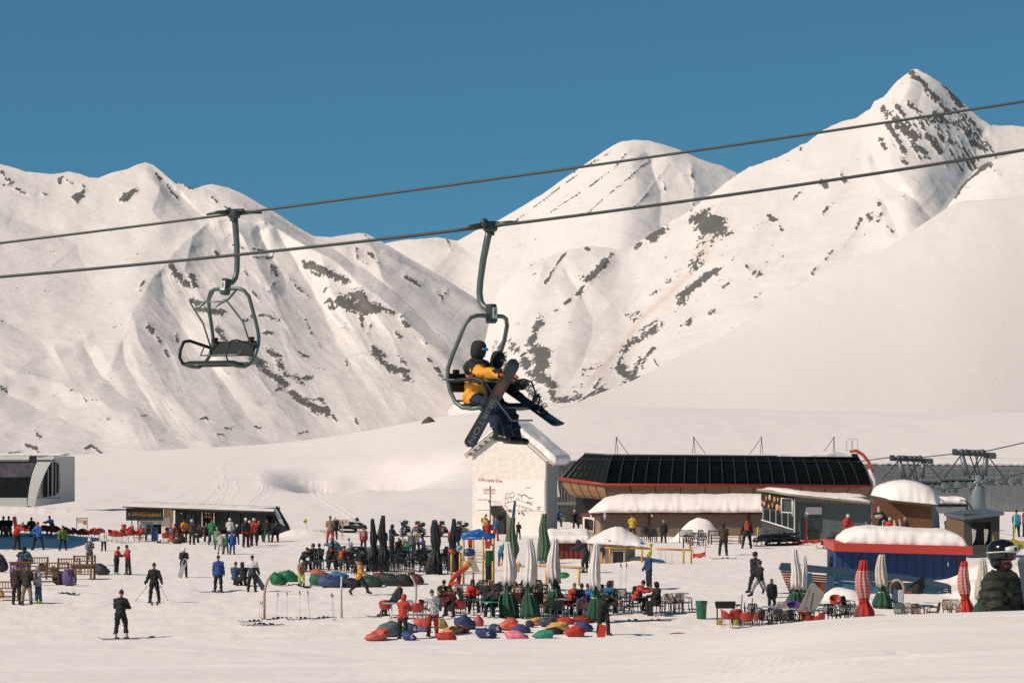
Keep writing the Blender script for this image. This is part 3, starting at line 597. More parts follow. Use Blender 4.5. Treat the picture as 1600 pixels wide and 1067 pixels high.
def make_pose(key, bulk=1.0, vox=.024, seat=False, **kw):
 J = skeleton(**kw); mb = MB(); B = bulk
 T = lambda a, b, ra, rb, n=10, fl=1.0: mb.tube([J[a] if isinstance(a, str) else a, ((J[a] if isinstance(a, str) else a) + (J[b] if isinstance(b, str) else b)) / 2, J[b] if isinstance(b, str) else b], [ra, (ra + rb) / 2 * 1.02, rb], n, flat=fl)
 BONES = []
 def bone(a, b, ra, rb, kind, n=10):
  T(a, b, ra, rb, n); mb.ell(*J[a], ra, ra, ra, 10, 7) ; mb.ell(*J[b], rb, rb, rb, 10, 7); BONES.append((np.array(J[a]), np.array(J[b]), kind, (ra + rb) / 2))
 for i in (0, 1):
  bone('hip%d' % i, 'knee%d' % i, .100 * B, .074 * B, 'thigh'); bone('knee%d' % i, 'ank%d' % i, .073 * B, .060, 'shank')
  bone('heel%d' % i, 'toe%d' % i, .050, .042, 'foot', 8); bone('ank%d' % i, 'heel%d' % i, .056, .05, 'foot', 8)
  bone('sh%d' % i, 'elb%d' % i, .074 * B, .062 * B, 'arm', 8); bone('elb%d' % i, 'wr%d' % i, .062 * B, .044, 'arm', 8)
  BONES.append((np.array(J['wr%d' % i] + J['ad%d' % i] * .03), np.array(J['hd%d' % i] + J['ad%d' % i] * .05), 'hand', .035))
  glove_mb(mb, J['wr%d' % i], J['ad%d' % i], 1 if i else -1, .75)
 ax = (J['neck'] - J['pel']).normalized(); q = ax.to_track_quat('Z', 'X').to_euler()
 def torso(p, rx, ry, rz_):
  mm = Matrix.Translation(J[p] if isinstance(p, str) else p) @ Matrix(((1, 0, 0), (0, 1, 0), (0, 0, 1))).to_4x4()
  tilt = math.atan2(-(ax.y), ax.z); mb.ell(0, 0, 0, rx, ry, rz_, 14, 9, mtx=mm @ Matrix.Rotation(tilt, 4, 'X'))
 torso('pel', .178 * B, .14 * B, .14); torso('waist', .175 * B, .135 * B, .16); torso('chest', .195 * B, .142 * B, .17)
 torso(J['chest'] + (J['neck'] - J['chest']) * .45, .155 * B, .10 * B, .085)
 BONES.append((np.array(J['pel']), np.array(J['waist']), 'torso', .15)); BONES.append((np.array(J['waist']), np.array(J['chest']), 'torso', .16)); BONES.append((np.array(J['sh0']), np.array(J['sh1']), 'torso', .08))
 BONES.append((np.array(J['pel'] + Vector((0, 0, -.05))), np.array(J['pel']), 'pelvis', .15))
 T('neck', 'head', .058, .055, 8)
 # head: skull, jaw, nose, ears
 tn = R(J['turn']); nd = R(J['nod'])
 H = Matrix.Translation(J['head'] + Vector((0, 0, .03))) @ Matrix.Rotation(tn, 4, 'Z') @ Matrix.Rotation(nd, 4, 'X')
 mb.ell(0, .008, .02, .076, .096, .105, 14, 10, mtx=H); mb.ell(0, -.035, -.055, .055, .055, .062, 10, 8, mtx=H)
 mb.ell(0, -.098, -.012, .013, .020, .024, 8, 6, mtx=H); mb.ell(.078, .01, -.005, .012, .02, .03, 8, 6, mtx=H); mb.ell(-.078, .01, -.005, .012, .02, .03, 8, 6, mtx=H)
 mb.ell(0, -.088, -.052, .024, .012, .008, 8, 6, mtx=H); mb.ell(0, -.082, -.085, .022, .018, .016, 8, 6, mtx=H)
 hc = np.array(J['head']); BONES.append((hc - [0, 0, .05], hc + [0, 0, .1], 'head', .09))
 V, N, Fc = _eval_remesh(mb, vox)
 low = V[:, 2].min() if not seat else 0.0
 V[:, 2] -= low
 # nearest bone for each vertex
 best = np.full(len(V), 9.0); kind = np.empty(len(V), object)
 Vw = V + [0, 0, low]
 tpos = np.zeros(len(V))
 for a, b, k, r in BONES:
  ab = b - a; t = np.clip(((Vw - a) @ ab) / (ab @ ab + 1e-9), 0, 1)
  d = np.linalg.norm(Vw - a - t[:, None] * ab, axis=1) - r
  m = d < best; best[m] = d[m]; kind[m] = k; tpos[m] = t[m]
 zone = np.array(['skin'] * len(V), object)
 zone[(kind == 'torso') | (kind == 'arm')] = 'jacket'
 zone[(kind == 'thigh') | (kind == 'shank') | (kind == 'pelvis')] = 'trousers'
 zone[(kind == 'thigh') & (tpos < .16)] = 'jacket'
 zone[(kind == 'pelvis')] = 'jacket'
 zone[(kind == 'foot')] = 'boot'; zone[(kind == 'shank') & (tpos > .80)] = 'boot'
 zone[(kind == 'hand')] = 'glove'
 parts = {}
 infl = dict(jacket=.028, trousers=.016, boot=.016, glove=.007)
 side = np.zeros(len(V), int)
 for nm in ('boot', 'glove'):
  a0, a1 = ('ank0', 'ank1') if nm == 'boot' else ('wr0', 'wr1')
  d0 = np.linalg.norm(Vw - np.array(J[a0]), axis=1); d1 = np.linalg.norm(Vw - np.array(J[a1]), axis=1); sel = zone == nm; side[sel] = (d1 < d0)[sel]
 rough = (fbm(V[:, 0] * 14 + V[:, 1] * 9, V[:, 2] * 16, 2, 5) - .5)
 for nm in infl:
  for sd in ((0, 1) if nm in ('boot', 'glove') else (0,)):
   fs = [f for f in Fc if sum(zone[i] == nm for i in f) >= (2 if nm != 'skin' else 3) and (nm not in ('boot', 'glove') or side[f[0]] == sd)]
   used = sorted({i for f in fs for i in f}); mp = {v: j for j, v in enumerate(used)}
   if not used: continue
   u = np.array(used); k = infl[nm] + (.09 * np.clip(rough[u], -.07, .3) if nm in ('jacket', 'trousers') else 0)
   VV = V[u] + N[u] * np.asarray(k)[..., None] if np.ndim(k) else V[u] + N[u] * k
   parts.setdefault(nm, []).append(_mesh(nm, VV, [tuple(mp[i] for i in f) for f in fs]))
 H2 = Matrix.Translation((0, 0, -low)) @ H
 POSES[key] = dict(body=_mesh('person', V, Fc), parts=parts, head=H2, J={k: (v - Vector((0, 0, low)) if isinstance(v, Vector) else v) for k, v in J.items()}, low=low)
 return POSES[key]
# headwear, built once, sits on the head
def _hat(kind):
 mb = MB()
 if kind == 'helmet':
  mb.lathe([(.094, -.02), (.102, .0), (.104, .04), (.098, .085), (.075, .12), (.04, .138), (.004, .143)], 16, 1, 1.16)
  mb.ell(.086, .012, -.035, .018, .04, .05, 8, 6); mb.ell(-.086, .012, -.035, .018, .04, .05, 8, 6)
  for x in (-.04, 0, .04): mb.box(x, -.03, .135 - abs(x) * .5, .012, .06, .008)
 elif kind == 'beanie':
  mb.lathe([(.086, .005), (.09, .02), (.09, .04), (.086, .042), (.088, .07), (.078, .11), (.05, .14), (.02, .152), (.003, .154)], 16, 1, 1.15); mb.ell(0, .01, .165, .02, .02, .02, 8, 6)
 elif kind == 'cap':
  mb.lathe([(.082, .03), (.086, .05), (.08, .09), (.055, .12), (.01, .13)], 16, 1, 1.15); mb.box(0, -.12, .035, .12, .09, .01)
 elif kind == 'hood':
  mb.lathe([(.075, -.13), (.10, -.09), (.108, -.02), (.108, .05), (.096, .1), (.07, .135), (.03, .15), (.004, .152)], 16, 1, 1.18, wob=lambda q, t: 1 - .12 * max(0, -math.sin(q)) * (1 - t))
  mb.v = [(x, y + .028, z) for x, y, z in mb.v]
 elif kind == 'hat':
  mb.lathe([(.13, .04), (.15, .045), (.13, .052), (.085, .055), (.08, .1), (.05, .125), (.005, .13)], 16, 1, 1.1)
 elif kind == 'hair':
  mb.lathe([(.06, -.12), (.083, -.06), (.086, .0), (.086, .06), (.078, .1), (.05, .13), (.004, .14)], 14, 1, 1.15); mb.v = [(x, y + .02 if y > -.05 else -.075, z) for x, y, z in mb.v]
 if kind == 'helmet': mb.v = [(x * 1.1, y * 1.1, z * 1.1) for x, y, z in mb.v]
 me = bpy.data.meshes.new(kind); me.from_pydata(mb.v, [], mb.f); me.polygons.foreach_set('use_smooth', mb.sm); me.materials.append(None); return me
def _goggles():
 mb = MB()
 pts = [(math.sin(a) * .092, -math.cos(a) * .105 + .005, .028) for a in np.linspace(-1.0, 1.0, 9)]
 mb.tube(pts, [.014, .022, .026, .026, .022, .026, .026, .022, .014], 8)
 me = bpy.data.meshes.new('goggles'); me.from_pydata(mb.v, [], mb.f); me.polygons.foreach_set('use_smooth', mb.sm); me.materials.append(None); return me
HATS = {k: _hat(k) for k in ('helmet', 'beanie', 'cap', 'hood', 'hat', 'hair')}
GOG = _goggles()
def child(name, me, mat, parent, mtx=None):
 o = bpy.data.objects.new(name, me); link(o, parent)
 o.material_slots[0].link = 'OBJECT'; o.material_slots[0].material = mat
 if mtx is not None: o.matrix_local = mtx
 return o
SKIN = '#a87458'
def person(label, pos, rz, pose, jacket, trousers, hat=('beanie', '#151515'), boots='#14161a', gloves='#15171a', gog=None, h=1.75, group=None, jkind='fabric', patch=None, pack=None, skin=SKIN):
 P = POSES[pose]; k = h / 1.75
 o = child('person', P['body'], M(skin, 'skin'), None)
 tag(o, label, 'person', group)
 o.location = pos; o.rotation_euler = (0, 0, R(rz)); o.scale = (k, k, k)
 col = dict(jacket=jacket, trousers=trousers, boot=boots, glove=gloves)
 for nm, ms in P['parts'].items():
  for me in ms:
   c = child(nm, me, (patch if (nm == 'jacket' and patch) else M(col[nm], 'fabric' if nm != 'boot' else 'plastic')), o)
 if hat: child(hat[0], HATS[hat[0]], M(hat[1], 'plastic' if hat[0] == 'helmet' else 'fabric'), o, P['head'])
 if gog: child('goggles', GOG, M(gog, 'glass'), o, P['head'])
 elif hat and hat[0] in ('helmet',): child('goggles', GOG, M('#2a2f36', 'glass'), o, P['head'])
 if pack:
  mb = MB(); J = P['J']; c = J['waist'].lerp(J['chest'], .7)
  mb.box(c.x, c.y + .20, c.z, .28, .16, .42, bev=.05, rx=-0.1); mb.box(c.x, c.y + .29, c.z - .06, .2, .05, .2, bev=.02)
  for s in (-1, 1): mb.tube([(c.x + s * .1, c.y + .13, c.z + .19), (c.x + s * .12, c.y - .02, c.z + .25), (c.x + s * .13, c.y - .155, c.z + .05), (c.x + s * .13, c.y - .13, c.z - .12)], .018, 6)
  mb.build('backpack', M(pack, 'fabric'), o)
 return o
mk = make_pose
mk('stand', legs=((0, 5, 2), (2, 6, 4)), arms=((6, 10, 14, 4), (2, 9, 10, 4)))
mk('stand2', lean=4, legs=((4, 8, 6), (-2, 9, 2)), arms=((25, 8, 70, 30), (20, 10, 75, 30)), nod=12)
mk('talk', lean=2, legs=((2, 6, 4), (6, 10, 8)), arms=((10, 14, 20, 4), (30, 12, 80, 20)), turn=20)
mk('wide', lean=10, legs=((14, 20, 12), (-4, 20, 4)), arms=((24, 25, 20, 6), (30, 20, 30, 6)), nod=8)
mk('wide2', lean=6, legs=((22, 12, 16), (-14, 14, 8)), arms=((10, 18, 30, 8), (-10, 16, 20, 6)))
mk('walk', lean=6, legs=((26, 4, 8), (-20, 4, 14)), arms=((-18, 9, 20, 4), (22, 9, 25, 4)))
mk('stride', lean=5, legs=((38, 4, 14), (-18, 5, 26)), arms=((10, 12, 60, 10), (20, 10, 50, 10)))
mk('ski', lean=14, legs=((20, 9, 34), (16, 9, 30)), arms=((22, 12, 55, 16), (24, 12, 55, 16)), nod=6)
mk('skistand', lean=3, legs=((0, 9, 4), (3, 11, 5)), arms=((4, 20, 22, 2), (6, 22, 20, 0)))
mk('hands', lean=8, legs=((2, 6, 6), (0, 6, 2)), arms=((32, 10, 65, 34), (30, 10, 70, 34)), nod=18)
mk('bend', lean=48, legs=((10, 8, 18), (16, 8, 22)), arms=((50, 8, 15, 6), (42, 10, 20, 6)), nod=20)
mk('wave', lean=2, legs=((0, 8, 3), (5, 9, 6)), arms=((100, 30, 30, 0), (8, 12, 20, 4)))
mk('sit', seat=True, lean=6, legs=((82, 9, 84), (78, 10, 80)), arms=((26, 10, 60, 20), (28, 10, 55, 20)), nod=12)
mk('sitlean', seat=True, lean=-18, legs=((80, 8, 40), (74, 9, 30)), arms=((20, 12, 45, 14), (24, 12, 50, 14)), nod=14)
mk('sitfwd', seat=True, lean=34, legs=((84, 8, 92), (80, 12, 80)), arms=((48, 10, 30, 14), (52, 10, 26, 14)), nod=6)
mk('lounge', seat=True, lean=-38, legs=((58, 8, 30), (66, 10, 62)), arms=((10, 20, 40, 14), (14, 18, 60, 20)), nod=34)
mk('kneel', lean=12, legs=((6, 6, 90), (78, 8, 88)), arms=((30, 10, 50, 10), (30, 10, 40, 10)), nod=14)
mk('rider', seat=True, vox=.016, bulk=1.0, lean=9, legs=((70, 5, 52), (64, 6, 46)), arms=((62, 6, 22, 4), (55, 8, 30, 12)), nod=6, turn=14)
mk('rider2', seat=True, vox=.018, bulk=1.0, lean=22, legs=((72, 5, 60), (66, 6, 52)), arms=((44, 8, 40, 14), (40, 8, 45, 14)), nod=10, turn=10)
mk('near', vox=.013, bulk=1.18, lean=2, legs=((0, 6, 2), (2, 6, 4)), arms=((8, 9, 26, 6), (36, 14, 92, 8)), turn=-14)
# ================================================================ buildings
def pos_px(p, Y): return Vector(((p - 800) * Y / F, Y, 0))
def snow_cap(name, parent, x0, x1, y0, y1, z, h, edge=.18, slope=0.0, seed=0, nx=40, ny=14, hump=None, over=.0):
 """a slab of snow with a rounded, uneven rim lying on a roof from (x0,y0) to (x1,y1); slope lifts the back"""
 xs = np.linspace(x0, x1, nx); ys = np.linspace(y0, y1, ny); X, Y = np.meshgrid(xs, ys)
 u = (X - x0) / (x1 - x0); v = (Y - y0) / (y1 - y0)
 ed = np.minimum(np.minimum(u, 1 - u) * (x1 - x0), np.minimum(v, 1 - v) * (y1 - y0))
 t = np.clip(ed / edge, 0, 1); prof = np.sqrt(1 - (1 - t) ** 2)
 hh = h * (1 + .35 * (fbm(X * .7 + seed, Y * .9, 3, seed) - .5)) * (hump(u, v) if hump else 1)
 Z = z + slope * v * (y1 - y0) + hh * prof
 wv = .05 * (fbm(X * 2.2, X * 0 + seed, 3, seed + 2) - .5)
 Yt = Y + np.where(v < .05, wv * 3 - over, 0)
 top = np.stack([X, Yt, Z], -1)
 zb = z + slope * v * (y1 - y0)
 bot = np.stack([X, Yt, zb], -1)
 rows = np.concatenate([bot[:1], top, bot[-1:]], 0)
 l = np.concatenate([rows[:, :1] * [1, 1, 0] + np.array([0, 0, 1]) * np.minimum(rows[:, :1, 2:], zb.mean()), rows, rows[:, -1:] * [1, 1, 0] + np.array([0, 0, 1]) * np.minimum(rows[:, -1:, 2:], zb.mean())], 1)
 return grid_obj(name, l, snow_mat('snow_roof', 2.2), parent=parent)
def planks(mb, x0, x1, z0, z1, y, n, t=.03, vertical=True, jit=.012, gap=.012, seed=1):
 rnd = random.Random(seed); mb.box((x0 + x1) / 2, y + .05, (z0 + z1) / 2, x1 - x0 - .02, .03, z1 - z0 - .02)
 for i in range(n):
  if vertical:
   w_ = (x1 - x0) / n; mb.box(x0 + w_ * (i + .5), y + rnd.uniform(-jit, jit), (z0 + z1) / 2 + rnd.uniform(-jit, jit), w_ - gap, t, z1 - z0)
  else:
   w_ = (z1 - z0) / n; mb.box((x0 + x1) / 2, y + rnd.uniform(-jit, jit), z0 + w_ * (i + .5), x1 - x0, t, w_ - gap)
def window(parent, x, y, z, w_, h, frame='#d8d4cc', pane='#1d2428', t=.06, mull=0, label=None):
 f = MB()
 for s in (-1, 1): f.box(x + s * (w_ / 2 - t / 2), y, z, t, t * 1.2, h); f.box(x, y, z + s * (h / 2 - t / 2), w_ - 2 * t, t * 1.2, t)
 for k in range(mull): f.box(x - w_ / 2 + w_ * (k + 1) / (mull + 1), y, z, t * .6, t, h - 2 * t)
 fo = f.build('window', M(frame, 'paint'), parent, label)
 g = MB(); g.box(x, y + .02, z, w_ - 2 * t + .01, .02, h - 2 * t + .01); g.build('pane', M(pane, 'glass'), fo)
 return fo
# ---- unseen building added outside the frame on the left to shade the snow
def shade_caster():
 t = thing('lodge_building', 'large lodge beside the left end of the snow terrace that shades the snow', 'building', (-48, 192, 0))
 mb = MB(); mb.box(0, 0, 4.0, 20, 15, 8); mb.build('wall', M('#8a7660', 'wood', None, 2), t)
 rf = MB(); rf.prism([(-10.6, 8), (10.6, 8), (10.6, 8.2), (0, 11.2), (-10.6, 8.2)], 16); rf.build('roof', M('#5b4a3c', 'wood'), t)
 for i in range(5): window(t, -8 + 4 * i, -7.55, 4.8, 1.6, 1.3)
shade_caster()
# ---- white lift station at the left edge
def left_station():
 Y = 262.0; u = Y / F; x1 = (108 - 800) * u; t = thing('lift_station', 'white curved lift station with large dark windows, cut by the left picture edge', 'lift station', (x1, Y, 0))
 X = lambda p: (p - 108) * u
 Zr = lambda r, d=0: CZ - (r - HOR) * (Y + d) / F
 L = X(-150)
 # cross-section swept along x: a shell with curved front
 def sec(xx, sc=1.0, pts=None): return [(xx, a, b) for a, b in pts]
 prof = [(-.9, Zr(790, -.9)), (-1.1, Zr(775)), (-.95, Zr(755)), (-.55, Zr(735)), (.05, Zr(718)), (.6, Zr(712)), (4.5, Zr(711.5, 4.5)), (4.5, Zr(786, 4.5))]
 z0, z1 = prof[0][1], prof[4][1]
 b = MB()
 xs = [L, X(46)]
 # lower belt, upper belt and roof
 low = [(-.9, Zr(804)), (-1.02, Zr(777))]; up = [(-.15, Zr(720)), (.3, Zr(713)), (.8, Zr(711)), (4.6, Zr(710, 4.6))]
 for belt in (low, up):
  for (a, c), (a2, c2) in zip(belt[:-1], belt[1:]): b.add([(L, a, c), (X(45), a, c), (X(45), a2, c2), (L, a2, c2)], [(0, 1, 2, 3)], True)
 b.box((L + X(45)) / 2, 4.5, (Zr(790) + Zr(712)) / 2, X(45) - L, .1, Zr(712) - Zr(792))
 b.box((L + X(45)) / 2, 1.8, Zr(792) - .04, X(45) - L, 5.4, .08)
 # end block: a curved white rib and the end wall turned away from the camera
 m = 10
 cur = [(46 + 13 * (k / m) ** 1.8, 790 - 78 * (k / m)) for k in range(m + 1)]
 vs = []; fs = []
 for k, (p, r) in enumerate(cur):
  yb = -1.0 + 1.2 * (k / m) ** 2
  p2 = 58 + 26 * (k / m) ** 1.6 if k > 0 else 57
  vs += [(X(p), yb, Zr(r, yb)), (X(min(p2, 84)), yb - .02, Zr(r + (1.5 if k < m else 0), yb))]
 for k in range(m): fs.append((2 * k, 2 * k + 1, 2 * k + 3, 2 * k + 2))
 b.add(vs, fs, True)
 # end face
 ev = []; ef = []
 for k, (p, r) in enumerate(cur):
  yb = -1.0 + 1.2 * (k / m) ** 2; p2 = min(58 + 26 * (k / m) ** 1.6 if k > 0 else 57, 84)
  ev += [(X(p2), yb - .02, Zr(r + 1.5, yb)), (X(108), 3.4, Zr(783 - 70 * k / m, 3.4))]
 for k in range(m): ef.append((2 * k, 2 * k + 1, 2 * k + 3, 2 * k + 2))
 b.add(ev, ef, True)
 b.add([(X(45), -.05, Zr(712)), (X(84), .2, Zr(713)), (X(108), 3.4, Zr(713, 3.4)), (X(60), 4.6, Zr(711, 4.6))], [(0, 1, 2, 3)])
 b.build('shell', M('#b9bab6', 'paint', .5), t)
 g = MB(); g.add([(L, -.93, Zr(777)), (X(46), -.93, Zr(777)), (X(50), -.62, Zr(745)), (X(57), -.12, Zr(720)), (L, -.12, Zr(720)), (L, -.62, Zr(745))], [(0, 1, 2, 5), (5, 2, 3, 4)], True)
 g.build('window_band', M('#131719', 'dim'), t); g = MB(); g.add([(L, -.66, Zr(745)), (X(49), -.66, Zr(745)), (X(55), -.2, Zr(723)), (L, -.2, Zr(723))], [(0, 1, 2, 3)]); g.build('upper_pane', M('#4c4a52', 'dim'), t)  # upper pane: bright view through the glass is put into its colour
 tr = MB()
 for k in range(12):
  p = 46 - k * 13; tr.tube([(X(p), -.65, Zr(775)), (X(p - 7), -.35, Zr(742)), (X(p - (13 if k % 2 else 2)), .05, Zr(722))], .07, 6)
 for k in range(6):
  p = 42 - k * 26; tr.tube([(X(p - 5), -.8, Zr(772)), (X(p - 8), -.45, Zr(742)), (X(p - 12), -.05, Zr(722)), (X(p - 16), -.45, Zr(742)), (X(p - 20), -.8, Zr(772))], .05, 6)
 tr.build('truss', M('#23282b', 'metal'), t)
 fl = MB(); fl.box(X(20), -.90, Zr(777), 9, .12, .08); fl.box(X(10), -.06, Zr(719), 9, .12, .10); fl.build('window_frame', M('#3a3f42', 'metal'), t)
 # end window, following the end wall
 def E2(p, r, o=.30):
  v = (790 - r) / 78; p2 = 58 + 26 * v ** 1.6; yf = -1 + 1.2 * v * v; y = yf + (3.4 - yf) * (p - p2) / (108 - p2) - o; return Vector(((p - 800) * (Y + y) / F - x1, y, Zr(r, y)))
 e = MB(); e.add([E2(67.5, 777), E2(96.6, 772.5), E2(97.5, 721), E2(80.6, 722.5), E2(75, 731), E2(70.3, 743), E2(68, 757)], [(0, 1, 2, 3, 4, 5, 6)]); eo = e.build('end_window', M('#15191b', 'dim'), t)
 for a, ra, rb_ in ((75, 775, 733), (81.6, 774, 723), (87, 773, 722), (92, 773, 722)):
  q = MB(); q.tube([E2(a, ra, .38), E2(a + .3, rb_, .38)], .06 if a != 81.6 else .1, 5); q.build('mullion', M('#8f9493', 'metal'), eo)
 snow_cap('roof_snow', t, L, X(100), .9, 4.5, Zr(711.5), .12, seed=3)
left_station()
# ---- bar at the left, dug into the snow bank
def bar():
 Y = 212.0; u = Y / F; p0 = 325; g0 = gz((p0 - 800) * u, Y)
 t = thing('bar_restaurant', 'low dark bar building with a snowy flat roof and a yellow lettered sign board', 'restaurant', ((p0 - 800) * u, Y, g0))
 X = lambda p: (p - p0) * u
 Z = lambda r: CZ - (r - HOR) * u - g0
 dk = M('#1b2120', 'paint')
 # roof slab, falling slightly to the right
 r = MB(); r.add([(X(193), -.7, Z(790.5)), (X(430), -.5, Z(798.5)), (X(430), 4.5, Z(796)), (X(193), 4.5, Z(788))] + [(X(193), -.7, Z(792)), (X(430), -.5, Z(801)), (X(430), 4.5, Z(800)), (X(193), 4.5, Z(791))],
      [(0, 1, 2, 3), (4, 7, 6, 5), (0, 4, 5, 1), (1, 5, 6, 2), (2, 6, 7, 3), (3, 7, 4, 0)])
 ro = r.build('roof', M('#55504a', 'wood'), t)
 xs = np.linspace(X(194), X(429), 60); P = []
 for j, (yy, hh) in enumerate(((-.6, .0), (-.55, .03), (-.3, .07), (1, .12), (3, .16), (4.6, .2), (4.7, 0))):
  zz = np.interp(xs, [X(193), X(430)], [Z(790.2), Z(798.2)]) + hh * (1 + .4 * (fbm(xs * 1.2, xs * 0 + j * .2, 3, 8) - .5)); P.append(np.stack([xs, np.full(60, yy), zz], -1))
 grid_obj('snow', np.array(P), snow_mat('snow_roof', 2.2), parent=ro)
 # sign board on posts
 s = MB(); s.box((X(198) + X(256)) / 2, -.35, (Z(793) + Z(812.5)) / 2, X(256) - X(198), .08, Z(793) - Z(812.5)); sg = s.build('sign_board', M('#1d2622', 'paint'), t)
 tx, wd = text_mb('BAR-RESTAURANT', .46, .02, False); k = (X(253.5) - X(207)) / wd
 tx.v = [(X(207) + x * k, y - .41, Z(804.8) + z * .95 - x * k * .045) for x, y, z in tx.v]; tx.build('lettering', M('#d3962c', 'paint'), sg)
 ic = MB(); ic.prism([(X(201.4), Z(800.4)), (X(205), Z(800.6)), (X(203.2), Z(802.6))], .02, off=-.41); ic.prism([(X(202), Z(804.6)), (X(204.6), Z(804.6)), (X(203.3), Z(802.8))], .02, off=-.41); ic.build('glass_emblem', M('#b9b7ab', 'paint'), sg)
 po = MB()
 for p in (207, 216.5): po.box(X(p), -.32, (Z(812) + Z(840)) / 2, .07, .07, Z(812) - Z(840))
 po.build('post', M('#2b2723', 'wood'), t)
 # light panels left of the door
 lw = MB(); lw.box((X(256) + X(271)) / 2, .0, (Z(794) + Z(840)) / 2, X(271) - X(256) - .02, .12, Z(794) - Z(840)); lw.build('wood_panel', M('#c9a27a', 'wood', .8), t)
 lb = MB(); lb.box(X(259), -.10, (Z(807) + Z(838)) / 2, .62, .05, Z(807) - Z(838)); lb.box(X(234), .3, Z(816), X(256) - X(214), .1, .30); lb.build('white_board', M('#cfc8c0', 'paint'), t)
 wl = MB(); wl.box((X(226) + X(256)) / 2, .9, (Z(812) + Z(840)) / 2, X(256) - X(226), .1, Z(812) - Z(842)); wl.build('back_wall', M('#262b2b', 'wood'), t)
 # glazed front
 fr = MB(); fr.box((X(271) + X(432)) / 2, 1.3, (Z(796) + Z(842)) / 2, X(432) - X(271), .15, Z(794) - Z(844)); fr.build('front_wall', M('#191d1f', 'paint', .6), t)
 fa = MB(); fa.add([(X(271), -.42, Z(793.6)), (X(430), -.42, Z(801)), (X(430), -.42, Z(805)), (X(271), -.42, Z(797))], [(0, 1, 2, 3)]); fa.box(X(350), .4, Z(797), X(430) - X(271), 1.4, .04, ry=.048)
 fa.build('fascia', M('#15191a', 'paint'), t)
 for i, (a, c) in enumerate(((273, 288), (290, 305), (306, 315), (337, 355), (357, 375), (377, 396), (398, 416))):
  m = MB(); m.box((X(a) + X(c)) / 2, .25, (Z(800 + i * .5) + Z(826)) / 2, X(c) - X(a), .03, Z(800) - Z(828)); m.build('glazing', M('#20282b', 'glass', .15), t)
 cu = MB()
 for i, p in enumerate((275, 279, 284, 292, 296, 301)): cu.box(X(p), .19, Z(812), .12, .03, .75)
 cu.build('curtain', M('#4a5051', 'fabric'), t)
 pl = MB()
 for p in (316.5, 335): pl.box(X(p), -.30, (Z(798) + Z(842)) / 2, .09, .09, Z(797) - Z(842))
 pl.build('pillar', M('#a9a9a4', 'paint'), t)
 mn = MB(); mn.box((X(319) + X(332)) / 2, -.1, Z(804), X(332) - X(319), .05, .48); mo = mn.build('menu_board', M('#3b2b1c', 'wood'), t)
 pc = MB()
 for i, (p, q) in enumerate(((322, 801), (327, 801.5), (322.5, 806.5), (328, 807))): pc.ell(X(p), -.14, Z(q), .10, .02, .07, 10, 6)
 pc.build('menu_picture', M('#c59a5e', 'paint'), mo)
 for p in (284, 396): q = MB(); q.ell(X(p), -.25, Z(801.5), .06, .06, .06, 10, 7); q.build('lamp', M('#d9d6cc', 'plastic'), t)
 ct = MB(); ct.box((X(345) + X(425)) / 2, -.5, Z(836), X(425) - X(345), .5, .12); ct.box((X(345) + X(425)) / 2, -.35, Z(840), X(425) - X(345), .1, .5); ct.build('counter', M('#2b2a28', 'wood'), t)
 # dark netting and stored gear at the right end, under a snow wedge
 n = MB()
 n.prism([(X(416), Z(843)), (X(456), Z(838)), (X(449), Z(820)), (X(437), Z(800)), (X(431), Z(791)), (X(428), Z(802))], 1.2, off=.5); n.build('side_cover', M('#191d1d', 'fabric', .8, 5), t)
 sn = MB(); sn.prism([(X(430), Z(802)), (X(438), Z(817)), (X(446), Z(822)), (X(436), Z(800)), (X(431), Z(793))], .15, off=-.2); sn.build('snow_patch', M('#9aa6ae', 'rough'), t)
 tb = MB()
 for k in range(4): tb.tube([(X(430 + 4 * k), -.35, Z(840 - k * .5)), (X(431 + 4 * k), -.35, Z(834)), (X(434 + 3 * k), -.35, Z(833))], .03, 6)
 tb.box(X(440), -.3, Z(838), .9, .08, .14); tb.build('stored_pipe', M('#6f7674', 'metal'), t)
 return t
bar()
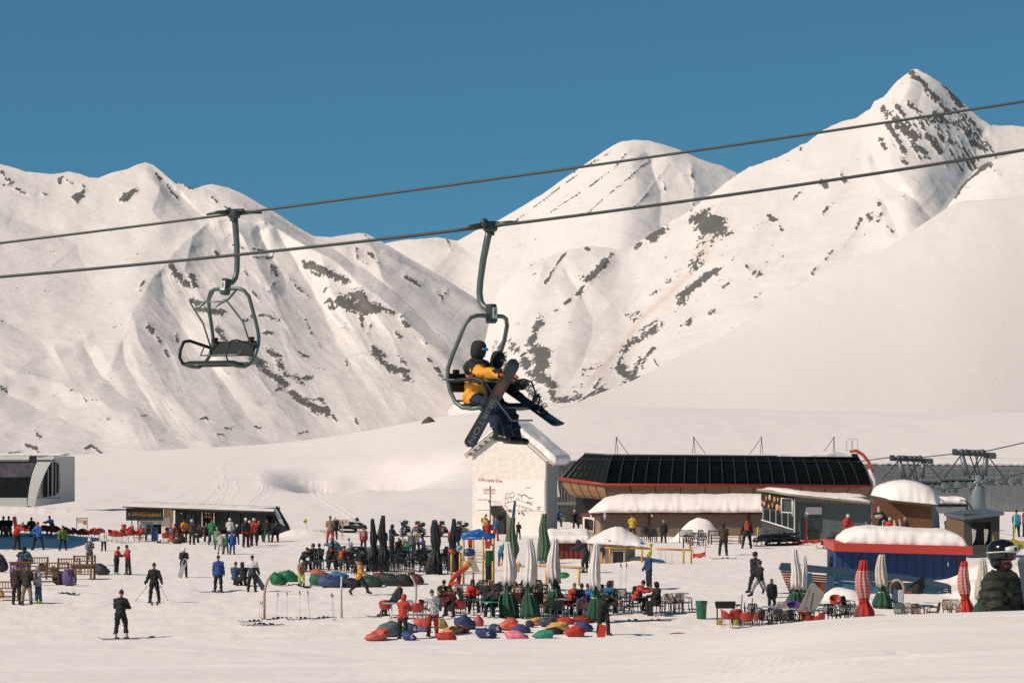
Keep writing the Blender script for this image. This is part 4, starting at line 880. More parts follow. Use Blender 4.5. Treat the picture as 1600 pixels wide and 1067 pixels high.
# ---- white gabled hall with the long grey side
def hall():
 Y = 212.0; u = Y / F
 A = Vector(((738 - 800) * u, Y, 0));
 yaw = R(10)
 X0, X1 = (738 - 800) * u, (861 - 800) * u
 t = thing('white_hall', 'white gabled hall with snowy roof and painted lettering on its gable', 'hall', (0, Y, 0), R(-24)); t.scale = (1.095, 1, 1)
 t2 = thing('grey_hall', 'long low grey hall with ribbed wall and snowy eave behind the lift terminal', 'hall', (0, 236, 0))
 def fr(yy): return (lambda p: (p - 800) * yy / F), (lambda r: CZ - (r - HOR) * yy / F)
 X, Z = fr(Y)
 # gable outline (front face), slightly lower at the right eave
 pts = [(X(738), Z(845)), (X(861), Z(845)), (X(852), Z(722)), (X(806), Z(680)), (X(792), Z(668)), (X(738), Z(711))]
 pts[1] = (X(852), Z(845))
 f = MB(); f.prism(pts, .3, off=.15); f.build('gable_wall', M('#f0e9df', 'paint', .8, 3), t)
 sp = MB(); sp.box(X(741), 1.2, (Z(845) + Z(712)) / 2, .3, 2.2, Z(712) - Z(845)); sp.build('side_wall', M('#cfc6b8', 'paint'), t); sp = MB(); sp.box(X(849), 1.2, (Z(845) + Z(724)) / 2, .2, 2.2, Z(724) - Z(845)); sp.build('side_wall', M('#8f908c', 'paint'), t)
 Y = 236.0; X, Z = fr(Y)
 lx1 = X(1640); lw = MB(); a = Vector((X(860), 1.4, 0)); b_ = Vector((lx1 * 1.09, 22, 0))
 zt0 = CZ - (722 - HOR) * (Y + 1.4) / F; zt1 = CZ - (729 - HOR) * (Y + 22) / F
 lw.add([(a.x, a.y, 0), (b_.x, b_.y, 0), (b_.x, b_.y, zt1), (a.x, a.y, zt0)], [(0, 1, 2, 3)])
 lwo = lw.build('long_wall', M('#a9aaa5', 'paint', .7, 2), t2)
 rb = MB()
 n = 170
 for k in range(n):
  q = a.lerp(b_, (k + .5) / n); zt = zt0 + (zt1 - zt0) * (k + .5) / n; rb.box(q.x, q.y - .03, zt / 2, .05, .03, zt - .3)
 rb.build('wall_rib', M('#9fa09b', 'paint', .7, 2), lwo)
 pn = MB(); pn.box(X(861), .2, (Z(738) + Z(779)) / 2, .9, .12, Z(738) - Z(779)); pn.add([(X(853), -.1, Z(724)), (X(853), -.1, Z(776)), (X(875), -.1, Z(776)), (X(870), -.1, Z(744)), (X(861), -.1, Z(731))], [(0, 1, 2, 3, 4)]); pn.build('porch_screen', M('#d8d4cb', 'paint'), t2)
 cp = MB(); cp.box(X(853.5), -.1, (Z(776) + Z(845)) / 2, .14, .14, Z(776) - Z(845)); cp.build('porch_post', M('#8c9291', 'metal'), t2)
 dr = MB(); dr.box(X(862), .9, (Z(780) + Z(845)) / 2, .7, .1, Z(780) - Z(845)); dr.build('doorway', M('#161a1c', 'paint'), t2)
 pw = MB(); pw.box(X(883), .9, (Z(796) + Z(845)) / 2, X(899) - X(867), .12, Z(790) - Z(845)); pw.box(X(883), .8, Z(805.5), X(899) - X(867), .05, .06); pw.box(X(885), -.2, Z(786), X(905) - X(858), 2.0, .2); pw.build('lower_wall', M('#737671', 'paint', .8, 3), t2)
 X, Z = fr(212.0)
 # roof: two slopes with thick snow, rafters showing under the left eave
 ridge = (X(793), Z(662)); eL = (X(728), Z(713)); eR = (X(866), Z(727))
 rf = MB()
 for (p, q, s) in ((eL, ridge, 1), (ridge, eR, -1)):
  th = .16
  rf.add([(p[0], -.25, p[1]), (q[0], -.25, q[1]), (q[0], 2.4, q[1]), (p[0], 2.4, p[1]), (p[0], -.25, p[1] + th), (q[0], -.25, q[1] + th), (q[0], 2.4, q[1] + th), (p[0], 2.4, p[1] + th)],
    [(0, 3, 2, 1), (4, 5, 6, 7), (0, 1, 5, 4), (1, 2, 6, 5), (2, 3, 7, 6), (3, 0, 4, 7)])
 ro = rf.build('roof', M('#b9b4a4', 'paint'), t)
 dx, dz = ridge[0] - eL[0], ridge[1] - eL[1]; L_ = math.hypot(dx, dz); an = math.atan2(dz, dx)
 for k in range(7):
  q = .10 + k * .125; dt = MB(); dt.box(eL[0] + dx * q + .10, -.29, eL[1] + dz * q - .05, .24, .06, .10); dt.build('rafter_end', M('#3a3328', 'wood'), ro)
 bb = MB(); bb.box((eL[0] + ridge[0]) / 2 + .08, -.24, (eL[1] + ridge[1]) / 2 - .08, L_, .05, .20, ry=-an); bb.build('barge_board', M('#a7a492', 'paint'), ro)
 # snow on both slopes
 def slope_snow(p, q, h0, h1, y0, y1, seed):
  n = 40; m = 16; uu = np.linspace(0, 1, n); yy = y0 + (y1 - y0) * np.array([0, .0001, .003, .01, .03, .06, .1, .2, .3, .4, .5, .6, .7, .8, .9, 1]); U, YY = np.meshgrid(uu, yy)
  nx, nz = -(q[1] - p[1]), (q[0] - p[0]); l = math.hypot(nx, nz); nx /= l; nz /= l
  if nz < 0: nx, nz = -nx, -nz
  t1 = np.clip(np.minimum(U, 1 - U) * 9, 0, 1); t2 = np.clip((YY - y0) / .06, 0, 1); th = (h0 + (h1 - h0) * U) * np.sqrt(1 - (1 - t1) ** 2) * np.sqrt(1 - (1 - t2) ** 2) * (1 + .3 * (fbm(U * 5, YY, 3, seed) - .5)) + .165
  P = np.stack([p[0] + (q[0] - p[0]) * U + nx * th, YY, p[1] + (q[1] - p[1]) * U + nz * th], -1)
  grid_obj('snow', P, snow_mat('snow_roof', 2.2), parent=ro)
 slope_snow(eL, ridge, .12, .15, -.27, 2.4, 4); slope_snow(eR, ridge, .5, .35, -.28, 2.4, 5)
 X, Z = fr(236.0)
 # eave of the long wall with its strip of snow
 ev = MB(); ev.tube([(X(849), -.3, Z(721.5)), (X(862), -.2, Z(722.5)), (a.x, a.y - .25, zt0 + .05), (b_.x, b_.y - .25, zt1 + .05)], .07, 6); ev.build('eave', M('#4b4e4c', 'metal'), t2)
 n = 200; uu = np.linspace(0, 1, n); P = []
 for (dy, dz_) in ((-.35, .0), (-.36, .12), (-.1, .24), (.8, .34), (3.0, .5), (7, .6), (7.2, .2)):
  h = 1 + .25 * (fbm(uu * 30, uu * 0 + dy * .2, 3, 14) - .5); e_ = .04 * np.sign(np.sin(uu * 420)) * (dy < -.3)
  P.append(np.stack([a.x + (b_.x - a.x) * uu, a.y + (b_.y - a.y) * uu + dy, zt0 + (zt1 - zt0) * uu + .06 + dz_ * h + e_], -1))
 grid_obj('roof_snow', np.array(P), snow_mat('snow_roof', 2.2), parent=t2)
 X, Z = fr(212.0)
 # door with a dark canopy, banner poster and tank
 dk = MB(); dk.prism([(X(772), Z(790)), (X(785), Z(790)), (X(791), Z(799)), (X(790), Z(805)), (X(775), Z(805))], .8, off=-.4); dk.box(X(784.5), -.2, (Z(804) + Z(845)) / 2, .62, .5, Z(804) - Z(845)); do = dk.build('door', M('#1c211f', 'paint'), t)
 dp = MB(); dp.box(X(778.5), -.5, (Z(803) + Z(845)) / 2, .40, .06, Z(803) - Z(845)); dp.build('door_panel', M('#6b4325', 'wood'), do)
 # painted board: red heading lines, a sketch of a mountain village, small print
 bd = MB(); bd.box((X(745) + X(851)) / 2, -.03, (Z(752) + Z(790)) / 2 - .1, X(851) - X(745), .04, Z(746) - Z(793)); po = bd.build('painted_board', M('#ece4de', 'paint', .8), t)
 def line(txt, x, z, size, col, name='lettering', wd=None, sk=0.0):
  q, w_ = text_mb(txt, size, .012); k = (wd / w_) if wd else 1
  q.v = [(x + a_ * k, b2 - .065, z + c - a_ * k * sk) for a_, b2, c in q.v]; return q.build(name, M(col, 'paint'), po)
 line('\u10d1\u10d0\u10e0\u10d8 my\u00f6le \u0160\u010dilva', X(747), Z(751.6), .34, '#d0705c', wd=X(785.5) - X(747), sk=.06)
 line('\u10e1\u10d0\u10d7\u10d8\u10dd \u10d3\u10d8\u10d0', X(755), Z(767), .30, '#dd9c8c', wd=X(775) - X(755)); line('0551 25 01', X(756), Z(772), .24, '#dd9c8c', wd=X(774) - X(756))
 line('o p e n  d a i l y', X(746), Z(781.5), .17, '#98938f', wd=X(764) - X(746), sk=.03); line('w w w  \u2014 \u2014', X(769), Z(784.5), .12, '#98938f', wd=X(783) - X(769), sk=.03)
 line('snow', X(822), Z(762), .16, '#8e8a84'); line('line', X(824), Z(785.5), .2, '#6f6a64', wd=.3)
 line('mont\nclub', X(839), Z(792), .15, '#98615a', wd=.32)
 sk = MB(); rnd = random.Random(5)
 def st_(pp, r=.018): sk.tube([(X(a_), -.06, Z(b2)) for a_, b2 in pp], r, 4)
 st_([(790, 775), (793, 769), (797, 772), (802, 768), (805, 775)]); st_([(809, 771), (815, 774), (820, 772), (827, 777), (833, 778)], .028); st_([(789, 786), (797, 784), (806, 782)]); st_([(789, 789), (794, 795), (800, 798)]); st_([(806, 788), (816, 791), (826, 793), (832, 796)]); st_([(806, 779), (814, 782), (823, 785), (832, 788)]); st_([(791, 778), (797, 777), (803, 776)])
 for k in range(26):
  x = rnd.uniform(790, 832); y = rnd.uniform(770, 796); st_([(x, y), (x + rnd.uniform(-1, 1), y + rnd.uniform(2, 6))], .012)
 for (x, y) in ((811, 801), (816, 800), (796, 798), (818, 803)): sk.ell(X(x), -.06, Z(y), .05, .015, .09, 8, 6)
 sk.build('sketch', M('#5f564b', 'paint'), po)
 return t
hall()
# ---- lift terminal: long dark glass capsule with a timber belly
def terminal():
 Y = 224.0; u = Y / F; pc = 1120
 t = thing('lift_terminal', 'long dark glazed lift terminal with red trim line and curved timber belly', 'lift station', ((pc - 800) * u, Y, 0), R(0))
 X = lambda p, d=0: (p - 800) * (Y + d) / F - (pc - 800) * u
 Z = lambda r, d=0: CZ - (r - HOR) * (Y + d) / F
 # plan: front-left corner at p=945 (nearest), left end recedes to p=876, front runs right to 1362
 def ring(rows):
  """rows: list of (row, inset) ; returns for each the path left-back .. front-left .. front-right"""
  out = []
  for r, ins, lft in rows:
   out.append([Vector((X(876 + lft, 5.0), 5.0 + ins * .3, Z(r[0], 5.0))), Vector((X(945 + lft * .35), .0 + ins, Z(r[1], ins))), Vector((X(1362 - lft * .45, 12), 12 + ins, Z(r[2], 12 + ins)))])
  return out
 cur = [((747, 757, 759), 0.0, 0), ((738, 745, 747), .12, 8), ((727, 731, 733), .45, 18), ((716, 718, 722), 1.0, 30), ((709, 711, 714), 1.7, 38)]
 rg = ring([(c[0], c[1], c[2]) for c in cur])
 g = MB()
 for i in range(len(rg) - 1):
  for j in range(2): g.add([rg[i][j], rg[i][j + 1], rg[i + 1][j + 1], rg[i + 1][j]], [(0, 1, 2, 3)], False)
 go = g.build('glazing', M('#121514', 'dim'), t)
 rb = MB()
 for j, n in ((0, 8), (1, 21)):
  for k in range(n + 1 if j == 1 else n):
   q = k / n; rb.tube([rg[i][j].lerp(rg[i][j + 1], q) + Vector((0, -.03, 0)) for i in range(len(rg))], .035 if j else .022, 5)
 for i in (3,):
  rb.tube([v + Vector((0, -.03, 0)) for v in rg[i]], .03, 5)
 rb.build('glazing_bar', M('#3c4245', 'metal'), go)
 rd = MB(); rd.tube([rg[0][0] + Vector((-.1, -.05, 0)), rg[0][1] + Vector((0, -.12, -.02)), rg[0][2] + Vector((0, -.12, 0))], .14, 6); rd.build('red_trim', M('#a53420', 'paint'), t)
 # timber belly
 bl = [((750, 760, 762), 0.06, 0), ((762, 768, 770), .12, 5), ((772, 776, 777), .35, 12), ((776, 781, 783), .7, 20)]
 bg_ = ring([(c[0], c[1], c[2]) for c in bl])
 w_ = MB()
 for i in range(len(bg_) - 1):
  for j in range(2):
   n = 4
   for k in range(n):
    a0, a1 = bg_[i][j].lerp(bg_[i + 1][j], k / n), bg_[i][j + 1].lerp(bg_[i + 1][j + 1], k / n); b0, b1 = bg_[i][j].lerp(bg_[i + 1][j], (k + .86) / n), bg_[i][j + 1].lerp(bg_[i + 1][j + 1], (k + .86) / n)
    off = Vector((0, .015, 0)); w_.add([a0, a1, b1, b0], [(0, 1, 2, 3)]); c0, c1 = bg_[i][j].lerp(bg_[i + 1][j], (k + 1) / n), bg_[i][j + 1].lerp(bg_[i + 1][j + 1], (k + 1) / n); w_.add([b0 + off, b1 + off, c1 + off, c0 + off], [(0, 1, 2, 3)])
 wo = w_.build('timber_belly', M('#8d6d4e', 'wood', .8, 4), t)
 for j, n in ((0, 5), (1, 11)):
  for k in range(n + 1):
   q = k / n; sm = MB(); sm.tube([bg_[i][j].lerp(bg_[i][j + 1], q) + Vector((0, -.02, 0)) for i in range(len(bg_))], .035, 5); sm.build('seam', M('#191715', 'metal'), wo)
 un = MB(); un.add([bg_[3][0], bg_[3][1], bg_[3][2], Vector((X(1362, 16), 16, Z(783, 16)))], [(0, 1, 2, 3)]); un.add([(X(975, 3), 3, 0), (X(1345, 14), 14, 0), (X(1345, 14), 14, 2.9), (X(975, 3), 3, 2.9)], [(0, 1, 2, 3)]); un.add([(X(900, 6), 6, 0), (X(975, 6), 6, 0), (X(975, 6), 6, Z(776, 6)), (X(900, 6), 6, Z(774, 6))], [(0, 1, 2, 3)]); un.build('underside', M('#2c3030', 'paint'), t)
 # roof deck with snow and radio masts
 rf = MB(); rf.add([rg[4][0], rg[4][1], rg[4][2], Vector((X(1345, 18), 18, Z(714, 18))), Vector((X(915, 6), 6, Z(709, 6)))], [(0, 1, 2, 3, 4)]); rf.tube([rg[4][0] + Vector((0, 0, .02)), rg[4][1] + Vector((0, 0, .02)), rg[4][2] + Vector((0, 0, .02))], .08, 6)
 ro = rf.build('roof', M('#59605f', 'metal'), t)
 ps = np.linspace(958, 1338, 120); dd = 12 * (ps - 945) / 417; P = []
 amp = np.interp(ps, [950, 1030, 1080, 1150, 1200, 1260, 1300, 1330], [.03, .06, .16, .12, .16, .12, .42, .10])
 for j, (yy, hh) in enumerate(((1.75, 0), (1.8, .6), (2.1, 1), (3.2, 1.1), (5.5, 1.1), (5.6, 0))):
  yv = yy + dd; P.append(np.stack([(ps - 800) * (Y + yv) / F - (pc - 800) * u, yv, CZ - (np.interp(ps, [958, 1342], [711.3, 713.6]) - HOR) * (Y + 1.7 + dd) / F + amp * hh * (1 + .4 * (fbm(ps / 14, ps * 0 + j * .3, 2, 3) - .5))], -1))
 grid_obj('snow', np.array(P), snow_mat('snow_roof', 2.2), parent=ro)
 for p, d in ((963, 1), (1084, 1), (1190, -1), (1303, -1)):
  m = MB(); e = 2.5 + 12 * (p - 945) / 417; z0, z1 = Z(710, e), Z(683.5, e); xx = X(p, e)
  m.tube([(xx, e, z1), (xx - .12, e - .2, z0)], .025, 5); m.tube([(xx, e, z1), (xx + .14, e + .4, z0)], .025, 5); m.tube([(xx, e, z1), (xx + d * .98, e + .1, z0)], .025, 5); m.ell(xx, e, z1, .07, .07, .07, 8, 6)
  m.build('roof_mast', M('#4a4a48', 'metal'), ro)
 hd = MB()
 T3 = lambda p, r, d=12.2: (X(p, d), d, Z(r, d))
 for a_, b2 in ((1323, 1333), (1331, 1341)): hd.tube([T3(a_, 706), T3(a_, 690), T3(a_ + 3, 685), T3(b2 - 2, 686), T3(b2, 704)], .02, 5)
 hd.build('ladder_hoop', M('#8d8b86', 'metal'), ro)
 ar = MB(); ar.tube([T3(1328, 705), T3(1338, 704), T3(1348, 710, 12), T3(1357, 721, 11.8), T3(1361, 733, 11.6), T3(1364, 738, 11.5)], .13, 8); ar.build('red_arch', M('#b83524', 'paint'), t)
 ws = MB(); ws.tube([T3(1358, 733, 11.4), T3(1363, 744, 11.3), T3(1367, 752, 11.2), T3(1366, 764, 11.2)], [.11, .17, .13, .08], 8); ws.build('ice_lump', M('#cfc3c2', 'rough'), t)
 bx = MB(); bx.box(X(1336, 12.5), 12.8, Z(711, 12.5), .5, .5, .25, bev=.05); bx.build('vent_box', M('#2b3033', 'metal'), ro)
 # supports
 for p in (1010, 1180, 1330): q = MB(); e = 2.5 + 12 * (p - 945) / 417; q.box(X(p, e), e, 1.4, .8, .8, 2.9); q.build('pier', M('#4b4d4c', 'rough'), t)
 return t
terminal()
# ---- long brown shack under a thick snow roof
def shack():
 Y = 207.0; u = Y / F; pc = 1050; g0 = gz((pc - 800) * u, Y)
 t = thing('brown_shack', 'long low brown timber shack under a thick white snow roof', 'shack', ((pc - 800) * u, Y, g0))
 X = lambda p: (p - pc) * u
 Z = lambda r: CZ - (r - HOR) * u - g0
 w_ = MB(); planks(w_, X(938), X(1220), Z(845), Z(799), 0, 90, seed=3); wo = w_.build('front_wall', M('#77675a', 'wood', .85, 5), t)
 e = MB(); e.add([(X(911), 2.2, Z(843)), (X(938), 0, Z(848)), (X(938), 0, Z(800)), (X(911), 2.2, Z(806))], [(0, 1, 2, 3)]); e.box(X(1080), 3, Z(820), X(1230) - X(925), .2, 2); e.build('end_wall', M('#8a7664', 'wood'), t)
 wf = MB(); wf.add([(X(912), 1.9, Z(808)), (X(929), .55, Z(809)), (X(928), .55, Z(832)), (X(912), 1.9, Z(829))], [(0, 1, 2, 3)]); f = wf.build('window', M('#d5cfc6', 'paint'), t)
 g = MB(); g.add([(X(914.5), 1.65, Z(811)), (X(926.5), .66, Z(812)), (X(926), .66, Z(829)), (X(914.5), 1.65, Z(827))], [(0, 1, 2, 3)]); g.v = [(x - .02, y - .1, z) for x, y, z in g.v]; g.build('pane', M('#191d1f', 'glass'), f)
 bo = MB(); bo.box((X(938) + X(1225)) / 2, -.25, Z(802.5), X(1225) - X(938), .5, .10); bo.add([(X(908), 2.0, Z(803)), (X(940), -.5, Z(800)), (X(940), -.5, Z(804.5)), (X(909), 2.0, Z(808))], [(0, 1, 2, 3)]); bo.build('eave_board', M('#5e2f22', 'wood'), t)
 for p in (1014, 1170):
  q = MB(); q.box(X(p), -.06, Z(822), .16, .06, 2.1); q.build('door_post', M('#5a2419', 'wood'), t)
 xs = np.linspace(X(921), X(1238), 150); P = []
 pr = np.interp(xs, [X(921), X(934), X(950), X(975), X(1050), X(1230), X(1238)], [.0, .30, .62, .85, .8, .85, .75])
 for j, (yy, zz, k) in enumerate(((.15, -.04, 0), (-.62, -.02, .10), (-.72, .03, .16), (-.66, .12, .3), (-.3, .22, .60), (.6, .30, .95), (2.5, .35, 1.15), (4.0, .2, 1.0), (4.1, -.1, 0))):
  wv = .10 * (fbm(xs * 1.6, xs * 0, 3, 12) - .5) * (yy < -.5)
  P.append(np.stack([xs, np.full(len(xs), yy), Z(801) + zz * np.minimum(1, pr * 2) + pr * k * (1 + .15 * (fbm(xs * .6, xs * 0 + j * .3, 3, 4) - .5)) + wv * .8], -1))
 grid_obj('roof_snow', np.array(P), snow_mat('snow_roof', 2.2), parent=t)
 ic = MB()
 for p in (923, 944, 945.5, 1018): ic.box(X(p), -.55, Z(803.5 + (p % 3)), .10, .06, .18)
 ic.tube([(X(944), -.5, Z(800)), (X(945), -.5, Z(812))], [.12, .02], 6); ic.build('hanging_ice', M('#d6d3d0', 'rough'), t)
 return t
shack()
# ---- grey kiosk with food pictures
def kiosk():
 Y = 200.0; u = Y / F; pc = 1270; g0 = gz((pc - 800) * u, Y)
 t = thing('food_kiosk', 'grey timber kiosk with round food pictures and thin sloping snow roof', 'kiosk', ((pc - 800) * u, Y, g0))
 X = lambda p: (p - pc) * u
 Z = lambda r: CZ - (r - HOR) * u - g0
 # left wing: turned wall with pictures and windows, right part in shade
 LB, LF = (X(1196), 2.6), (X(1240), -.2)          # wall from back-left to the front corner
 def E(a, r0, r1): x = LB[0] + (LF[0] - LB[0]) * a; y = LB[1] + (LF[1] - LB[1]) * a; return (x, y - .0, Z(r0 + (r1 - r0) * a))
 w_ = MB(); w_.add([E(0, 765, 772), E(1, 765, 772), E(1, 860, 866), E(0, 850, 860)], [(0, 1, 2, 3)]); w_.build('end_wall', M('#3a4042', 'wood'), t)
 pb = MB(); a_ = [E(-.02, 771, 771), E(.66, 772, 777), E(.66, 792, 800), E(-.02, 792, 792)]; pb.add([(x - .04, y - .06, z) for x, y, z in a_], [(0, 1, 2, 3)]); po = pb.build('picture_board', M('#2c231c', 'paint'), t)
 for k, (a, r, s) in enumerate(((.03, 786, .10), (.10, 788, .11), (.16, 780, .12), (.24, 792, .10), (.27, 778, .14), (.36, 790, .12), (.42, 781, .13), (.50, 793, .15), (.58, 794, .15), (.53, 781, .10))):
  x, y, z = E(a, r, r); q = MB(); q.ell(x - .08, y - .12, z, s, .03, s * 1.5, 10, 7, rot=(0, 0, -.9)); q.build('food_picture', M(('#b98b58', '#c8a27a', '#9a6a3c')[k % 3], 'paint'), po)
 wn = MB(); wp = MB()
 for k in range(5):
  a0, a1 = .08 + k * .19, .08 + k * .19 + .15
  if k >= 3: r0, r1 = 795, 801
  else: r0, r1 = 797, 801
  c = [E(a0, 797, 803), E(a1, 797, 803), E(a1, 812, 824), E(a0, 812, 824)]; wp.add([(x - .05, y - .07, z) for x, y, z in c], [(0, 1, 2, 3)])
 wp.build('low_pane', M('#222b30', 'glass'), t)
 for a in (.05, .27, .46, .65, .84): wn.tube([Vector(E(a, 795, 801)) + Vector((-.06, -.1, 0)), Vector(E(a, 813, 826)) + Vector((-.06, -.1, 0))], .025, 5)
 wn.tube([Vector(E(0, 814, 827)) + Vector((-.06, -.1, 0)), Vector(E(1, 814, 827)) + Vector((-.06, -.1, 0))], .06, 6)
 for a in (.64, .98): wn.tube([Vector(E(a, 775, 780)) + Vector((-.06, -.1, 0)), Vector(E(a, 800, 806)) + Vector((-.06, -.1, 0))], .06, 6)
 for r in (777, 799): wn.tube([Vector(E(.64, r, r + 2)) + Vector((-.06, -.1, 0)), Vector(E(.98, r, r + 2)) + Vector((-.06, -.1, 0))], .05, 6)
 wn.build('window_frame', M('#c9c9c3', 'paint'), t)
 f = MB(); planks(f, X(1242), X(1362), Z(866), Z(776), 0, 34, seed=8); f.build('front_wall', M('#56605f', 'wood', .8, 5), t)
 fb = MB(); fb.box((X(1240) + X(1364)) / 2, -.10, Z(781), X(1364) - X(1240), .14, .42, ry=.045); fb.build('fascia', M('#6f685c', 'wood'), t)
 dr = MB(); dr.box(X(1266), -.05, Z(836), 1.2, .05, 2.4); do = dr.build('door', M('#1b2022', 'paint'), t)
 q = MB(); q.box(X(1271), -.1, Z(818), .9, .06, .9); q.build('pane', M('#24343a', 'glass'), do)
 q = MB(); q.box(X(1260), -.1, Z(836), .10, .08, 2.4); q.build('door_post', M('#8f3020', 'paint'), t)
 sg = MB(); sg.box(X(1271), -.16, Z(797.5), X(1283) - X(1258), .04, .50); sg.build('sign_board', M('#d8d0c4', 'paint'), t)
 cl = MB(); cl.box(X(1240.5), -.32, Z(806), .09, .09, 2.4); cl.build('corner_post', M('#c4c4be', 'paint'), t)
 # roof falling to the right, thin snow
 rp = [(X(1188), 2.9, Z(765)), (X(1234), -.9, Z(771)), (X(1357), -.9, Z(783.5)), (X(1366), 3.4, Z(779))]
 r = MB(); r.add(rp + [(x, y, z - .14) for x, y, z in rp], [(0, 1, 2, 3), (4, 7, 6, 5), (0, 4, 5, 1), (1, 5, 6, 2), (2, 6, 7, 3), (3, 7, 4, 0)]); ro = r.build('roof', M('#8d8572', 'wood'), t)
 n = 50; P = []
 for v in (0, .03, .08, .3, .6, .9, 1.0):
  row = []
  for k in range(n):
   uu = k / (n - 1); fr = Vector(rp[1]).lerp(Vector(rp[2]), uu); bk = Vector(rp[0]).lerp(Vector(rp[3]), uu); q = fr.lerp(bk, v)
   hh = .16 * min(1, v * 14) * (1 + .3 * math.sin(uu * 9)) * (.35 if uu > .62 and v < .2 else 1) if 0 < v < 1 else 0
   row.append((q.x, q.y, q.z + .006 + hh * min(1, 12 * uu + .1, 12 * (1 - uu) + .1)))
  P.append(row)
 grid_obj('snow', np.array(P), snow_mat('snow_roof', 2.2), parent=ro)
 return t
kiosk()
# ---- timber cabin with domed snow, and the small ones behind it
def cabin():
 Y = 203.0; u = Y / F; pc = 1410; g0 = gz((pc - 800) * u, Y)
 t = thing('timber_cabin', 'brown log cabin with a domed heap of snow on its roof', 'cabin', ((pc - 800) * u, Y, g0))
 X = lambda p: (p - pc) * u
 Z = lambda r: CZ - (r - HOR) * u - g0
 f = MB(); planks(f, X(1386), X(1456), Z(845), Z(782), 0, 16, vertical=False, seed=2); f.build('front_wall', M('#6f4b2f', 'wood', .8, 4), t)
 e = MB(); e.add([(X(1369), 2.4, Z(840)), (X(1387), .0, Z(850)), (X(1387), .0, Z(782)), (X(1369), 2.4, Z(776))], [(0, 1, 2, 3)]); e.build('end_wall', M('#5a3324', 'wood'), t)
 s = MB(); s.add([(X(1456), .0, Z(786)), (X(1456), 0, Z(850)), (X(1478), 2.6, Z(845)), (X(1476), 2.6, Z(806)), (X(1462), .6, Z(790))], [(0, 1, 2, 3, 4)]); s.build('side_cover', M('#5b6c7c', 'fabric'), t)
 rp = [(X(1366), 2.6, Z(774)), (X(1392), -.6, Z(781)), (X(1463), -.6, Z(788)), (X(1478), 2.8, Z(781))]
 r = MB(); r.add(rp + [(x, y, z - .16) for x, y, z in rp], [(0, 1, 2, 3), (4, 7, 6, 5), (0, 4, 5, 1), (1, 5, 6, 2), (2, 6, 7, 3), (3, 7, 4, 0)]); ro = r.build('roof', M('#4d4238', 'wood'), t)
 n = 40; P = []
 for v in (0, .04, .12, .3, .5, .75, .95, 1.0):
  row = []
  for k in range(n):
   uu = k / (n - 1); a = Vector(rp[1]).lerp(Vector(rp[2]), uu); b = Vector(rp[0]).lerp(Vector(rp[3]), uu); q = a.lerp(b, v)
   du = math.sqrt(max(0, 1 - (2 * max(0, min(1, (uu - .0) / 1.0)) - 1) ** 2)); hh = 1.22 * du ** 1.1 * min(1, (v * 3.2 + (.12 if v > 0 else 0))) * (1 if v < .99 else 0)
   row.append((q.x, q.y, q.z + .01 + hh))
  P.append(row)
 grid_obj('snow', np.array(P), snow_mat('snow_roof', 2.2), parent=ro)
 # open shed roof to the right, carrying snow
 t2 = thing('open_shed', 'open shed with dark beam and flat snow roof behind the log cabin', 'shed', ((1490 - 800) * 209 / F, 209, gz((1490 - 800) * 209 / F, 209)))
 u = 209 / F; X = lambda p: (p - 1490) * u
 g1 = t2.location.z; Z = lambda r: CZ - (r - HOR) * u - g1
 q = MB(); q.box((X(1455) + X(1512)) / 2, 0, Z(789.5), X(1512) - X(1455), .2, .2); q.build('beam', M('#1d2021', 'paint'), t2); q = MB(); q.box((X(1455) + X(1512)) / 2, 1.6, Z(788.5), X(1512) - X(1455), .2, .2); q.build('beam', M('#1d2021', 'paint'), t2)
 for p in (1511, 1459): q = MB(); q.box(X(p), 0, (Z(792) + Z(845)) / 2, .14, .14, Z(792) - Z(845)); q.build('post', M('#1d2021', 'paint'), t2)
 snow_cap('roof_snow', t2, X(1455), X(1512), -.15, 2.4, Z(787), .50, edge=.5, seed=6)
 # dark hut at the right
 Y = 176.0; u = Y / F; pc = 1525; g2 = gz((pc - 800) * u, Y)
 t3 = thing('dark_hut', 'small dark grey timber hut with a bare flat roof below the big pylon', 'hut', ((pc - 800) * u, Y, g2))
 X = lambda p: (p - pc) * u
 Z = lambda r: CZ - (r - HOR) * u - g2
 f = MB(); planks(f, X(1506), X(1562), Z(815), Z(802), 0, 4, vertical=False, seed=4); planks(f, X(1506), X(1518), Z(862), Z(815), 0, 3, seed=5); planks(f, X(1548), X(1562), Z(862), Z(815), 0, 4, seed=6); planks(f, X(1506), X(1562), Z(868), Z(851), -.05, 5, vertical=False, seed=7)
 f.build('front_wall', M('#3f413c', 'wood', .85, 4), t3)
 e = MB(); e.add([(X(1487), 2.2, Z(850)), (X(1506), 0, Z(862)), (X(1506), 0, Z(804)), (X(1487), 2.2, Z(806))], [(0, 1, 2, 3)]); e.build('end_wall', M('#5e4a38', 'wood'), t3)
 i_ = MB(); i_.box(X(1534), .8, Z(834), X(1560) - X(1510), .1, 2); i_.build('interior', M('#16191a', 'paint'), t3)
 for p, c in ((1521, '#b0aaa0'), (1540, '#a39d93')):
  q = MB(); q.prism([(X(p - 3), Z(825)), (X(p + 4), Z(827)), (X(p + 2), Z(842)), (X(p - 2), Z(850))], .06, off=-.1); q.build('curtain', M(c, 'fabric'), t3)
 r = MB(); rp = [(X(1484), 2.4, Z(803)), (X(1505), -.5, Z(807)), (X(1567), -.5, Z(799.5)), (X(1545), 2.6, Z(795))]; r.add(rp + [(x, y, z - .18) for x, y, z in rp], [(0, 1, 2, 3), (4, 7, 6, 5), (0, 4, 5, 1), (1, 5, 6, 2), (2, 6, 7, 3), (3, 7, 4, 0)]); r.build('roof', M('#5b6670', 'metal', .5), t3)
cabin()
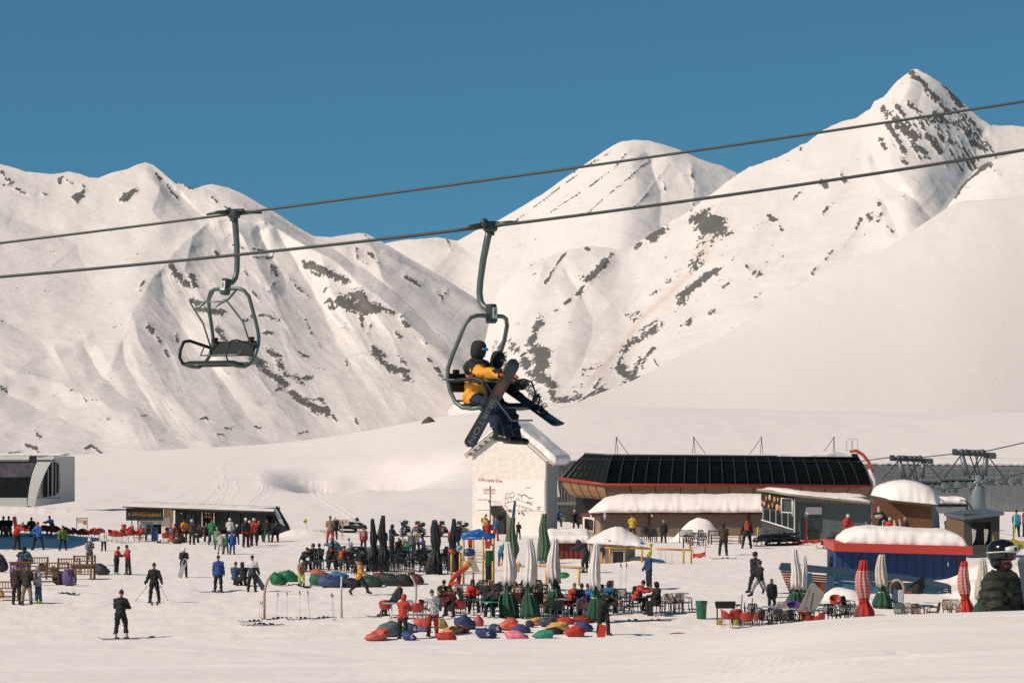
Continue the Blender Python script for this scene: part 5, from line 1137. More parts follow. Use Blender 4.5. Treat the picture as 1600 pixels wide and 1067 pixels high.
# ---- blue hut with the red edge and its timber deck
def blue_hut():
 Y = 152.0; u = Y / F; pc = 1410; g0 = gz((pc - 800) * u, Y)
 t = thing('blue_hut', 'deep blue hut with a bright red roof edge and thick snow on top', 'hut', ((pc - 800) * u, Y, g0))
 X = lambda p: (p - pc) * u
 Z = lambda r: CZ - (r - HOR) * u - g0
 w_ = MB(); w_.add([(X(1308), 0, Z(858)), (X(1308), 0, Z(925)), (X(1507), 0, Z(925)), (X(1507), 0, Z(864))], [(0, 1, 2, 3)]); w_.box(X(1306.5), 2.0, Z(885), .08, 4, 1.9); w_.box(X(1508.5), 2.0, Z(888), .08, 4, 1.9); w_.box(X(1407), 4, Z(885), X(1508) - X(1307), .1, 1.9)
 w_.build('wall', M('#083c70', 'paint', .7), t)
 bb = MB()
 for k in range(14): bb.box(X(1316 + k * 14.3), -.02, Z(890), .02, .03, 1.7)
 bb.build('wall_seam', M('#0f2f66', 'paint'), t)
 c = MB(); c.box(X(1498), -.04, Z(888), .25, .05, 1.8); c.build('corner_strip', M('#20262c', 'paint'), t)
 l = MB(); l.box(X(1481), -.06, Z(881), .07, .05, .20); l.build('lamp', M('#cfd0cc', 'plastic'), t)
 e = MB(); zl, zr = Z(853), Z(859.5)
 e.add([(X(1301), -.75, Z(847)), (X(1516), -.75, Z(852.5)), (X(1516), -.75, Z(866)), (X(1301), -.75, Z(860))] + [(X(1301), 4.5, Z(847)), (X(1516), 4.5, Z(852.5)), (X(1516), 4.5, Z(866)), (X(1301), 4.5, Z(860))], [(0, 3, 2, 1), (4, 5, 6, 7), (0, 1, 5, 4), (3, 7, 6, 2), (0, 4, 7, 3), (1, 2, 6, 5)])
 ro = e.build('roof_edge', M('#c23a2e', 'paint', .45), t)
 n = 70; P = []; xs = np.linspace(0, 1, n)
 for v, k in ((0, 0), (.0, .35), (.02, .65), (.06, .9), (.15, 1.0), (.4, 1.12), (.7, 1.1), (.95, .8), (1, 0)):
  du = np.clip(np.minimum(xs * 4.5, (1 - xs) * 7), 0, 1); prof = np.sqrt(1 - (1 - du) ** 2)
  y = -.55 + v * 4.9; x0 = X(1318); x1 = X(1510)
  hh = .74 * k * prof * (1 + .14 * (fbm(xs * 6, xs * 0 + v * 3, 3, 9) - .5)) * np.interp(xs, [0, .3, .7, 1], [1.0, 1.05, .96, .9])
  if .0 < k < 1: y = y - .06 * np.sin(k * 9)
  P.append(np.stack([x0 + (x1 - x0) * xs, np.full(n, y), Z(847.5) - (x0 - x0) + (Z(852.5) - Z(847.5)) * xs + .01 + hh], -1))
 grid_obj('snow', np.array(P), snow_mat('snow_roof', 2.2), parent=ro)
 # deck in front: slate blue rail, rust and blue slats
 Yd = 141.0; u = Yd / F; gd = gz((1350 - 800) * u, Yd)
 d = thing('timber_deck', 'timber bar counter of rust and blue slats under a slate blue rail', 'deck', ((1350 - 800) * u, Yd, gd))
 X = lambda p: (p - 1350) * u
 Z = lambda r: CZ - (r - HOR) * u - gd
 r = MB(); r.prism([(X(1217), Z(889)), (X(1221), Z(879)), (X(1240), Z(880)), (X(1330), Z(889)), (X(1420), Z(899)), (X(1482), Z(912)), (X(1484), Z(920)), (X(1420), Z(908)), (X(1330), Z(898)), (X(1240), Z(891.5)), (X(1221), Z(891.5))], .55, off=.0); ro = r.build('rail', M('#2a3f50', 'paint'), d)
 e = MB(); e.box(X(1483), -.08, Z(922), .12, .5, .5); e.build('rail_end', M('#233a48', 'paint'), ro)
 rows = 13
 sl = MB(); sb = MB()
 for k in range(rows):
  f0, f1 = k / rows, (k + .82) / rows
  # left tapering block, rust coloured
  a = 1219 + (1240 - 1219) * f0; b = 1243
  if b - a > 1: sl.add([(X(a), -.02, Z(892 + 50 * f0)), (X(b), -.02, Z(892.5 + 50 * f0)), (X(b), -.02, Z(892.5 + 50 * f1)), (X(a + 1.5), -.02, Z(892 + 50 * f1))], [(0, 1, 2, 3)])
  for (p0, p1, c) in ((1246, 1263, sl), (1266, 1290, sl), (1290, 1340, sb), (1340, 1387, sb)):
   sbz = lambda p, f: Z(np.interp(p, [1219, 1330, 1482], [893, 901, 918]) + 46 * f)
   c.add([(X(p0), .02, sbz(p0, f0)), (X(p1), .02, sbz(p1, f0)), (X(p1), .02, sbz(p1, f1)), (X(p0), .02, sbz(p0, f1))], [(0, 1, 2, 3)])
  sbz = lambda p, f: Z(np.interp(p, [1219, 1330, 1482], [893, 901, 918]) + 40 * f)
  m = 1387 + 20 + 55 * f0
  m = min(m, 1462)
  sl.add([(X(1388), .02, sbz(1388, f0)), (X(m), .02, sbz(m, f0)), (X(m), .02, sbz(m, f1)), (X(1388), .02, sbz(1388, f1))], [(0, 1, 2, 3)])
  if f0 < .45: sb.add([(X(m), .02, sbz(m, f0)), (X(1480), .02, sbz(1480, f0)), (X(1480), .02, sbz(1480, f1)), (X(m), .02, sbz(m, f1))], [(0, 1, 2, 3)])
 sl.build('rust_slat', M('#8a4a26', 'wood'), d); sb.build('blue_slat', M('#3a6f86', 'wood'), d)
 bk = MB(); bk.box(X(1350), .1, Z(926), X(1478) - X(1246), .06, 1.0); bk.build('backing', M('#16222c', 'paint'), d)
 for p in (1264, 1297): q = MB(); q.box(X(p), -.12, Z(922), .26 if p < 1290 else .34, .2, 1.7); q.build('post', M('#2b4c66', 'paint'), d)
blue_hut()
# ---- red container and small cream hut behind the playground
def small_huts():
 Y = 176.0; u = Y / F; pc = 897; g0 = gz((pc - 800) * u, Y)
 t = thing('red_shed', 'low dark red shed with snow on its roof behind the swings', 'shed', ((pc - 800) * u, Y, g0))
 X = lambda p: (p - pc) * u
 Z = lambda r: CZ - (r - HOR) * u - g0
 w_ = MB(); w_.box(0, 1.3, (Z(847) + Z(876)) / 2, X(921) - X(855), 2.6, Z(847) - Z(878)); w_.build('wall', M('#7d2c20', 'wood'), t)
 q = MB()
 for k in range(9): q.box(X(858 + k * 7.4), -.02, (Z(848) + Z(876)) / 2, .06, .05, Z(848) - Z(877))
 q.build('wall_batten', M('#3e2620', 'wood'), t)
 snow_cap('roof_snow', t, X(853), X(924), -.25, 3.0, Z(848), .42, edge=.35, seed=7, slope=.12)
 Y = 170.0; u = Y / F; pc = 960; g0 = gz((pc - 800) * u, Y)
 t = thing('ticket_hut', 'small cream hut with dark window and pitched heap of snow on its roof', 'hut', ((pc - 800) * u, Y, g0))
 X = lambda p: (p - pc) * u
 Z = lambda r: CZ - (r - HOR) * u - g0
 w_ = MB(); w_.add([(X(921), 0, Z(850)), (X(977), 0, Z(853)), (X(977), 0, Z(885)), (X(921), 0, Z(885))], [(0, 1, 2, 3)]); w_.box(X(949), 2.6, Z(868), X(977) - X(921), .1, 1.2); w_.box(X(921), 1.3, Z(868), .08, 2.6, 1.2); w_.build('wall', M('#c9bfae', 'paint'), t)
 w_ = MB(); w_.add([(X(977), 0, Z(853)), (X(995), 2.4, Z(852)), (X(995), 2.4, Z(880)), (X(977), 0, Z(885))], [(0, 1, 2, 3)]); w_.build('side_wall', M('#8a8171', 'wood'), t)
 window(t, X(966), -.04, Z(871), .72, .86, '#d8d2c6', '#121416', .05); q = MB(); q.box(X(965), -.12, Z(881), .6, .05, .15); q.build('blue_panel', M('#2a5f96', 'paint'), t)
 n = 36; xs = np.linspace(0, 1, n); P = []
 hx = np.interp(xs, [0, .10, .30, .48, .62, .85, 1], [.0, .25, .72, 1.02, .92, .45, 0])
 for v, k in ((0, 0), (.0, .14), (.05, .28), (.25, .7), (.5, 1), (.75, .8), (1, .0)):
  P.append(np.stack([X(917) + (X(1012) - X(917)) * xs, np.full(n, -.3 + 3.2 * v), Z(849) + (Z(854) - Z(849)) * xs + .03 + hx * k * (1 + .2 * (fbm(xs * 7, xs * 0 + v * 2, 3, 2) - .5)) + (.05 if k > 0 else 0)], -1))
 grid_obj('roof_snow', np.array(P), snow_mat('snow_roof', 2.2), parent=t)
 q = MB(); q.add([(X(917), -.28, Z(849)), (X(1012), -.28, Z(854)), (X(1012), -.28, Z(855)), (X(917), -.28, Z(850.3))], [(0, 1, 2, 3)]); q.build('eave', M('#8d7a5a', 'wood'), t)
small_huts()
# ================================================================ chairlift overhead
def strand_mat():
 m = bpy.data.materials.new('steel_rope'); m.use_nodes = True
 n = m.node_tree.nodes; l = m.node_tree.links; b = n['Principled BSDF']; b.inputs['Roughness'].default_value = .5; b.inputs['Metallic'].default_value = .4
 tc = n.new('ShaderNodeTexCoord'); wv = n.new('ShaderNodeTexWave'); wv.inputs['Scale'].default_value = 16; wv.inputs['Distortion'].default_value = .3; l.new(tc.outputs['Object'], wv.inputs['Vector'])
 cr = n.new('ShaderNodeMix'); cr.data_type = 'RGBA'; cr.inputs[6].default_value = (.04, .046, .043, 1); cr.inputs[7].default_value = (.066, .072, .066, 1); l.new(wv.outputs['Fac'], cr.inputs[0]); l.new(cr.outputs[2], b.inputs['Base Color'])
 return m
ROPE = strand_mat()
def cable(label, rows, Y0, Y1):
 """rows: (column, row) seen in the frame; the rope runs on well beyond both sides"""
 c = np.polyfit([a for a, b in rows], [b for a, b in rows], 2); pts = []
 for p in np.linspace(-2500, 4200, 110):
  Y = Y0 + (Y1 - Y0) * p / 1600; pts.append(W(p, float(np.polyval(c, p)), Y))
 mb = MB(); mb.tube(pts, .0245, 8); o = mb.build('haul_rope', ROPE); tag(o, label, 'cable')
 return c
CA = cable('upper steel rope of the chairlift, carrying the empty chair', [(0, 379), (366, 336), (640, 299), (860, 267), (1285, 205), (1600, 160)], 56, 50)
CB = cable('lower steel rope of the chairlift, carrying the chair with riders', [(0, 433), (375, 397), (560, 378), (765, 355), (1040, 319), (1285, 283), (1600, 235)], 46.5, 42.5)
def make_chair(label, loc, rz, sc, bar_up):
 t = thing('lift_chair', label, 'chairlift chair', loc, R(rz), 'double chairs of the lift', sc)
 if bar_up: t.rotation_euler = (R(-8.5), 0, R(rz))
 st = M('#5c6663', 'metal', .45); dk = M('#0f1213', 'rubber', .7)
 # grip on the rope
 g = MB(); g.box(0, 0, .0, .22, .16, .16, bev=.03); g.ell(-.14, 0, .05, .07, .06, .07, 8, 6); g.box(.12, 0, .06, .20, .05, .05); g.box(0, 0, -.09, .10, .09, .1)
 ang = -R(rz)
 dx, dy = math.cos(ang), math.sin(ang)
 for s in (-1, 1):
  g.tube([(dx * .08 * s, dy * .08 * s, .02), (dx * .30 * s, dy * .30 * s, .03 + .03 * s), (dx * .50 * s, dy * .50 * s, -.00 + .062 * s)], [.05, .035, .018], 6)
 g.build('grip', M('#3a4240', 'metal'), t)
 h = MB(); h.tube([(0, .02, -.06), (0, .06, -.20), (0, .14, -.50), (0, .20, -.82), (0, .22, -1.02), (0, .20, -1.15), (0, .13, -1.24), (0, .02, -1.28), (0, -.03, -1.28)], [.058, .058, .055, .052, .052, .052, .052, .052, .05], 10); h.build('hanger', st, t)
 y = MB(); y.box(0, -.02, -1.35, .14, .14, .30, bev=.02); y.box(0, -.03, -1.43, .2, .1, .1, bev=.02); yo = y.build('yoke', M('#3f4846', 'metal'), t)
 pl = MB(); pl.box(0, -.098, -1.34, .10, .01, .17); plo = pl.build('number_plate', M('#c9ccc8', 'paint'), yo)
 tx, wd = text_mb('101', .075, .006, True); tx.v = [(-.028 + z * 1.0 - .0, -.108 + yy, -1.27 - x) for x, yy, z in tx.v]; tx.build('numerals', M('#20262a', 'paint'), plo)
 f = MB()
 for s in (-1, 1):
  f.tube([(0, -.02, -1.40), (s * .16, -.01, -1.385), (s * .30, .0, -1.385), (s * .42, .03, -1.42), (s * .50, .08, -1.52), (s * .54, .17, -1.75), (s * .56, .29, -2.0), (s * .57, .37, -2.2), (s * .57, .38, -2.36), (s * .57, .32, -2.56), (s * .57, .22, -2.72), (s * .57, .08, -2.80), (s * .57, -.12, -2.82), (s * .57, -.34, -2.80)], .034, 8)
 f.tube([(-.57, .36, -2.42), (.57, .36, -2.42)], .018, 6); f.tube([(-.57, .25, -2.70), (.57, .25, -2.70)], .02, 6); f.tube([(-.57, -.30, -2.80), (.57, -.30, -2.80)], .022, 6)
 f.build('frame', st, t)
 s_ = MB()
 for k in range(9): s_.box(0, .16 - k * .058, -2.765 + (.004 * k if k < 6 else .02 - (k - 6) * .022), 1.10, .05, .03, bev=.008)
 s_.build('seat', dk, t)
 b = MB(); b.box(0, .335, -2.42, 1.10, .035, .30, rx=-.28, bev=.012); b.box(-.45, .31, -2.25, .14, .06, .07, bev=.02); b.box(.45, .31, -2.25, .14, .06, .07, bev=.02); b.build('backrest', M('#121617', 'rubber', .8), t)
 for s in (-1, 1):
  a = MB(); a.tube([(s * .57, .36, -2.40), (s * .59, .10, -2.38), (s * .59, -.20, -2.36), (s * .59, -.34, -2.40), (s * .58, -.42, -2.55), (s * .58, -.42, -2.70), (s * .57, -.33, -2.80)], .030 if s < 0 else .014, 8); a.build('armrest', M('#14191a', 'rubber', .55), t)
 rb = MB()
 if bar_up:
  for s in (-1, 1):
   rb.tube([(s * .50, .28, -2.42), (s * .50, .0, -2.0), (s * .46, -.42, -1.70), (s * .40, -.46, -1.66)], .016, 6)
   rb.tube([(s * .28, -.02, -1.40), (s * .24, -.16, -1.60), (s * .20, -.42, -1.78)], .02, 6)
  rb.tube([(-.46, -.42, -1.70), (.46, -.42, -1.70)], .016, 6); rb.tube([(-.5, .1, -2.42), (-.46, -.02, -2.60), (.46, -.02, -2.60), (.5, .1, -2.42)], .014, 6)
 else:
  for s in (-1, 1): rb.tube([(s * .59, .46, -2.37), (s * .59, .1, -2.38), (s * .55, -.35, -2.40)], .017, 6)
  rb.tube([(-.55, -.35, -2.40), (.55, -.35, -2.40)], .02, 6); rb.tube([(-.55, -.38, -2.44), (-.4, -.52, -2.75), (-.2, -.6, -3.0), (.3, -.6, -3.0)], .014, 6)
 rb.build('safety_bar', M('#6c7573', 'metal', .4), t)
 return t
Ye = 54.6; pe = W(366, float(np.polyval(CA, 366)), Ye); make_chair('empty lift chair hanging from the upper rope with its thin safety bar raised', pe, -38, 1.045, True)
Yo = 44.6; po_ = W(766, float(np.polyval(CB, 766)), Yo); make_chair('lift chair hanging from the lower rope with two riders on its seat', po_, 50, 1.0, False)
def in_chair(x, y, z):
 a = R(50); return Vector((po_.x + x * math.cos(a) - y * math.sin(a), po_.y + x * math.sin(a) + y * math.cos(a), po_.z + z))
def rider(label, x, y, z, pose, jac, tro, hat, gog, rz, sc, gl, boots):
 return person(label, in_chair(x, y, z), rz, pose, jac, tro, hat, boots=boots, gloves=gl, gog=gog, h=1.75 * sc, skin='#1b1b1d')
r1 = rider('rider in an orange and black jacket with dark hood, holding a snowboard on the chair', -.30, .06, -2.735 - .84, 'rider', '#f0a023', '#172338', ('hood', '#1b1e22'), '#2d7ea6', 58, 1.0, '#c7552f', '#0f1113')
# black yoke and bands of the orange jacket
def jacket_trim(o, P):
 J = P['J']; mb = MB()
 c = J['chest']; n = J['neck']
 V = np.array([v.co for v in P['parts']['jacket'][0].vertices]); me = P['parts']['jacket'][0]
 N = np.array([v.normal for v in me.vertices])
 sh = np.array([(J['sh0'] + J['sh1'])[i] / 2 for i in range(3)]); up = np.array((J['neck'] - J['waist']).normalized())
 hgt = (V - sh) @ up
 Fs = [tuple(p.vertices) for p in me.polygons]
 arm = np.minimum(np.linalg.norm(V - np.array(J['elb0']), axis=1), np.linalg.norm(V - np.array(J['elb1']), axis=1)) < .20
 back = V[:, 1] > J['chest'].y - .02
 sel = (hgt > -.03) & (~arm) | ((hgt > -.13) & back & ~arm)
 band = (np.abs(hgt + .22) < .028) | ((np.abs((V - np.array(J['sh0'])) @ np.array((J['elb0'] - J['sh0']).normalized()) - .10) < .022) & (np.linalg.norm(V - np.array(J['sh0']), axis=1) < .2))
 fs = [f for f in Fs if all(sel[i] or band[i] for i in f)]
 used = sorted({i for f in fs for i in f}); mp = {v: k for k, v in enumerate(used)}
 m = _mesh('jacket_yoke', V[used] + N[used] * .006, [tuple(mp[i] for i in f) for f in fs])
 jo = [c_ for c_ in o.children if c_.name.startswith('jacket')][0]
 child('jacket_yoke', m, M('#1b1e22', 'fabric'), jo)
jacket_trim(r1, POSES['rider'])
r2 = rider('second rider in black with a dark helmet, half hidden behind the orange jacket', .12, .14, -2.735 - .84, 'rider2', '#17191b', '#141c2c', ('hood', '#131517'), '#5b6a76', 50, .93, '#14161a', '#101214')
def snowboard(label, loc, rot, col, L=1.55, bindings=True, letters=None, art=None, wd=.24, group=None, cat='snowboard'):
 """board lies along z in its own frame, base towards -y"""
 t = thing('snowboard', label, cat, loc, 0, group); t.rotation_mode = 'QUATERNION'; t.rotation_quaternion = rot
 n = 56; prof = []
 for k in range(n + 1):
  q = k / n * 2 - 1; ww = wd / 2 * (1 - .13 * (1 - q * q))
  e = max(0, (abs(q) - .84) / .16); ww *= math.sqrt(max(0, 1 - e ** 2.2)); prof.append((q * L / 2, max(ww, .004), .05 * max(0, (abs(q) - .8) / .2) ** 2))
 mb = MB(); vs = []; fs = []
 for z, w_, up in prof:
  for x, d in ((-w_, 0), (w_, 0), (w_, .012), (-w_, .012)): vs.append((x, up + d, z))
 for k in range(n):
  for j in range(4): fs.append((k * 4 + j, k * 4 + (j + 1) % 4, k * 4 + 4 + (j + 1) % 4, k * 4 + 4 + j))
 mb.add(vs, fs, False); mb.build('board', M(col, 'plastic', .35), t)
 if bindings:
  for s in (-1, 1):
   b = MB(); b.box(0, .03, s * .26, .17, .03, .26, bev=.01); b.tube([(-.07, .04, s * .26 + .08), (-.06, .20, s * .26 + .10), (.06, .20, s * .26 + .10), (.07, .04, s * .26 + .08)], .016, 6); b.tube([(-.07, .04, s * .26 - .02), (0, .11, s * .26 - .02), (.07, .04, s * .26 - .02)], .016, 6); b.box(0, .15, s * .26 + .13, .14, .16, .015, rx=.0)
   b.build('binding', M('#15181b', 'plastic'), t)
 if letters:
  tx, w_ = text_mb(letters, .115, .004); k = L * .50 / w_
  tx.v = [(z - .04, yy - .004, L * .05 - x * k) for x, yy, z in tx.v]; tx.build('lettering', M('#77838a', 'paint'), t)
 if art:
  a = MB(); a.prism([(-.05, .12), (.06, .18), (.05, .40), (-.02, .46), (-.06, .3)], .004, off=-.003); a.build('graphic', M(art, 'paint'), t)
 return t
def along(a, b, face):
 """rotation taking +z to b-a with the base looking towards 'face'"""
 z = (b - a).normalized(); y = -(face - z * face.dot(z)).normalized(); x = y.cross(z)
 return Matrix((x, y, z)).transposed().to_quaternion()
a = W(731, 699, 44.05); b = W(807, 562, 43.9); snowboard('slate grey snowboard with long pale lettering, held upright by the orange rider', (a + b) / 2, along(a, b, Vector((.35, -1, .1))), '#2b363d', (b - a).length, False, 'BURTON', '#6b4638', .205)
a = W(878, 668, 44.3); b = W(768, 590, 45.0); snowboard('dark snowboard with black bindings slanting down past the riders\u2019 knees', (a + b) / 2, along(a, b, Vector((-.4, .6, -.8))), '#232d34', (b - a).length, True)
# ================================================================ pylons at the right
def pylon(label, p, Y, row_top, row_arm, column, wpx, tilt=1.0, ncol=True, sheave_rows=(0, 0)):
 u = Y / F; g = gz((p - 800) * u, Y)
 t = thing('lift_pylon', label, 'lift pylon', ((p - 800) * u, Y, g))
 X = lambda q: (q - p) * u
 Z = lambda r: CZ - (r - HOR) * u - g
 st = M('#6d7679', 'metal', .5); dk = M('#4b5456', 'metal', .5)
 if column:
  c = MB(); c.lathe([(.56, 0), (.52, Z(768)), (.46, Z(742))], 20, mtx=Matrix.Translation((X(1527), 0, 0))); c.tube([(X(1527) + math.cos(a) * .53, -abs(math.sin(a)) * .53, Z(790)) for a in np.linspace(0, PI, 9)], .04, 5); c.build('column', M('#7c868a', 'metal', .5), t)
  ld = MB()
  for s in (0, .28): ld.box(X(1538) + s, -.3, (Z(762) + Z(808)) / 2, .03, .03, Z(762) - Z(808))
  for k in range(11): ld.box(X(1538) + .14, -.3, Z(765 + k * 4), .28, .02, .02)
  ld.build('ladder', M('#8f9594', 'metal'), t)
  cb = MB(); cb.tube([(X(1500), -.2, Z(781)), (X(1508), -.25, Z(782)), (X(1515), -.3, Z(790)), (X(1520), -.4, Z(800))], .05, 6); cb.build('cable_pipe', M('#1e2224', 'rubber'), t)
 # top beam with two sheave heads, two inclined legs, crossed braces
 zt = Z(row_top); w2 = wpx / 2
 bm = MB(); bm.box(0, 0, zt - .05, wpx * u, .30, .30, ry=.045); bm.box(X(p - w2 + 3), -.02, zt + .12, .36, .4, .36, bev=.04, ry=.05); bm.box(X(p + w2 - 3), -.02, zt - .20, .36, .4, .34, bev=.04, ry=.05)
 bm.build('cross_beam', dk, t)
 hd = MB()
 for q in (-.30, -.2, -.02, .08, .2): hd.tube([(q * wpx * u, -.30, zt + .10 - .13 * q * 4 * .12), (q * wpx * u, .30, zt + .10)], .15 + .03 * (abs(q) > .15), 10)
 hd.box(.0, .2, zt + .16, wpx * u * .45, .12, .14, ry=.045); hd.build('sheave_head', dk, t)
 za = Z(row_arm)
 for s, off in ((-1, 8), (1, -8)):
  l = MB(); l.tube([(X(p + s * (w2 - 14)), 0, zt - .15), (X(p + s * (w2 - 14) + (8 if s < 0 else -3)), 0, za + .25)], [.17, .22], 8); l.build('leg', st, t)
 br = MB()
 for (a_, b2) in (((-w2 + 12), (-w2 - 14)), ((-w2 + 26), (w2 * .2)), ((w2 - 20), (-w2 * .25)), ((w2 - 12), (w2 + 14)), (2, w2 * .3), (6, -3)):
  br.tube([(X(p + a_), -.05, zt - .15), (X(p + b2), -.05, za + .1)], .045, 6)
 br.build('brace', M('#3c4446', 'metal'), t)
 # walkway and sheave train at the arm
 x0, x1 = sheave_rows
 wk = MB(); wk.box((X(x0) + X(x1)) / 2, 0, za - .02, X(x1) - X(x0), .9, .07, ry=.0)
 rl = MB()
 for k in range(13):
  xx = X(x0) + (X(x1) - X(x0)) * k / 12; rl.tube([(xx, -.42, za), (xx, -.42, za + .62)], .022, 5)
 for dz in (.32, .62): rl.tube([(X(x0), -.42, za + dz), (X(x1), -.42, za + dz)], .022, 5)
 wk.build('walkway', dk, t); rl.build('railing', M('#5f686a', 'metal'), t)
 ga = MB(); n = 12
 for k in range(n): xx = X(x0) + (X(x1) - X(x0)) * (k + .5) / n; ga.box(xx, -.1, za - .16, .10, .6, .22); ga.tube([(xx, -.4, za - .1), (xx + .3, -.4, za - .38)], .05, 5)
 ga.tube([(X(x0), -.2, za - .14), (X(x1), -.2, za - .20)], .09, 6); ga.tube([(X(x0), .35, za - .14), (X(x1), .35, za - .2)], .09, 6); ga.build('rocker', dk, t)
 for k in range(n):
  xx = X(x0) + (X(x1) - X(x0)) * (k + .5) / n; zz = za - .42 + .05 * math.sin(k * 1.1) + (.03 * k if column else -.02 * k)
  w_ = MB(); w_.tube([(xx + math.cos(a) * .185, -.45, zz + math.sin(a) * .165) for a in np.linspace(0, 2 * PI, 17)[:-1]], .045, 6, closed=True); w_.tube([(xx, -.46, zz), (xx, -.42, zz)], .16, 14); w_.tube([(xx, -.54, zz), (xx, -.3, zz)], .05, 8); w_.build('sheave', M('#58625f' if k % 2 else '#7b8381', 'rubber', .6), t)
 return t
pylon('further pylon top with sheaves and braces beside the terminal', 1424, 214, 717, 752, False, 66, sheave_rows=(1383, 1496))
pylon('big pylon on a round grey column, with sheaves and braces', 1522, 196, 708, 749, True, 66, sheave_rows=(1468, 1594))
mb = MB(); mb.tube([W(1340, 721, 219), W(1395, 714, 215), W(1425, 716, 213.5), W(1490, 709, 200), W(1545, 704, 195), W(1620, 687, 188), W(1900, 610, 170)], .04, 5); tag(mb.build('haul_rope', ROPE), 'thin rope running over the two pylons towards the right', 'cable')
mb = MB(); mb.tube([W(1372, 762, 217), W(1440, 764, 212), W(1500, 762, 198), W(1560, 750, 193), W(1620, 733, 188), W(1900, 650, 170)], .045, 5); tag(mb.build('haul_rope', ROPE), 'thick rope under the sheaves of the two pylons', 'cable')
# ================================================================ furniture and gear prototypes (kept far from view until copied)
DK = '#171b1d'
def proto_red_chair():
 t = thing('plastic_chair', '', 'chair')
 s = MB(); n = 12; vs = []; fs = []
 for j, (r, z, back) in enumerate(((.05, .42, 0), (.20, .41, 0), (.25, .46, 0), (.27, .58, 0), (.29, .66, .0))):
  for k in range(n):
   a = 2 * PI * k / n; bk = max(0, math.sin(a)); fr = max(0, -math.sin(a)); zz = z + (bk ** .7 * .17 if j > 2 else 0) - (fr * .13 * (j - 1) / 3 if j > 1 else 0)
   vs.append((math.cos(a) * r, math.sin(a) * r * 1.0, zz))
 for j in range(4):
  for k in range(n): k2 = (k + 1) % n; fs.append((j * n + k, j * n + k2, j * n + n + k2, j * n + n + k))
 fs.append(tuple(range(n - 1, -1, -1))); o = len(vs)
 vs += [(x * .93, y * .93, z + .012) for x, y, z in vs[:o]]; fs += [tuple(i + o for i in reversed(f)) for f in fs]
 fs += [((4 * n + k), (4 * n + (k + 1) % n), (4 * n + (k + 1) % n + o), (4 * n + k + o)) for k in range(n)]
 s.add(vs, fs, True); s.build('shell', M('#a32c1d', 'plastic'), t)
 for x in (-1, 1):
  for y in (-1, 1): l = MB(); l.tube([(x * .13, y * .12, .42), (x * .22, y * .21, 0)], .012, 6); l.build('leg', M('#8c8f8e', 'metal'), t)
 return t
def proto_cafe_chair(col='#1b2022', name='cafe_chair'):
 t = thing(name, '', 'chair')
 s = MB(); s.box(0, 0, .45, .46, .44, .035, bev=.012); s.build('seat', M(col, 'plastic'), t)
 b = MB(); b.tube([(-.22, .20, .45), (-.24, .25, .70), (-.18, .28, .86), (.18, .28, .86), (.24, .25, .70), (.22, .20, .45)], .026, 6)
 for k in range(7): b.tube([(-.165 + .055 * k, .21, .46), (-.165 + .055 * k, .275, .85)], .018, 5)
 b.build('backrest', M(col, 'metal'), t)
 for x in (-1, 1):
  a = MB(); a.tube([(x * .235, .22, .66), (x * .26, .0, .67), (x * .25, -.18, .64), (x * .235, -.20, .45)], .023, 6); a.build('armrest', M(col, 'metal'), t)
  for y in (-1, 1): l = MB(); l.tube([(x * .20, y * .18, .45), (x * .23, y * .23, 0)], .023, 6); l.build('leg', M(col, 'metal'), t)
 return t
def proto_wood_bench():
 t = thing('wooden_bench', '', 'bench'); c = M('#7c5b3a', 'wood')
 s = MB()
 for k in range(4): s.box(0, -.20 + k * .125, .44, 1.3, .11, .035)
 s.build('seat', c, t)
 b = MB(); b.box(0, .25, .94, 1.3, .05, .07); b.box(0, .25, .62, 1.3, .05, .06)
 for k in range(9): b.box(-.56 + k * .14, .25, .78, .045, .03, .27)
 b.build('backrest', c, t)
 for x in (-.62, .62):
  for y in (-.22, .25): l = MB(); l.box(x, y, .5 if y > 0 else .32, .075, .075, 1.0 if y > 0 else .64); l.build('leg', M('#5d4128', 'wood'), t)
  a = MB(); a.box(x, .0, .66, .08, .52, .04); a.build('armrest', c, t)
 r = MB(); r.box(0, -.22, .2, 1.2, .04, .05); r.box(0, .25, .2, 1.2, .04, .05); r.build('stretcher', c, t)
 return t
def proto_wood_table():
 t = thing('wooden_table', '', 'table'); c = M('#77583a', 'wood')
 s = MB()
 for k in range(6): s.box(0, -.375 + k * .15, .76, 1.25, .14, .04)
 s.build('table_top', M('#6a5138', 'wood'), t)
 for x in (-.52, .52):
  for y in (-.33, .33): l = MB(); l.box(x, y, .37, .10, .10, .74); l.build('leg', c, t)
 r = MB(); r.box(0, -.33, .66, 1.0, .04, .12); r.box(0, .33, .66, 1.0, .04, .12); r.box(0, -.33, .30, 1.0, .04, .06)
 for k in range(5): r.box(-.36 + k * .18, -.33, .47, .05, .03, .3)
 r.build('apron', c, t)
 return t
def proto_round_table(top='#23292b', leg='#1a1e20', r=.42, h=.74, name='round_table'):
 t = thing(name, '', 'table')
 s = MB(); s.lathe([(r * .97, h - .03), (r, h - .02), (r, h), (r * .98, h + .006)], 22); s.build('table_top', M(top, 'plastic'), t)
 p = MB(); p.tube([(0, 0, .03), (0, 0, h - .02)], .03, 8); p.build('pillar', M(leg, 'metal'), t)
 f = MB()
 for k in range(4): a = PI / 4 + k * PI / 2; f.tube([(0, 0, .09), (math.cos(a) * .3, math.sin(a) * .3, .02)], .018, 6)
 f.build('foot', M(leg, 'metal'), t)
 return t
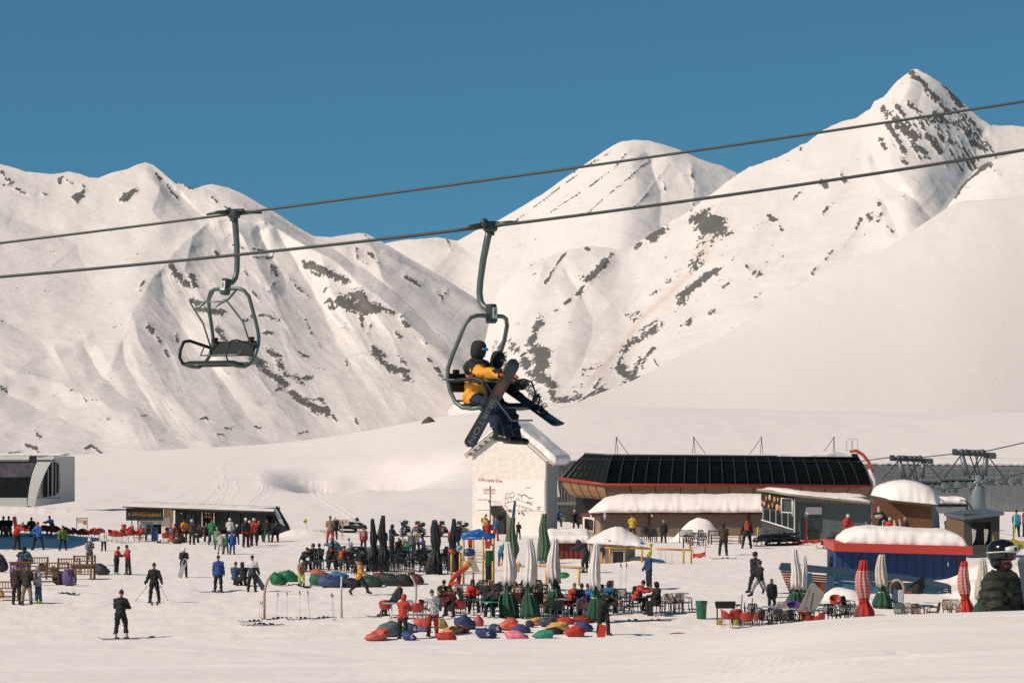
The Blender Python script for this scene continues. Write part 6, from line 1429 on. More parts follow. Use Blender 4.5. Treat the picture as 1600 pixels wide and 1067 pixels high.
def parasol(label, p, r0, r1, w_, top, low, kind, cat='parasol', Y=None, group=None, lean=0, split=.55):
 """closed parasol standing on the snow: furled cloth with folds, pole and base"""
 g = gp(p, r1) if Y is None else onto(p, Y)
 Y = g.y; u = Y / F; H = CZ - (r0 - HOR) * u - g.z; W_ = w_ * u / 2
 t = thing('closed_parasol', label, cat, g, 0, group); t.rotation_euler = (0, R(lean), 0)
 rnd = random.Random(p)
 ph = rnd.uniform(0, 6)
 nf = 9
 def wob(q, tt): return 1 + .20 * math.sin(nf * q + ph + tt * 2) * (1 - .6 * abs(tt - .5)) + .06 * math.sin(4 * q + tt * 5)
 neck = split
 def cloth(z0, z1, prof, nm, mat, par):
  m = MB(); n = 46; rows = []
  for i in range(19):
   tt = i / 18; rows.append((W_ * np.interp(tt, [a for a, b in prof], [b for a, b in prof]), z0 + (z1 - z0) * tt))
  m.lathe(rows, n, wob=wob)
  # ragged hem: points droop
  for i, v in enumerate(m.v[:n]):
   a = math.atan2(v[1], v[0]); m.v[i] = (v[0], v[1], v[2] - .08 * H * (.5 + .5 * math.sin(5 * a + ph)))
  m.v = [(x * (1 + .22 * (float(vnoise(math.atan2(y, x) * 2 + ph, z * 3.1, p % 50)) - .5)) + .045 * math.sin(z * 2.6 + ph), y, z) for x, y, z in m.v]
  return m.build(nm, mat, par)
 if kind == 'two':                      # pale canopy above, coloured cover below
  zs = H * (1 - split)
  low_o = cloth(H * .06, zs * 1.02, [(0, 1.05), (.1, 1.0), (.45, .72), (.62, .36), (.72, .42), (.85, .55), (1, .45)], 'lower_cover', low, t)
  up_o = cloth(zs * .95, H, [(0, .66), (.12, .72), (.4, .60), (.75, .44), (.94, .36), (1, .34)], 'canopy', top, t)
  m = MB(); m.tube([(math.cos(a) * W_ * .42, math.sin(a) * W_ * .42, zs * .62) for a in np.linspace(0, 2 * PI, 13)[:-1]], .025, 6, closed=True); m.build('strap', M('#c9c9c0', 'fabric'), t)
 elif kind == 'stripe':
  up_o = cloth(H * .05, H, [(0, 1.0), (.1, .86), (.22, .52), (.28, .40), (.34, .52), (.48, .74), (.62, .70), (.85, .50), (.99, .42), (1, .40)], 'canopy', top, t)
  m = MB(); m.tube([(math.cos(a) * W_ * .46, math.sin(a) * W_ * .46, H * .29) for a in np.linspace(0, 2 * PI, 13)[:-1]], .03, 6, closed=True); m.build('strap', M('#8e2a1f', 'fabric'), t)
 elif kind == 'black':
  up_o = cloth(H * .02, H, [(0, 1.0), (.12, .98), (.3, .80), (.42, .42), (.48, .46), (.62, .66), (.8, .46), (.98, .30), (1, .27)], 'canopy', top, t)
  m = MB(); m.tube([(math.cos(a) * W_ * .46, math.sin(a) * W_ * .46, H * .43) for a in np.linspace(0, 2 * PI, 13)[:-1]], .035, 6, closed=True); m.build('strap', M('#3b4348', 'fabric'), t)
 elif kind == 'green':
  up_o = cloth(H * .10, H, [(0, .80), (.1, .95), (.3, 1.0), (.55, .78), (.8, .56), (.99, .44), (1, .42)], 'canopy', top, t)
 m = MB(); m.tube([(0, 0, 0), (0, 0, H * 1.0)], .03, 8); m.box(0, 0, .05, .5, .5, .09, bev=.02); m.build('pole', M('#8d8f8c', 'metal'), t)
 return t
def stripe_mat():
 m = bpy.data.materials.new('striped_cloth'); m.use_nodes = True
 n = m.node_tree.nodes; l = m.node_tree.links; b = n['Principled BSDF']; b.inputs['Roughness'].default_value = .85
 tc = n.new('ShaderNodeTexCoord'); wv = n.new('ShaderNodeTexWave'); wv.bands_direction = 'Z'; wv.inputs['Scale'].default_value = 5.0; wv.inputs['Distortion'].default_value = 3.0; wv.inputs['Detail'].default_value = 1; l.new(tc.outputs['Object'], wv.inputs['Vector'])
 sx = n.new('ShaderNodeSeparateXYZ'); l.new(tc.outputs['Object'], sx.inputs[0])
 gt = n.new('ShaderNodeMath'); gt.operation = 'GREATER_THAN'; gt.inputs[1].default_value = .74; l.new(wv.outputs['Fac'], gt.inputs[0])
 a = n.new('ShaderNodeMath'); a.operation = 'GREATER_THAN'; a.inputs[1].default_value = .95; l.new(sx.outputs['Z'], a.inputs[0])
 c = n.new('ShaderNodeMath'); c.operation = 'LESS_THAN'; c.inputs[1].default_value = 2.15; l.new(sx.outputs['Z'], c.inputs[0])
 m1 = n.new('ShaderNodeMath'); m1.operation = 'MULTIPLY'; l.new(a.outputs[0], m1.inputs[0]); l.new(c.outputs[0], m1.inputs[1])
 m2 = n.new('ShaderNodeMath'); m2.operation = 'MULTIPLY'; l.new(m1.outputs[0], m2.inputs[0]); l.new(gt.outputs[0], m2.inputs[1])
 mx = n.new('ShaderNodeMix'); mx.data_type = 'RGBA'; mx.inputs[6].default_value = (*srgb('#a3291e'), 1); mx.inputs[7].default_value = (*srgb('#d7c4bb'), 1); l.new(m2.outputs[0], mx.inputs[0]); l.new(mx.outputs[2], b.inputs['Base Color'])
 return m
def dapple_mat(name, cols, scale):
 m = bpy.data.materials.new(name); m.use_nodes = True
 n = m.node_tree.nodes; l = m.node_tree.links; b = n['Principled BSDF']; b.inputs['Roughness'].default_value = .85
 tc = n.new('ShaderNodeTexCoord'); v = n.new('ShaderNodeTexNoise'); v.inputs['Scale'].default_value = scale; v.inputs['Detail'].default_value = 2; l.new(tc.outputs['Object'], v.inputs['Vector'])
 cr = n.new('ShaderNodeValToRGB'); cr.color_ramp.interpolation = 'CONSTANT'; e = cr.color_ramp.elements
 while len(e) < len(cols): e.new(.5)
 for i, (p_, c) in enumerate(cols): e[i].position = p_; e[i].color = (*srgb(c), 1)
 l.new(v.outputs['Fac'], cr.inputs[0]); l.new(cr.outputs[0], b.inputs['Base Color']); return m
BAGN = [0]
def beanbag(p, r, wpx, col, label, flat=.55, rz=0, lean=.3, hpx=None, emblem=False):
 """slumped sack: broad at the base, pinched at one end, creased"""
 g = gp(p, r); u = g.y / F; w_ = wpx * u; BAGN[0] += 1; sd = BAGN[0] * 7
 n, m = 34, 16; vs = []; fs = []
 hh = (hpx * u if hpx else w_ * flat)
 for i in range(m + 1):
  t = i / m; ph = -PI / 2 + PI * t
  for k in range(n):
   a = 2 * PI * k / n; cr = math.cos(ph); x = math.cos(a) * cr; y = math.sin(a) * cr; z = math.sin(ph)
   x = math.copysign(abs(x) ** .85, x); z2 = z * .5 + .5
   zz = z2 ** .85 if z > -.5 else z2 * .7
   tip = max(0, x) ** 2
   zz *= (.62 + .38 * (1 - tip)) * (1 + lean * (-x) * .7)
   nz = float(fbm(np.array(x * 2.2 + sd), np.array(y * 2.2 + z * 2.6), 3, sd)) - .5 + .45 * (float(fbm(np.array(a * 2.6), np.array(z * 1.2 + sd), 2, sd + 3, True)) - .6)
   rr = 1 + .26 * nz
   vs.append((x * rr * w_ / 2, y * rr * w_ * .42, max(-.02, zz * hh * (1 + .4 * nz) - .01)))
 for i in range(m):
  for k in range(n): k2 = (k + 1) % n; fs.append((i * n + k, i * n + k2, (i + 1) * n + k2, (i + 1) * n + k))
 mb = MB(); mb.add(vs, fs, True); o = mb.build('beanbag', M(col, 'fabric', .7, 9))
 o.location = g; o.rotation_euler = (0, 0, R(rz)); tag(o, label, 'beanbag', 'beanbags lying on the snow')
 if emblem:
  q = MB()
  for k in range(5): q.box(.10 + .03 * math.sin(k * 2), -w_ * .43, hh * .35 + k * .035, .13 - .02 * k, .01, .02, ry=.3 * math.sin(k))
  q.build('emblem', M('#b9c2cc', 'paint'), o)
 return o
def ski_mb(L=1.65):
 mb = MB(); n = 16; vs = []; fs = []
 for k in range(n + 1):
  q = k / n; y = (q - .42) * L; w_ = .045 * (1 - .25 * math.sin(PI * q)) * (1 if q < .9 else math.sqrt(max(.02, 1 - ((q - .9) / .1) ** 2))); up = .10 * max(0, (q - .86) / .14) ** 1.6 + .02 * max(0, (.06 - q) / .06)
  for x, d in ((-w_, 0), (w_, 0), (w_, .016), (-w_, .016)): vs.append((x, -y, up + d))
 for k in range(n):
  for j in range(4): fs.append((k * 4 + j, k * 4 + (j + 1) % 4, k * 4 + 4 + (j + 1) % 4, k * 4 + 4 + j))
 fs += [(3, 2, 1, 0), (n * 4, n * 4 + 1, n * 4 + 2, n * 4 + 3)]; mb.add(vs, fs); return mb
def proto_skis():
 t = thing('skis', '', 'skis')
 for s in (-1, 1):
  mb = ski_mb(); mb.v = [(x + s * .12, y, z) for x, y, z in mb.v]; o = mb.build('ski', M('#2b3338', 'plastic'), t)
  b = MB(); b.box(s * .12, -.14, .045, .07, .09, .05, bev=.01); b.box(s * .12, .15, .05, .07, .12, .06, bev=.01); b.build('binding', M('#15181a', 'plastic'), o)
 return t
def proto_poles():
 t = thing('ski_pole', '', 'ski pole')
 s = MB(); s.tube([(0, 0, -.02), (0, 0, 1.12)], [.006, .009], 6); s.build('shaft', M('#8f8f8c', 'metal'), t)
 g = MB(); g.tube([(0, 0, 1.04), (0, 0, 1.10), (0, 0, 1.2)], [.016, .02, .017], 8); g.build('grip', M('#15171a', 'rubber'), t)
 b = MB(); b.lathe([(.035, .06), (.045, .065), (.01, .08)], 10); b.build('basket', M('#1a1c1e', 'plastic'), t)
 st = MB(); st.tube([(0, 0, 1.18), (.05, .02, 1.10), (.03, .02, 1.0), (0, 0, 1.05)], .006, 5); st.build('strap', M('#1a1c1e', 'fabric'), t)
 return t
def proto_snowmobile():
 t = thing('snowmobile', '', 'snowmobile')
 b = MB(); b.tube([(0, 1.0, .42), (0, .4, .5), (0, -.2, .56), (0, -.7, .56), (0, -1.15, .42), (0, -1.35, .34)], [.20, .24, .30, .36, .30, .12], 12, flat=.62); b.box(0, -.55, .42, .66, .9, .18, bev=.06); b.build('body', M('#1d2123', 'plastic', .3), t)
 h = MB(); h.tube([(0, -.25, .66), (0, -.7, .66), (0, -1.1, .5), (0, -1.3, .4)], [.22, .29, .25, .1], 12, flat=.5); h.build('hood', M('#1d2123', 'plastic', .3), t)
 s = MB(); s.box(0, .35, .76, .34, 1.05, .16, bev=.05, rx=.05); s.box(0, .9, .86, .30, .2, .22, bev=.05); s.build('seat', M('#15171a', 'rubber'), t)
 w_ = MB(); w_.tube([(-.2, -.60, .86), (-.17, -.48, 1.12), (0, -.44, 1.18), (.17, -.48, 1.12), (.2, -.60, .86)], .012, 5); w_.add([(-.2, -.60, .86), (.2, -.60, .86), (.16, -.47, 1.13), (-.16, -.47, 1.13)], [(0, 1, 2, 3)]); w_.build('windscreen', M('#3a4145', 'glass'), t)
 m = MB(); m.tube([(-.38, -.18, 1.08), (-.2, -.30, 1.0), (.2, -.30, 1.0), (.38, -.18, 1.08)], .018, 6); m.tube([(0, -.3, 1.0), (0, -.45, .72)], .03, 6); m.build('handlebar', M('#15171a', 'metal'), t)
 k = MB(); k.box(0, .35, .13, .38, 1.6, .06); k.tube([(0, -.45, .24), (0, -.5, .18), (0, -.3, .08), (0, .9, .08), (0, 1.2, .2), (0, 1.0, .34), (0, .0, .34)], .09, 8, closed=True, flat=1); k.build('track', M('#17191a', 'rubber'), t)
 for s_ in (-1, 1):
  q = MB(); q.box(s_ * .42, -.95, .03, .11, .85, .03); q.tube([(s_ * .42, -1.36, .04), (s_ * .42, -1.5, .16), (s_ * .42, -1.4, .22)], .02, 6); q.tube([(s_ * .42, -.95, .05), (s_ * .22, -.85, .42)], .03, 6); q.build('front_ski', M('#24282a', 'plastic'), t)
  l = MB(); l.ell(s_ * .12, -1.14, .58, .07, .04, .05, 10, 7); l.build('headlight', M('#c9ccc8', 'glass'), t)
  e = MB(); e.box(s_ * .28, .2, .30, .16, 1.2, .04, bev=.01); e.build('footboard', M('#2a2f30', 'plastic'), t)
 return t
FIRST = {}
def put(kind, maker, pos, rz, label, group=None, sc=1.0, recol=None):
 """the first one is the thing itself, the others are copies of it and of each of its parts"""
 if kind not in FIRST:
  t = maker(); FIRST[kind] = t; t.location = pos; t.rotation_euler = (0, 0, R(rz)); t['label'] = label
  t.scale = (sc, sc, sc)
  if group: t['group'] = group
  if recol:
   for c in t.children:
    b = c.name.split('.')[0]
    if b in recol: c.material_slots[0].link = 'OBJECT'; c.material_slots[0].material = recol[b]
  return t
 t = FIRST[kind]
 rc = {}
 for c in t.children: rc.setdefault(c.name.split('.')[0], c.data.materials[0] if c.data else None)
 if recol: rc.update(recol)
 o = dup(t, pos, R(rz), label, None, sc, rc)
 if group: o['group'] = group
 elif 'group' in o: del o['group']
 return o
# ================================================================ people standing about
def two_tone(lo, up, z):
 m = bpy.data.materials.new('two_tone_cloth'); m.use_nodes = True; n = m.node_tree.nodes; l = m.node_tree.links; b = n['Principled BSDF']; b.inputs['Roughness'].default_value = .85
 tc = n.new('ShaderNodeTexCoord'); s_ = n.new('ShaderNodeSeparateXYZ'); l.new(tc.outputs['Object'], s_.inputs[0]); g = n.new('ShaderNodeMath'); g.operation = 'GREATER_THAN'; g.inputs[1].default_value = z; l.new(s_.outputs['Z'], g.inputs[0])
 x = n.new('ShaderNodeMix'); x.data_type = 'RGBA'; x.inputs[6].default_value = (*srgb(lo), 1); x.inputs[7].default_value = (*srgb(up), 1); l.new(g.outputs[0], x.inputs[0]); l.new(x.outputs[2], b.inputs['Base Color']); return m
def quilted(col, step):
 m = M(col, 'fabric', .75, 15.5); n = m.node_tree.nodes; l = m.node_tree.links; b = n['Principled BSDF']; tc = n.new('ShaderNodeTexCoord'); w_ = n.new('ShaderNodeTexWave'); w_.bands_direction = 'Z'; w_.inputs['Scale'].default_value = step; w_.inputs['Distortion'].default_value = 2.5; w_.inputs['Detail'].default_value = 3; l.new(tc.outputs['Object'], w_.inputs['Vector'])
 bp = n.new('ShaderNodeBump'); bp.inputs['Strength'].default_value = .8; bp.inputs['Distance'].default_value = .03; l.new(w_.outputs['Fac'], bp.inputs['Height']); l.new(bp.outputs[0], b.inputs['Normal']); return m
CAMO = dapple_mat('camouflage_cloth', [(0, '#2b3038'), (.42, '#d5d3d2'), (.52, '#4a515c'), (.58, '#dcdad8'), (.66, '#23272e')], 9)
FLORAL = dapple_mat('patterned_cloth', [(0, '#23262c'), (.45, '#8b8e96'), (.53, '#2b2e35'), (.6, '#b0b0b4')], 12)
TWOTONE = dapple_mat('dark_check_cloth', [(0, '#3a1f1d'), (.5, '#231a1c'), (.6, '#5c2a24')], 3)
def st(p, r, hp, rz, pose, jac, tro, hat, label, **k):
 g = gp(p, r); h = hp * g.y / F
 h *= dict(bend=1.22, kneel=1.3, ski=1.06, wide=1.05, stride=1.04).get(pose, 1.0)
 return person(label, g, rz, pose, jac, tro, hat, h=max(.9, min(1.95, h)), **k)
def sit(p, r, rz, pose, jac, tro, hat, label, seat=.47, sc=1.0, **k):
 g = gp(p, r); g = Vector(g); g.z += seat - .83 * sc
 return person(label, g, rz, pose, jac, tro, hat, h=1.75 * sc, **k)
BE, HE, CAP, HO = 'beanie', 'helmet', 'cap', 'hood'
# on the shaded strip at the left
st(25, 859, 40, 60, 'bend', '#b3281f', '#20252a', (BE, '#7e9c94'), 'person in a red jacket bending forward with a pole in the shaded strip')
st(60, 859, 41, -20, 'wide', '#1f5fb0', '#151a20', (HE, '#c4572b'), 'person in a bright blue jacket and orange helmet standing wide-legged in the shade')
st(98, 860, 38, 15, 'wide2', '#55772f', '#171c1d', (BE, '#171a1c'), 'person in a green jacket standing wide-legged in the shaded strip', gloves='#b7c13a')
st(162, 861, 32, -10, 'stand', '#d0cbc4', '#1c2022', (HE, '#2b2e30'), 'child in a white vest over black in the right part of the shaded strip')
st(140, 884, 42, 10, 'hands', '#353840', '#2a2d34', (HE, '#d2d0cc'), 'person in a grey patterned jacket and white helmet behind the wooden bench', patch=FLORAL)
st(182, 898, 43, 70, 'hands', '#1a2030', '#171a1e', (BE, '#20262a'), 'person in a dark jacket with an orange yoke talking to the red one', patch=two_tone('#1a2030', '#c6492a', 1.30), boots='#7fae8a')
st(200, 898, 45, -60, 'stand2', '#b8362c', '#20211f', (BE, '#1a1b1d'), 'person in a red jacket holding ski poles beside the one with the orange yoke')
st(287, 902, 45, 10, 'hands', '#33262a', '#2b2224', (HE, '#cfd2d2'), 'person in a maroon suit and white helmet holding a snowboard before the bar')
st(241, 942, 60, -5, 'skistand', '#1b1a1c', '#16171a', (BE, '#1a1b1d'), 'skier all in black with two poles spread out, standing on open snow', boots='#2b2d30')
st(188, 998, 71, 172, 'ski', '#15191b', '#14181a', (BE, '#14181a'), 'lone skier in black gliding nearest the camera at the left', boots='#b6bab0')
st(341, 925, 55, 175, 'stand', '#23488a', '#171a1e', (BE, '#2a2b2d'), 'skier in a blue jacket and black trousers seen from behind beside two crouching people')
sit(380, 916, 195, 'sitfwd', '#1a1a1c', '#151618', (HO, '#1a1a1c'), 'dark figure squatting in the snow right of the skier in blue', seat=.34)
sit(367, 915, 160, 'sit', '#25466e', '#16181b', (BE, '#1a1c1e'), 'squatting person in dark blue between the skier in blue and the dark figure', seat=.32, sc=.93)
st(394, 925, 55, 170, 'talk', '#31363a', '#191b1e', (BE, '#17181a'), 'person in a grey jacket with white shoulders dragging a snowboard', patch=two_tone('#31363a', '#c4c4c4', 1.24))
# trio standing at the left edge
st(26, 944, 60, 168, 'stand', '#2f1f22', '#1c1f1e', (BE, '#4b3768'), 'person in a maroon jacket and purple hat, leftmost of the three standing together')
st(42, 945, 60, 180, 'stand2', '#272c22', '#8e765c', (BE, '#3a3350'), 'person in an olive jacket and beige trousers, middle of the three standing together')
st(60, 944, 57, -60, 'stand2', '#8b8c8e', '#1d5070', (HO, '#8d8e90'), 'person in a grey hoodie and blue trousers with lime boots, right one of the three', boots='#bcd23a')
# seated at the wooden table
sit(33, 893, 30, 'sitfwd', '#1a1d24', '#171a1e', (BE, '#1b1e26'), 'person in black seated at the wooden table at the left', seat=.5)
sit(48, 893, -60, 'sitfwd', '#2f8a74', '#1c2022', (BE, '#182024'), 'person in a teal jacket seated at the wooden table at the left', seat=.5)
# in front of the bar
st(288, 846, 34, 5, 'hands', '#cf7a1e', '#2b2018', (BE, '#3a2a1c'), 'person in an orange jacket in front of the bar window')
st(300, 851, 38, 160, 'stand', '#3a2a24', '#2a2220', (HE, '#b5b3b0'), 'person in a brown coat next to the orange jacket at the bar')
st(331, 851, 39, 178, 'stand2', '#1c7a4c', '#16424a', (BE, '#1a1f1c'), 'tall person in a green coat seen from behind at the bar')
st(339, 859, 34, 160, 'stand', '#6c8a62', '#27795f', (BE, '#8aa07a'), 'child in pale green beside the person in the green coat')
st(345, 866, 33, 195, 'talk', '#b5aca6', '#a39a94', (BE, '#5c2a34'), 'child in a cream suit and maroon hat, left of the huddled children')
st(353, 866, 30, 185, 'stand2', '#1f6f62', '#28443c', (HE, '#29566a'), 'child in a teal jacket in the middle of the huddled children')
st(363, 866, 34, 175, 'stand', '#1d4a94', '#1c4c8f', (HE, '#2461b4'), 'child in a bright blue suit, right of the huddled children')
st(359, 846, 35, 185, 'talk', '#c9c4bc', '#2a2c2c', (HE, '#d2d0ca'), 'person in a white jacket and white helmet with backpack at the bar')
st(370, 850, 30, 10, 'hands', '#22302c', '#1a1c1d', (HE, '#cfd0cf'), 'person in dark green with a white and black helmet behind the children')
st(384, 855, 44, 30, 'stand', '#22262c', '#1a1b1e', (BE, '#c9c6c0'), 'person in black with a red waistband, left of the pair by the bar counter', patch=two_tone('#9c2a20', '#22262c', 1.0))
st(397, 852, 41, -20, 'talk', '#b5301f', '#1a1b1d', (HE, '#c9b7ae'), 'person in a red jacket with white sleeves, right of the pair by the bar counter')
st(390, 853, 38, 150, 'stand', '#8f2a20', '#1e1c1d', (BE, '#d3cfc9'), 'person in a red and dark jacket between the two by the bar counter')
st(417, 847, 35, 185, 'talk', '#1b2220', '#27503c', (BE, '#1b1d1c'), 'person in a black jacket and green trousers by the end of the bar')
sit(278, 847, 60, 'lounge', '#7a3c28', '#2a1e1a', (BE, '#33261e'), 'person lying back in a chair left of the orange jacket at the bar', seat=.4)
sit(313, 848, -40, 'sit', '#232526', '#1c1d1f', (BE, '#1c1c1e'), 'seated person in black before the pale pillar of the bar', seat=.42)
sit(322, 846, 20, 'sit', '#57302b', '#2b2020', (CAP, '#242426'), 'seated person in a brown red jacket before the menu board', seat=.42)
sit(404, 846, 20, 'sit', '#2f2a2a', '#241f20', (BE, '#b4512e'), 'seated person in black with an orange hat at the bar counter', seat=.5)
sit(432, 846, -10, 'sit', '#1d1f21', '#191b1d', (CAP, '#202325'), 'seated dark figure at the right end of the bar', seat=.5)
sit(5, 836, 20, 'sit', '#221c1e', '#1d1a1c', (BE, '#1a1a1c'), 'seated dark figure among the red chairs, leftmost', seat=.4)
sit(14, 836, 0, 'sit', '#1d2320', '#191b1c', (BE, '#16181a'), 'second seated dark figure among the red chairs at the left', seat=.4)
sit(82, 834, -30, 'sitfwd', '#2a4a86', '#1d2430', (BE, '#20304c'), 'seated person in blue behind the row of red chairs', seat=.42)
sit(50, 836, 20, 'lounge', '#1c2f2c', '#182020', (BE, '#1a1f20'), 'person in dark green lying back behind the person in bright blue', seat=.4)
# centre back
st(516, 850, 42, 180, 'stand2', '#8d7156', '#b23420', (BE, '#202124'), 'person in a tan jacket and red trousers seen from behind near the snowmobile')
st(523, 843, 34, 10, 'stand', '#26282b', '#1e2022', (HE, '#c9c8c4'), 'person in black with a pale helmet half hidden behind the tan jacket')
st(568, 861, 37, 178, 'stand', '#a5363a', '#2b1f22', (CAP, '#1b1b1d'), 'person in a red and white top with grey rucksack, seen from behind', pack='#8c857a')
st(612, 866, 45, 60, 'stand2', '#26323c', '#24292a', (HO, '#1f262c'), 'person in dark blue and grey right of the tall black parasols')
st(601, 858, 30, 0, 'stand', '#1d3b66', '#1c2126', (BE, '#22262a'), 'person in blue half hidden by the second black parasol')
st(636, 876, 30, -10, 'wide2', '#1f8a5f', '#163a40', (BE, '#7a3526'), 'child in a bright green jacket with arms spread between the tables')
st(629, 872, 35, 170, 'stand2', '#b7a592', '#26282a', (BE, '#23262a'), 'person in a cream and brown vest behind the green child')
st(643, 868, 36, 190, 'stand', '#5d646a', '#23282a', (HE, '#5b6368'), 'person in a grey jacket carrying grey gear next to the cream vest')
st(622, 872, 28, 20, 'kneel', '#1a1c1f', '#17191b', (BE, '#8a5c44'), 'crouching person in black left of the green child')
st(651, 866, 40, 10, 'hands', '#bcae98', '#1f2a33', (HE, '#5e6152'), 'person in a cream jacket looking down, right of the snowmobile riders')
st(662, 872, 32, -50, 'hands', '#2b3576', '#25303f', (HE, '#26456e'), 'child in a blue and purple suit with a blue helmet next to the cream jacket')
st(706, 862, 36, 0, 'stand', '#a83228', '#22242a', (BE, '#22242a'), 'person in red behind the rightmost black parasol')
st(677, 846, 28, 0, 'stand', '#ab3328', '#22242a', (HO, '#2a2c30'), 'person in red with spread ski tips behind the third black parasol')
st(714, 860, 34, 180, 'stand', '#26221f', '#1d2b33', (HO, '#1c1d1f'), 'person in black right of the fourth black parasol')
# crowd around the black tables
sit(472, 897, 60, 'sitfwd', '#16191a', '#14171a', (CAP, '#1a1c1d'), 'person in black with a cap sitting on the bench left of the black tables', seat=.62)
st(471, 916, 40, 10, 'hands', '#9b6a55', '#b9cf3e', (HE, '#d6cfc6'), 'child with a white helmet and lime yellow trousers among green beanbags')
st(545, 878, 36, 175, 'stand2', '#b9b6b8', '#33383c', (BE, '#1a1c1e'), 'person in a white jacket and black hat behind the black tables')
st(530, 885, 40, -60, 'bend', '#6f92ab', '#3b3f42', (BE, '#6b8ea6'), 'person in a light blue jacket reaching out over the tables')
sit(489, 889, 10, 'sit', '#1a1e20', '#181b1d', (HE, '#2a2f31'), 'seated person in a dark helmet at the left end of the black tables', seat=.5)
sit(500, 889, -20, 'sit', '#22282a', '#1d2022', (BE, '#1b1e20'), 'seated person with upright skis next to the dark helmet', seat=.5)
sit(514, 891, 30, 'sitfwd', '#23221f', '#1b1c1e', (BE, '#26242a'), 'seated person in dark brown left of the orange backpack', seat=.5)
sit(520, 887, -10, 'sit', '#4a1d1d', '#1e1c1e', (HO, '#17191b'), 'seated person in a black hood and dark red just left of the orange backpack', seat=.55)
sit(534, 893, 160, 'sitfwd', '#5c4136', '#1b1e20', (BE, '#23201e'), 'seated person in a brown jacket carrying a bright orange backpack', seat=.55, pack='#cb4a20')
sit(580, 892, 60, 'sitfwd', '#1b1f22', '#191c1e', (BE, '#32383b'), 'seated dark figure beside the foot of the first black parasol', seat=.5)
st(561, 930, 53, 100, 'stride', '#cf9230', '#1b2023', (BE, '#1c1f20'), 'person in a mustard yellow jacket striding to the right past the beanbags', pack='#1c1f20')
# around the front tables and beanbags
sit(616, 962, -80, 'lounge', '#23282b', '#1b1f22', (CAP, '#1b1e20'), 'person in dark grey leaning back with legs crossed at the left front table', seat=.62)
st(629, 998, 67, 150, 'hands', '#c23a22', '#18221f', (HO, '#c23a22'), 'person in a bright red puffer jacket and black trousers standing among the beanbags', patch=quilted('#b93620', 3.0))
st(676, 994, 70, -165, 'hands', '#8f9299', '#9c2b20', (BE, '#30343a'), 'person in a grey and white patterned jacket and red trousers among the beanbags', patch=CAMO)
sit(690, 958, 20, 'sitfwd', '#1d2322', '#1b1f20', (BE, '#1b1d1f'), 'seated person in black holding a yellow bag, behind the patterned jacket', seat=.62)
sit(709, 966, -30, 'sitfwd', '#5a2a22', '#1e1d1f', (BE, '#1a1a1c'), 'seated person in a brown red jacket left of the teal table', seat=.6)
sit(738, 955, 10, 'sit', '#c02c20', '#1c2226', (HO, '#20262e'), 'seated person in a red jacket with a dark blue hood at the teal table')
sit(772, 964, -30, 'sit', '#23292a', '#1b1f21', (CAP, '#2a2c2c'), 'seated person in a dark mottled jacket and cap right of the teal table', patch=dapple_mat('mottled_cloth', [(0, '#1a1e20'), (.5, '#45483f'), (.56, '#202426')], 10))
sit(760, 956, 180, 'sit', '#20282c', '#1b1f22', (BE, '#202426'), 'seated dark figure seen from behind at the teal table', seat=.5)
sit(897, 960, 10, 'sit', '#b23528', '#1e2226', (CAP, '#6e6a4a'), 'seated person in red with an olive cap, left of the three right of the parasols')
sit(909, 962, 0, 'sit', '#2a2734', '#1c2026', (BE, '#20242c'), 'seated person in dark purple in the middle of the three right of the parasols')
sit(919, 962, -10, 'sit', '#2a7ec2', '#23262c', (BE, '#2b2326'), 'seated person in bright blue with a dark red hat, right one of the three')
sit(951, 958, 160, 'sit', '#22618f', '#1c2430', (HO, '#1f3a38'), 'seated person in a blue vest and dark green sleeves seen from behind')
sit(934, 952, 20, 'sit', '#2b3a36', '#1e2224', (CAP, '#4a3a30'), 'seated person in grey green with a brown cap behind the blue vest')
st(942, 992, 62, 20, 'bend', '#151a1b', '#15191a', (HE, '#16191a'), 'person in black bending down over an upright orange board')
sit(994, 957, 70, 'sitfwd', '#c43c28', '#1a1d20', (BE, '#17191c'), 'person in an orange red jacket leaning on the white table', seat=.58, pack='#1f2422')
sit(1028, 960, -70, 'sit', '#1a1d1f', '#1a1d1f', (HO, '#1a1d1f'), 'person in a black hooded coat facing the orange red jacket', seat=.5)
st(1014, 921, 57, -70, 'skistand', '#20355c', '#191d24', (HE, '#b9e03a'), 'skier in a blue jacket with a lime yellow helmet by the swings', boots='#6c7680')
# playground and hall front
st(757, 838, 34, 60, 'hands', '#c7b23a', '#3a3f3c', (CAP, '#1c1e1c'), 'person in a yellow jacket with a red rucksack in front of the hall', pack='#b4392a')
st(763, 852, 38, 20, 'stand2', '#b03222', '#8d2a20', (HO, '#5a2a24'), 'person in red and black in front of the hall, right of the yellow jacket')
st(775, 845, 36, 160, 'stand', '#34597a', '#a83a2e', (BE, '#3a5f80'), 'person in blue with orange trousers beside the hall door')
st(736, 866, 28, 10, 'stand', '#b93a2c', '#252a30', (BE, '#b93a2c'), 'small child in a red top under the blue playground arch')
st(782, 884, 32, 150, 'bend', '#3b7f9a', '#2e5566', (BE, '#b0a046'), 'child in a light blue jacket climbing beside the green panel')
st(810, 842, 26, 20, 'stand2', '#20241f', '#1d2020', (BE, '#1b1d1c'), 'person in black with a lime badge behind the green parasol')
sit(871, 828, 10, 'sit', '#2f7ab0', '#23303a', (BE, '#2f7ab0'), 'person with a light blue hood behind the grey railing', seat=.8)
sit(897, 828, 20, 'sit', '#2a2724', '#1f2020', (BE, '#b9b3aa'), 'dark figure with a pale hat sitting left of the brown shack', seat=.6)
st(916, 895, 46, -120, 'bend', '#232a33', '#1e242c', (HO, '#232a33'), 'person in dark grey bending over beside the swing frame')
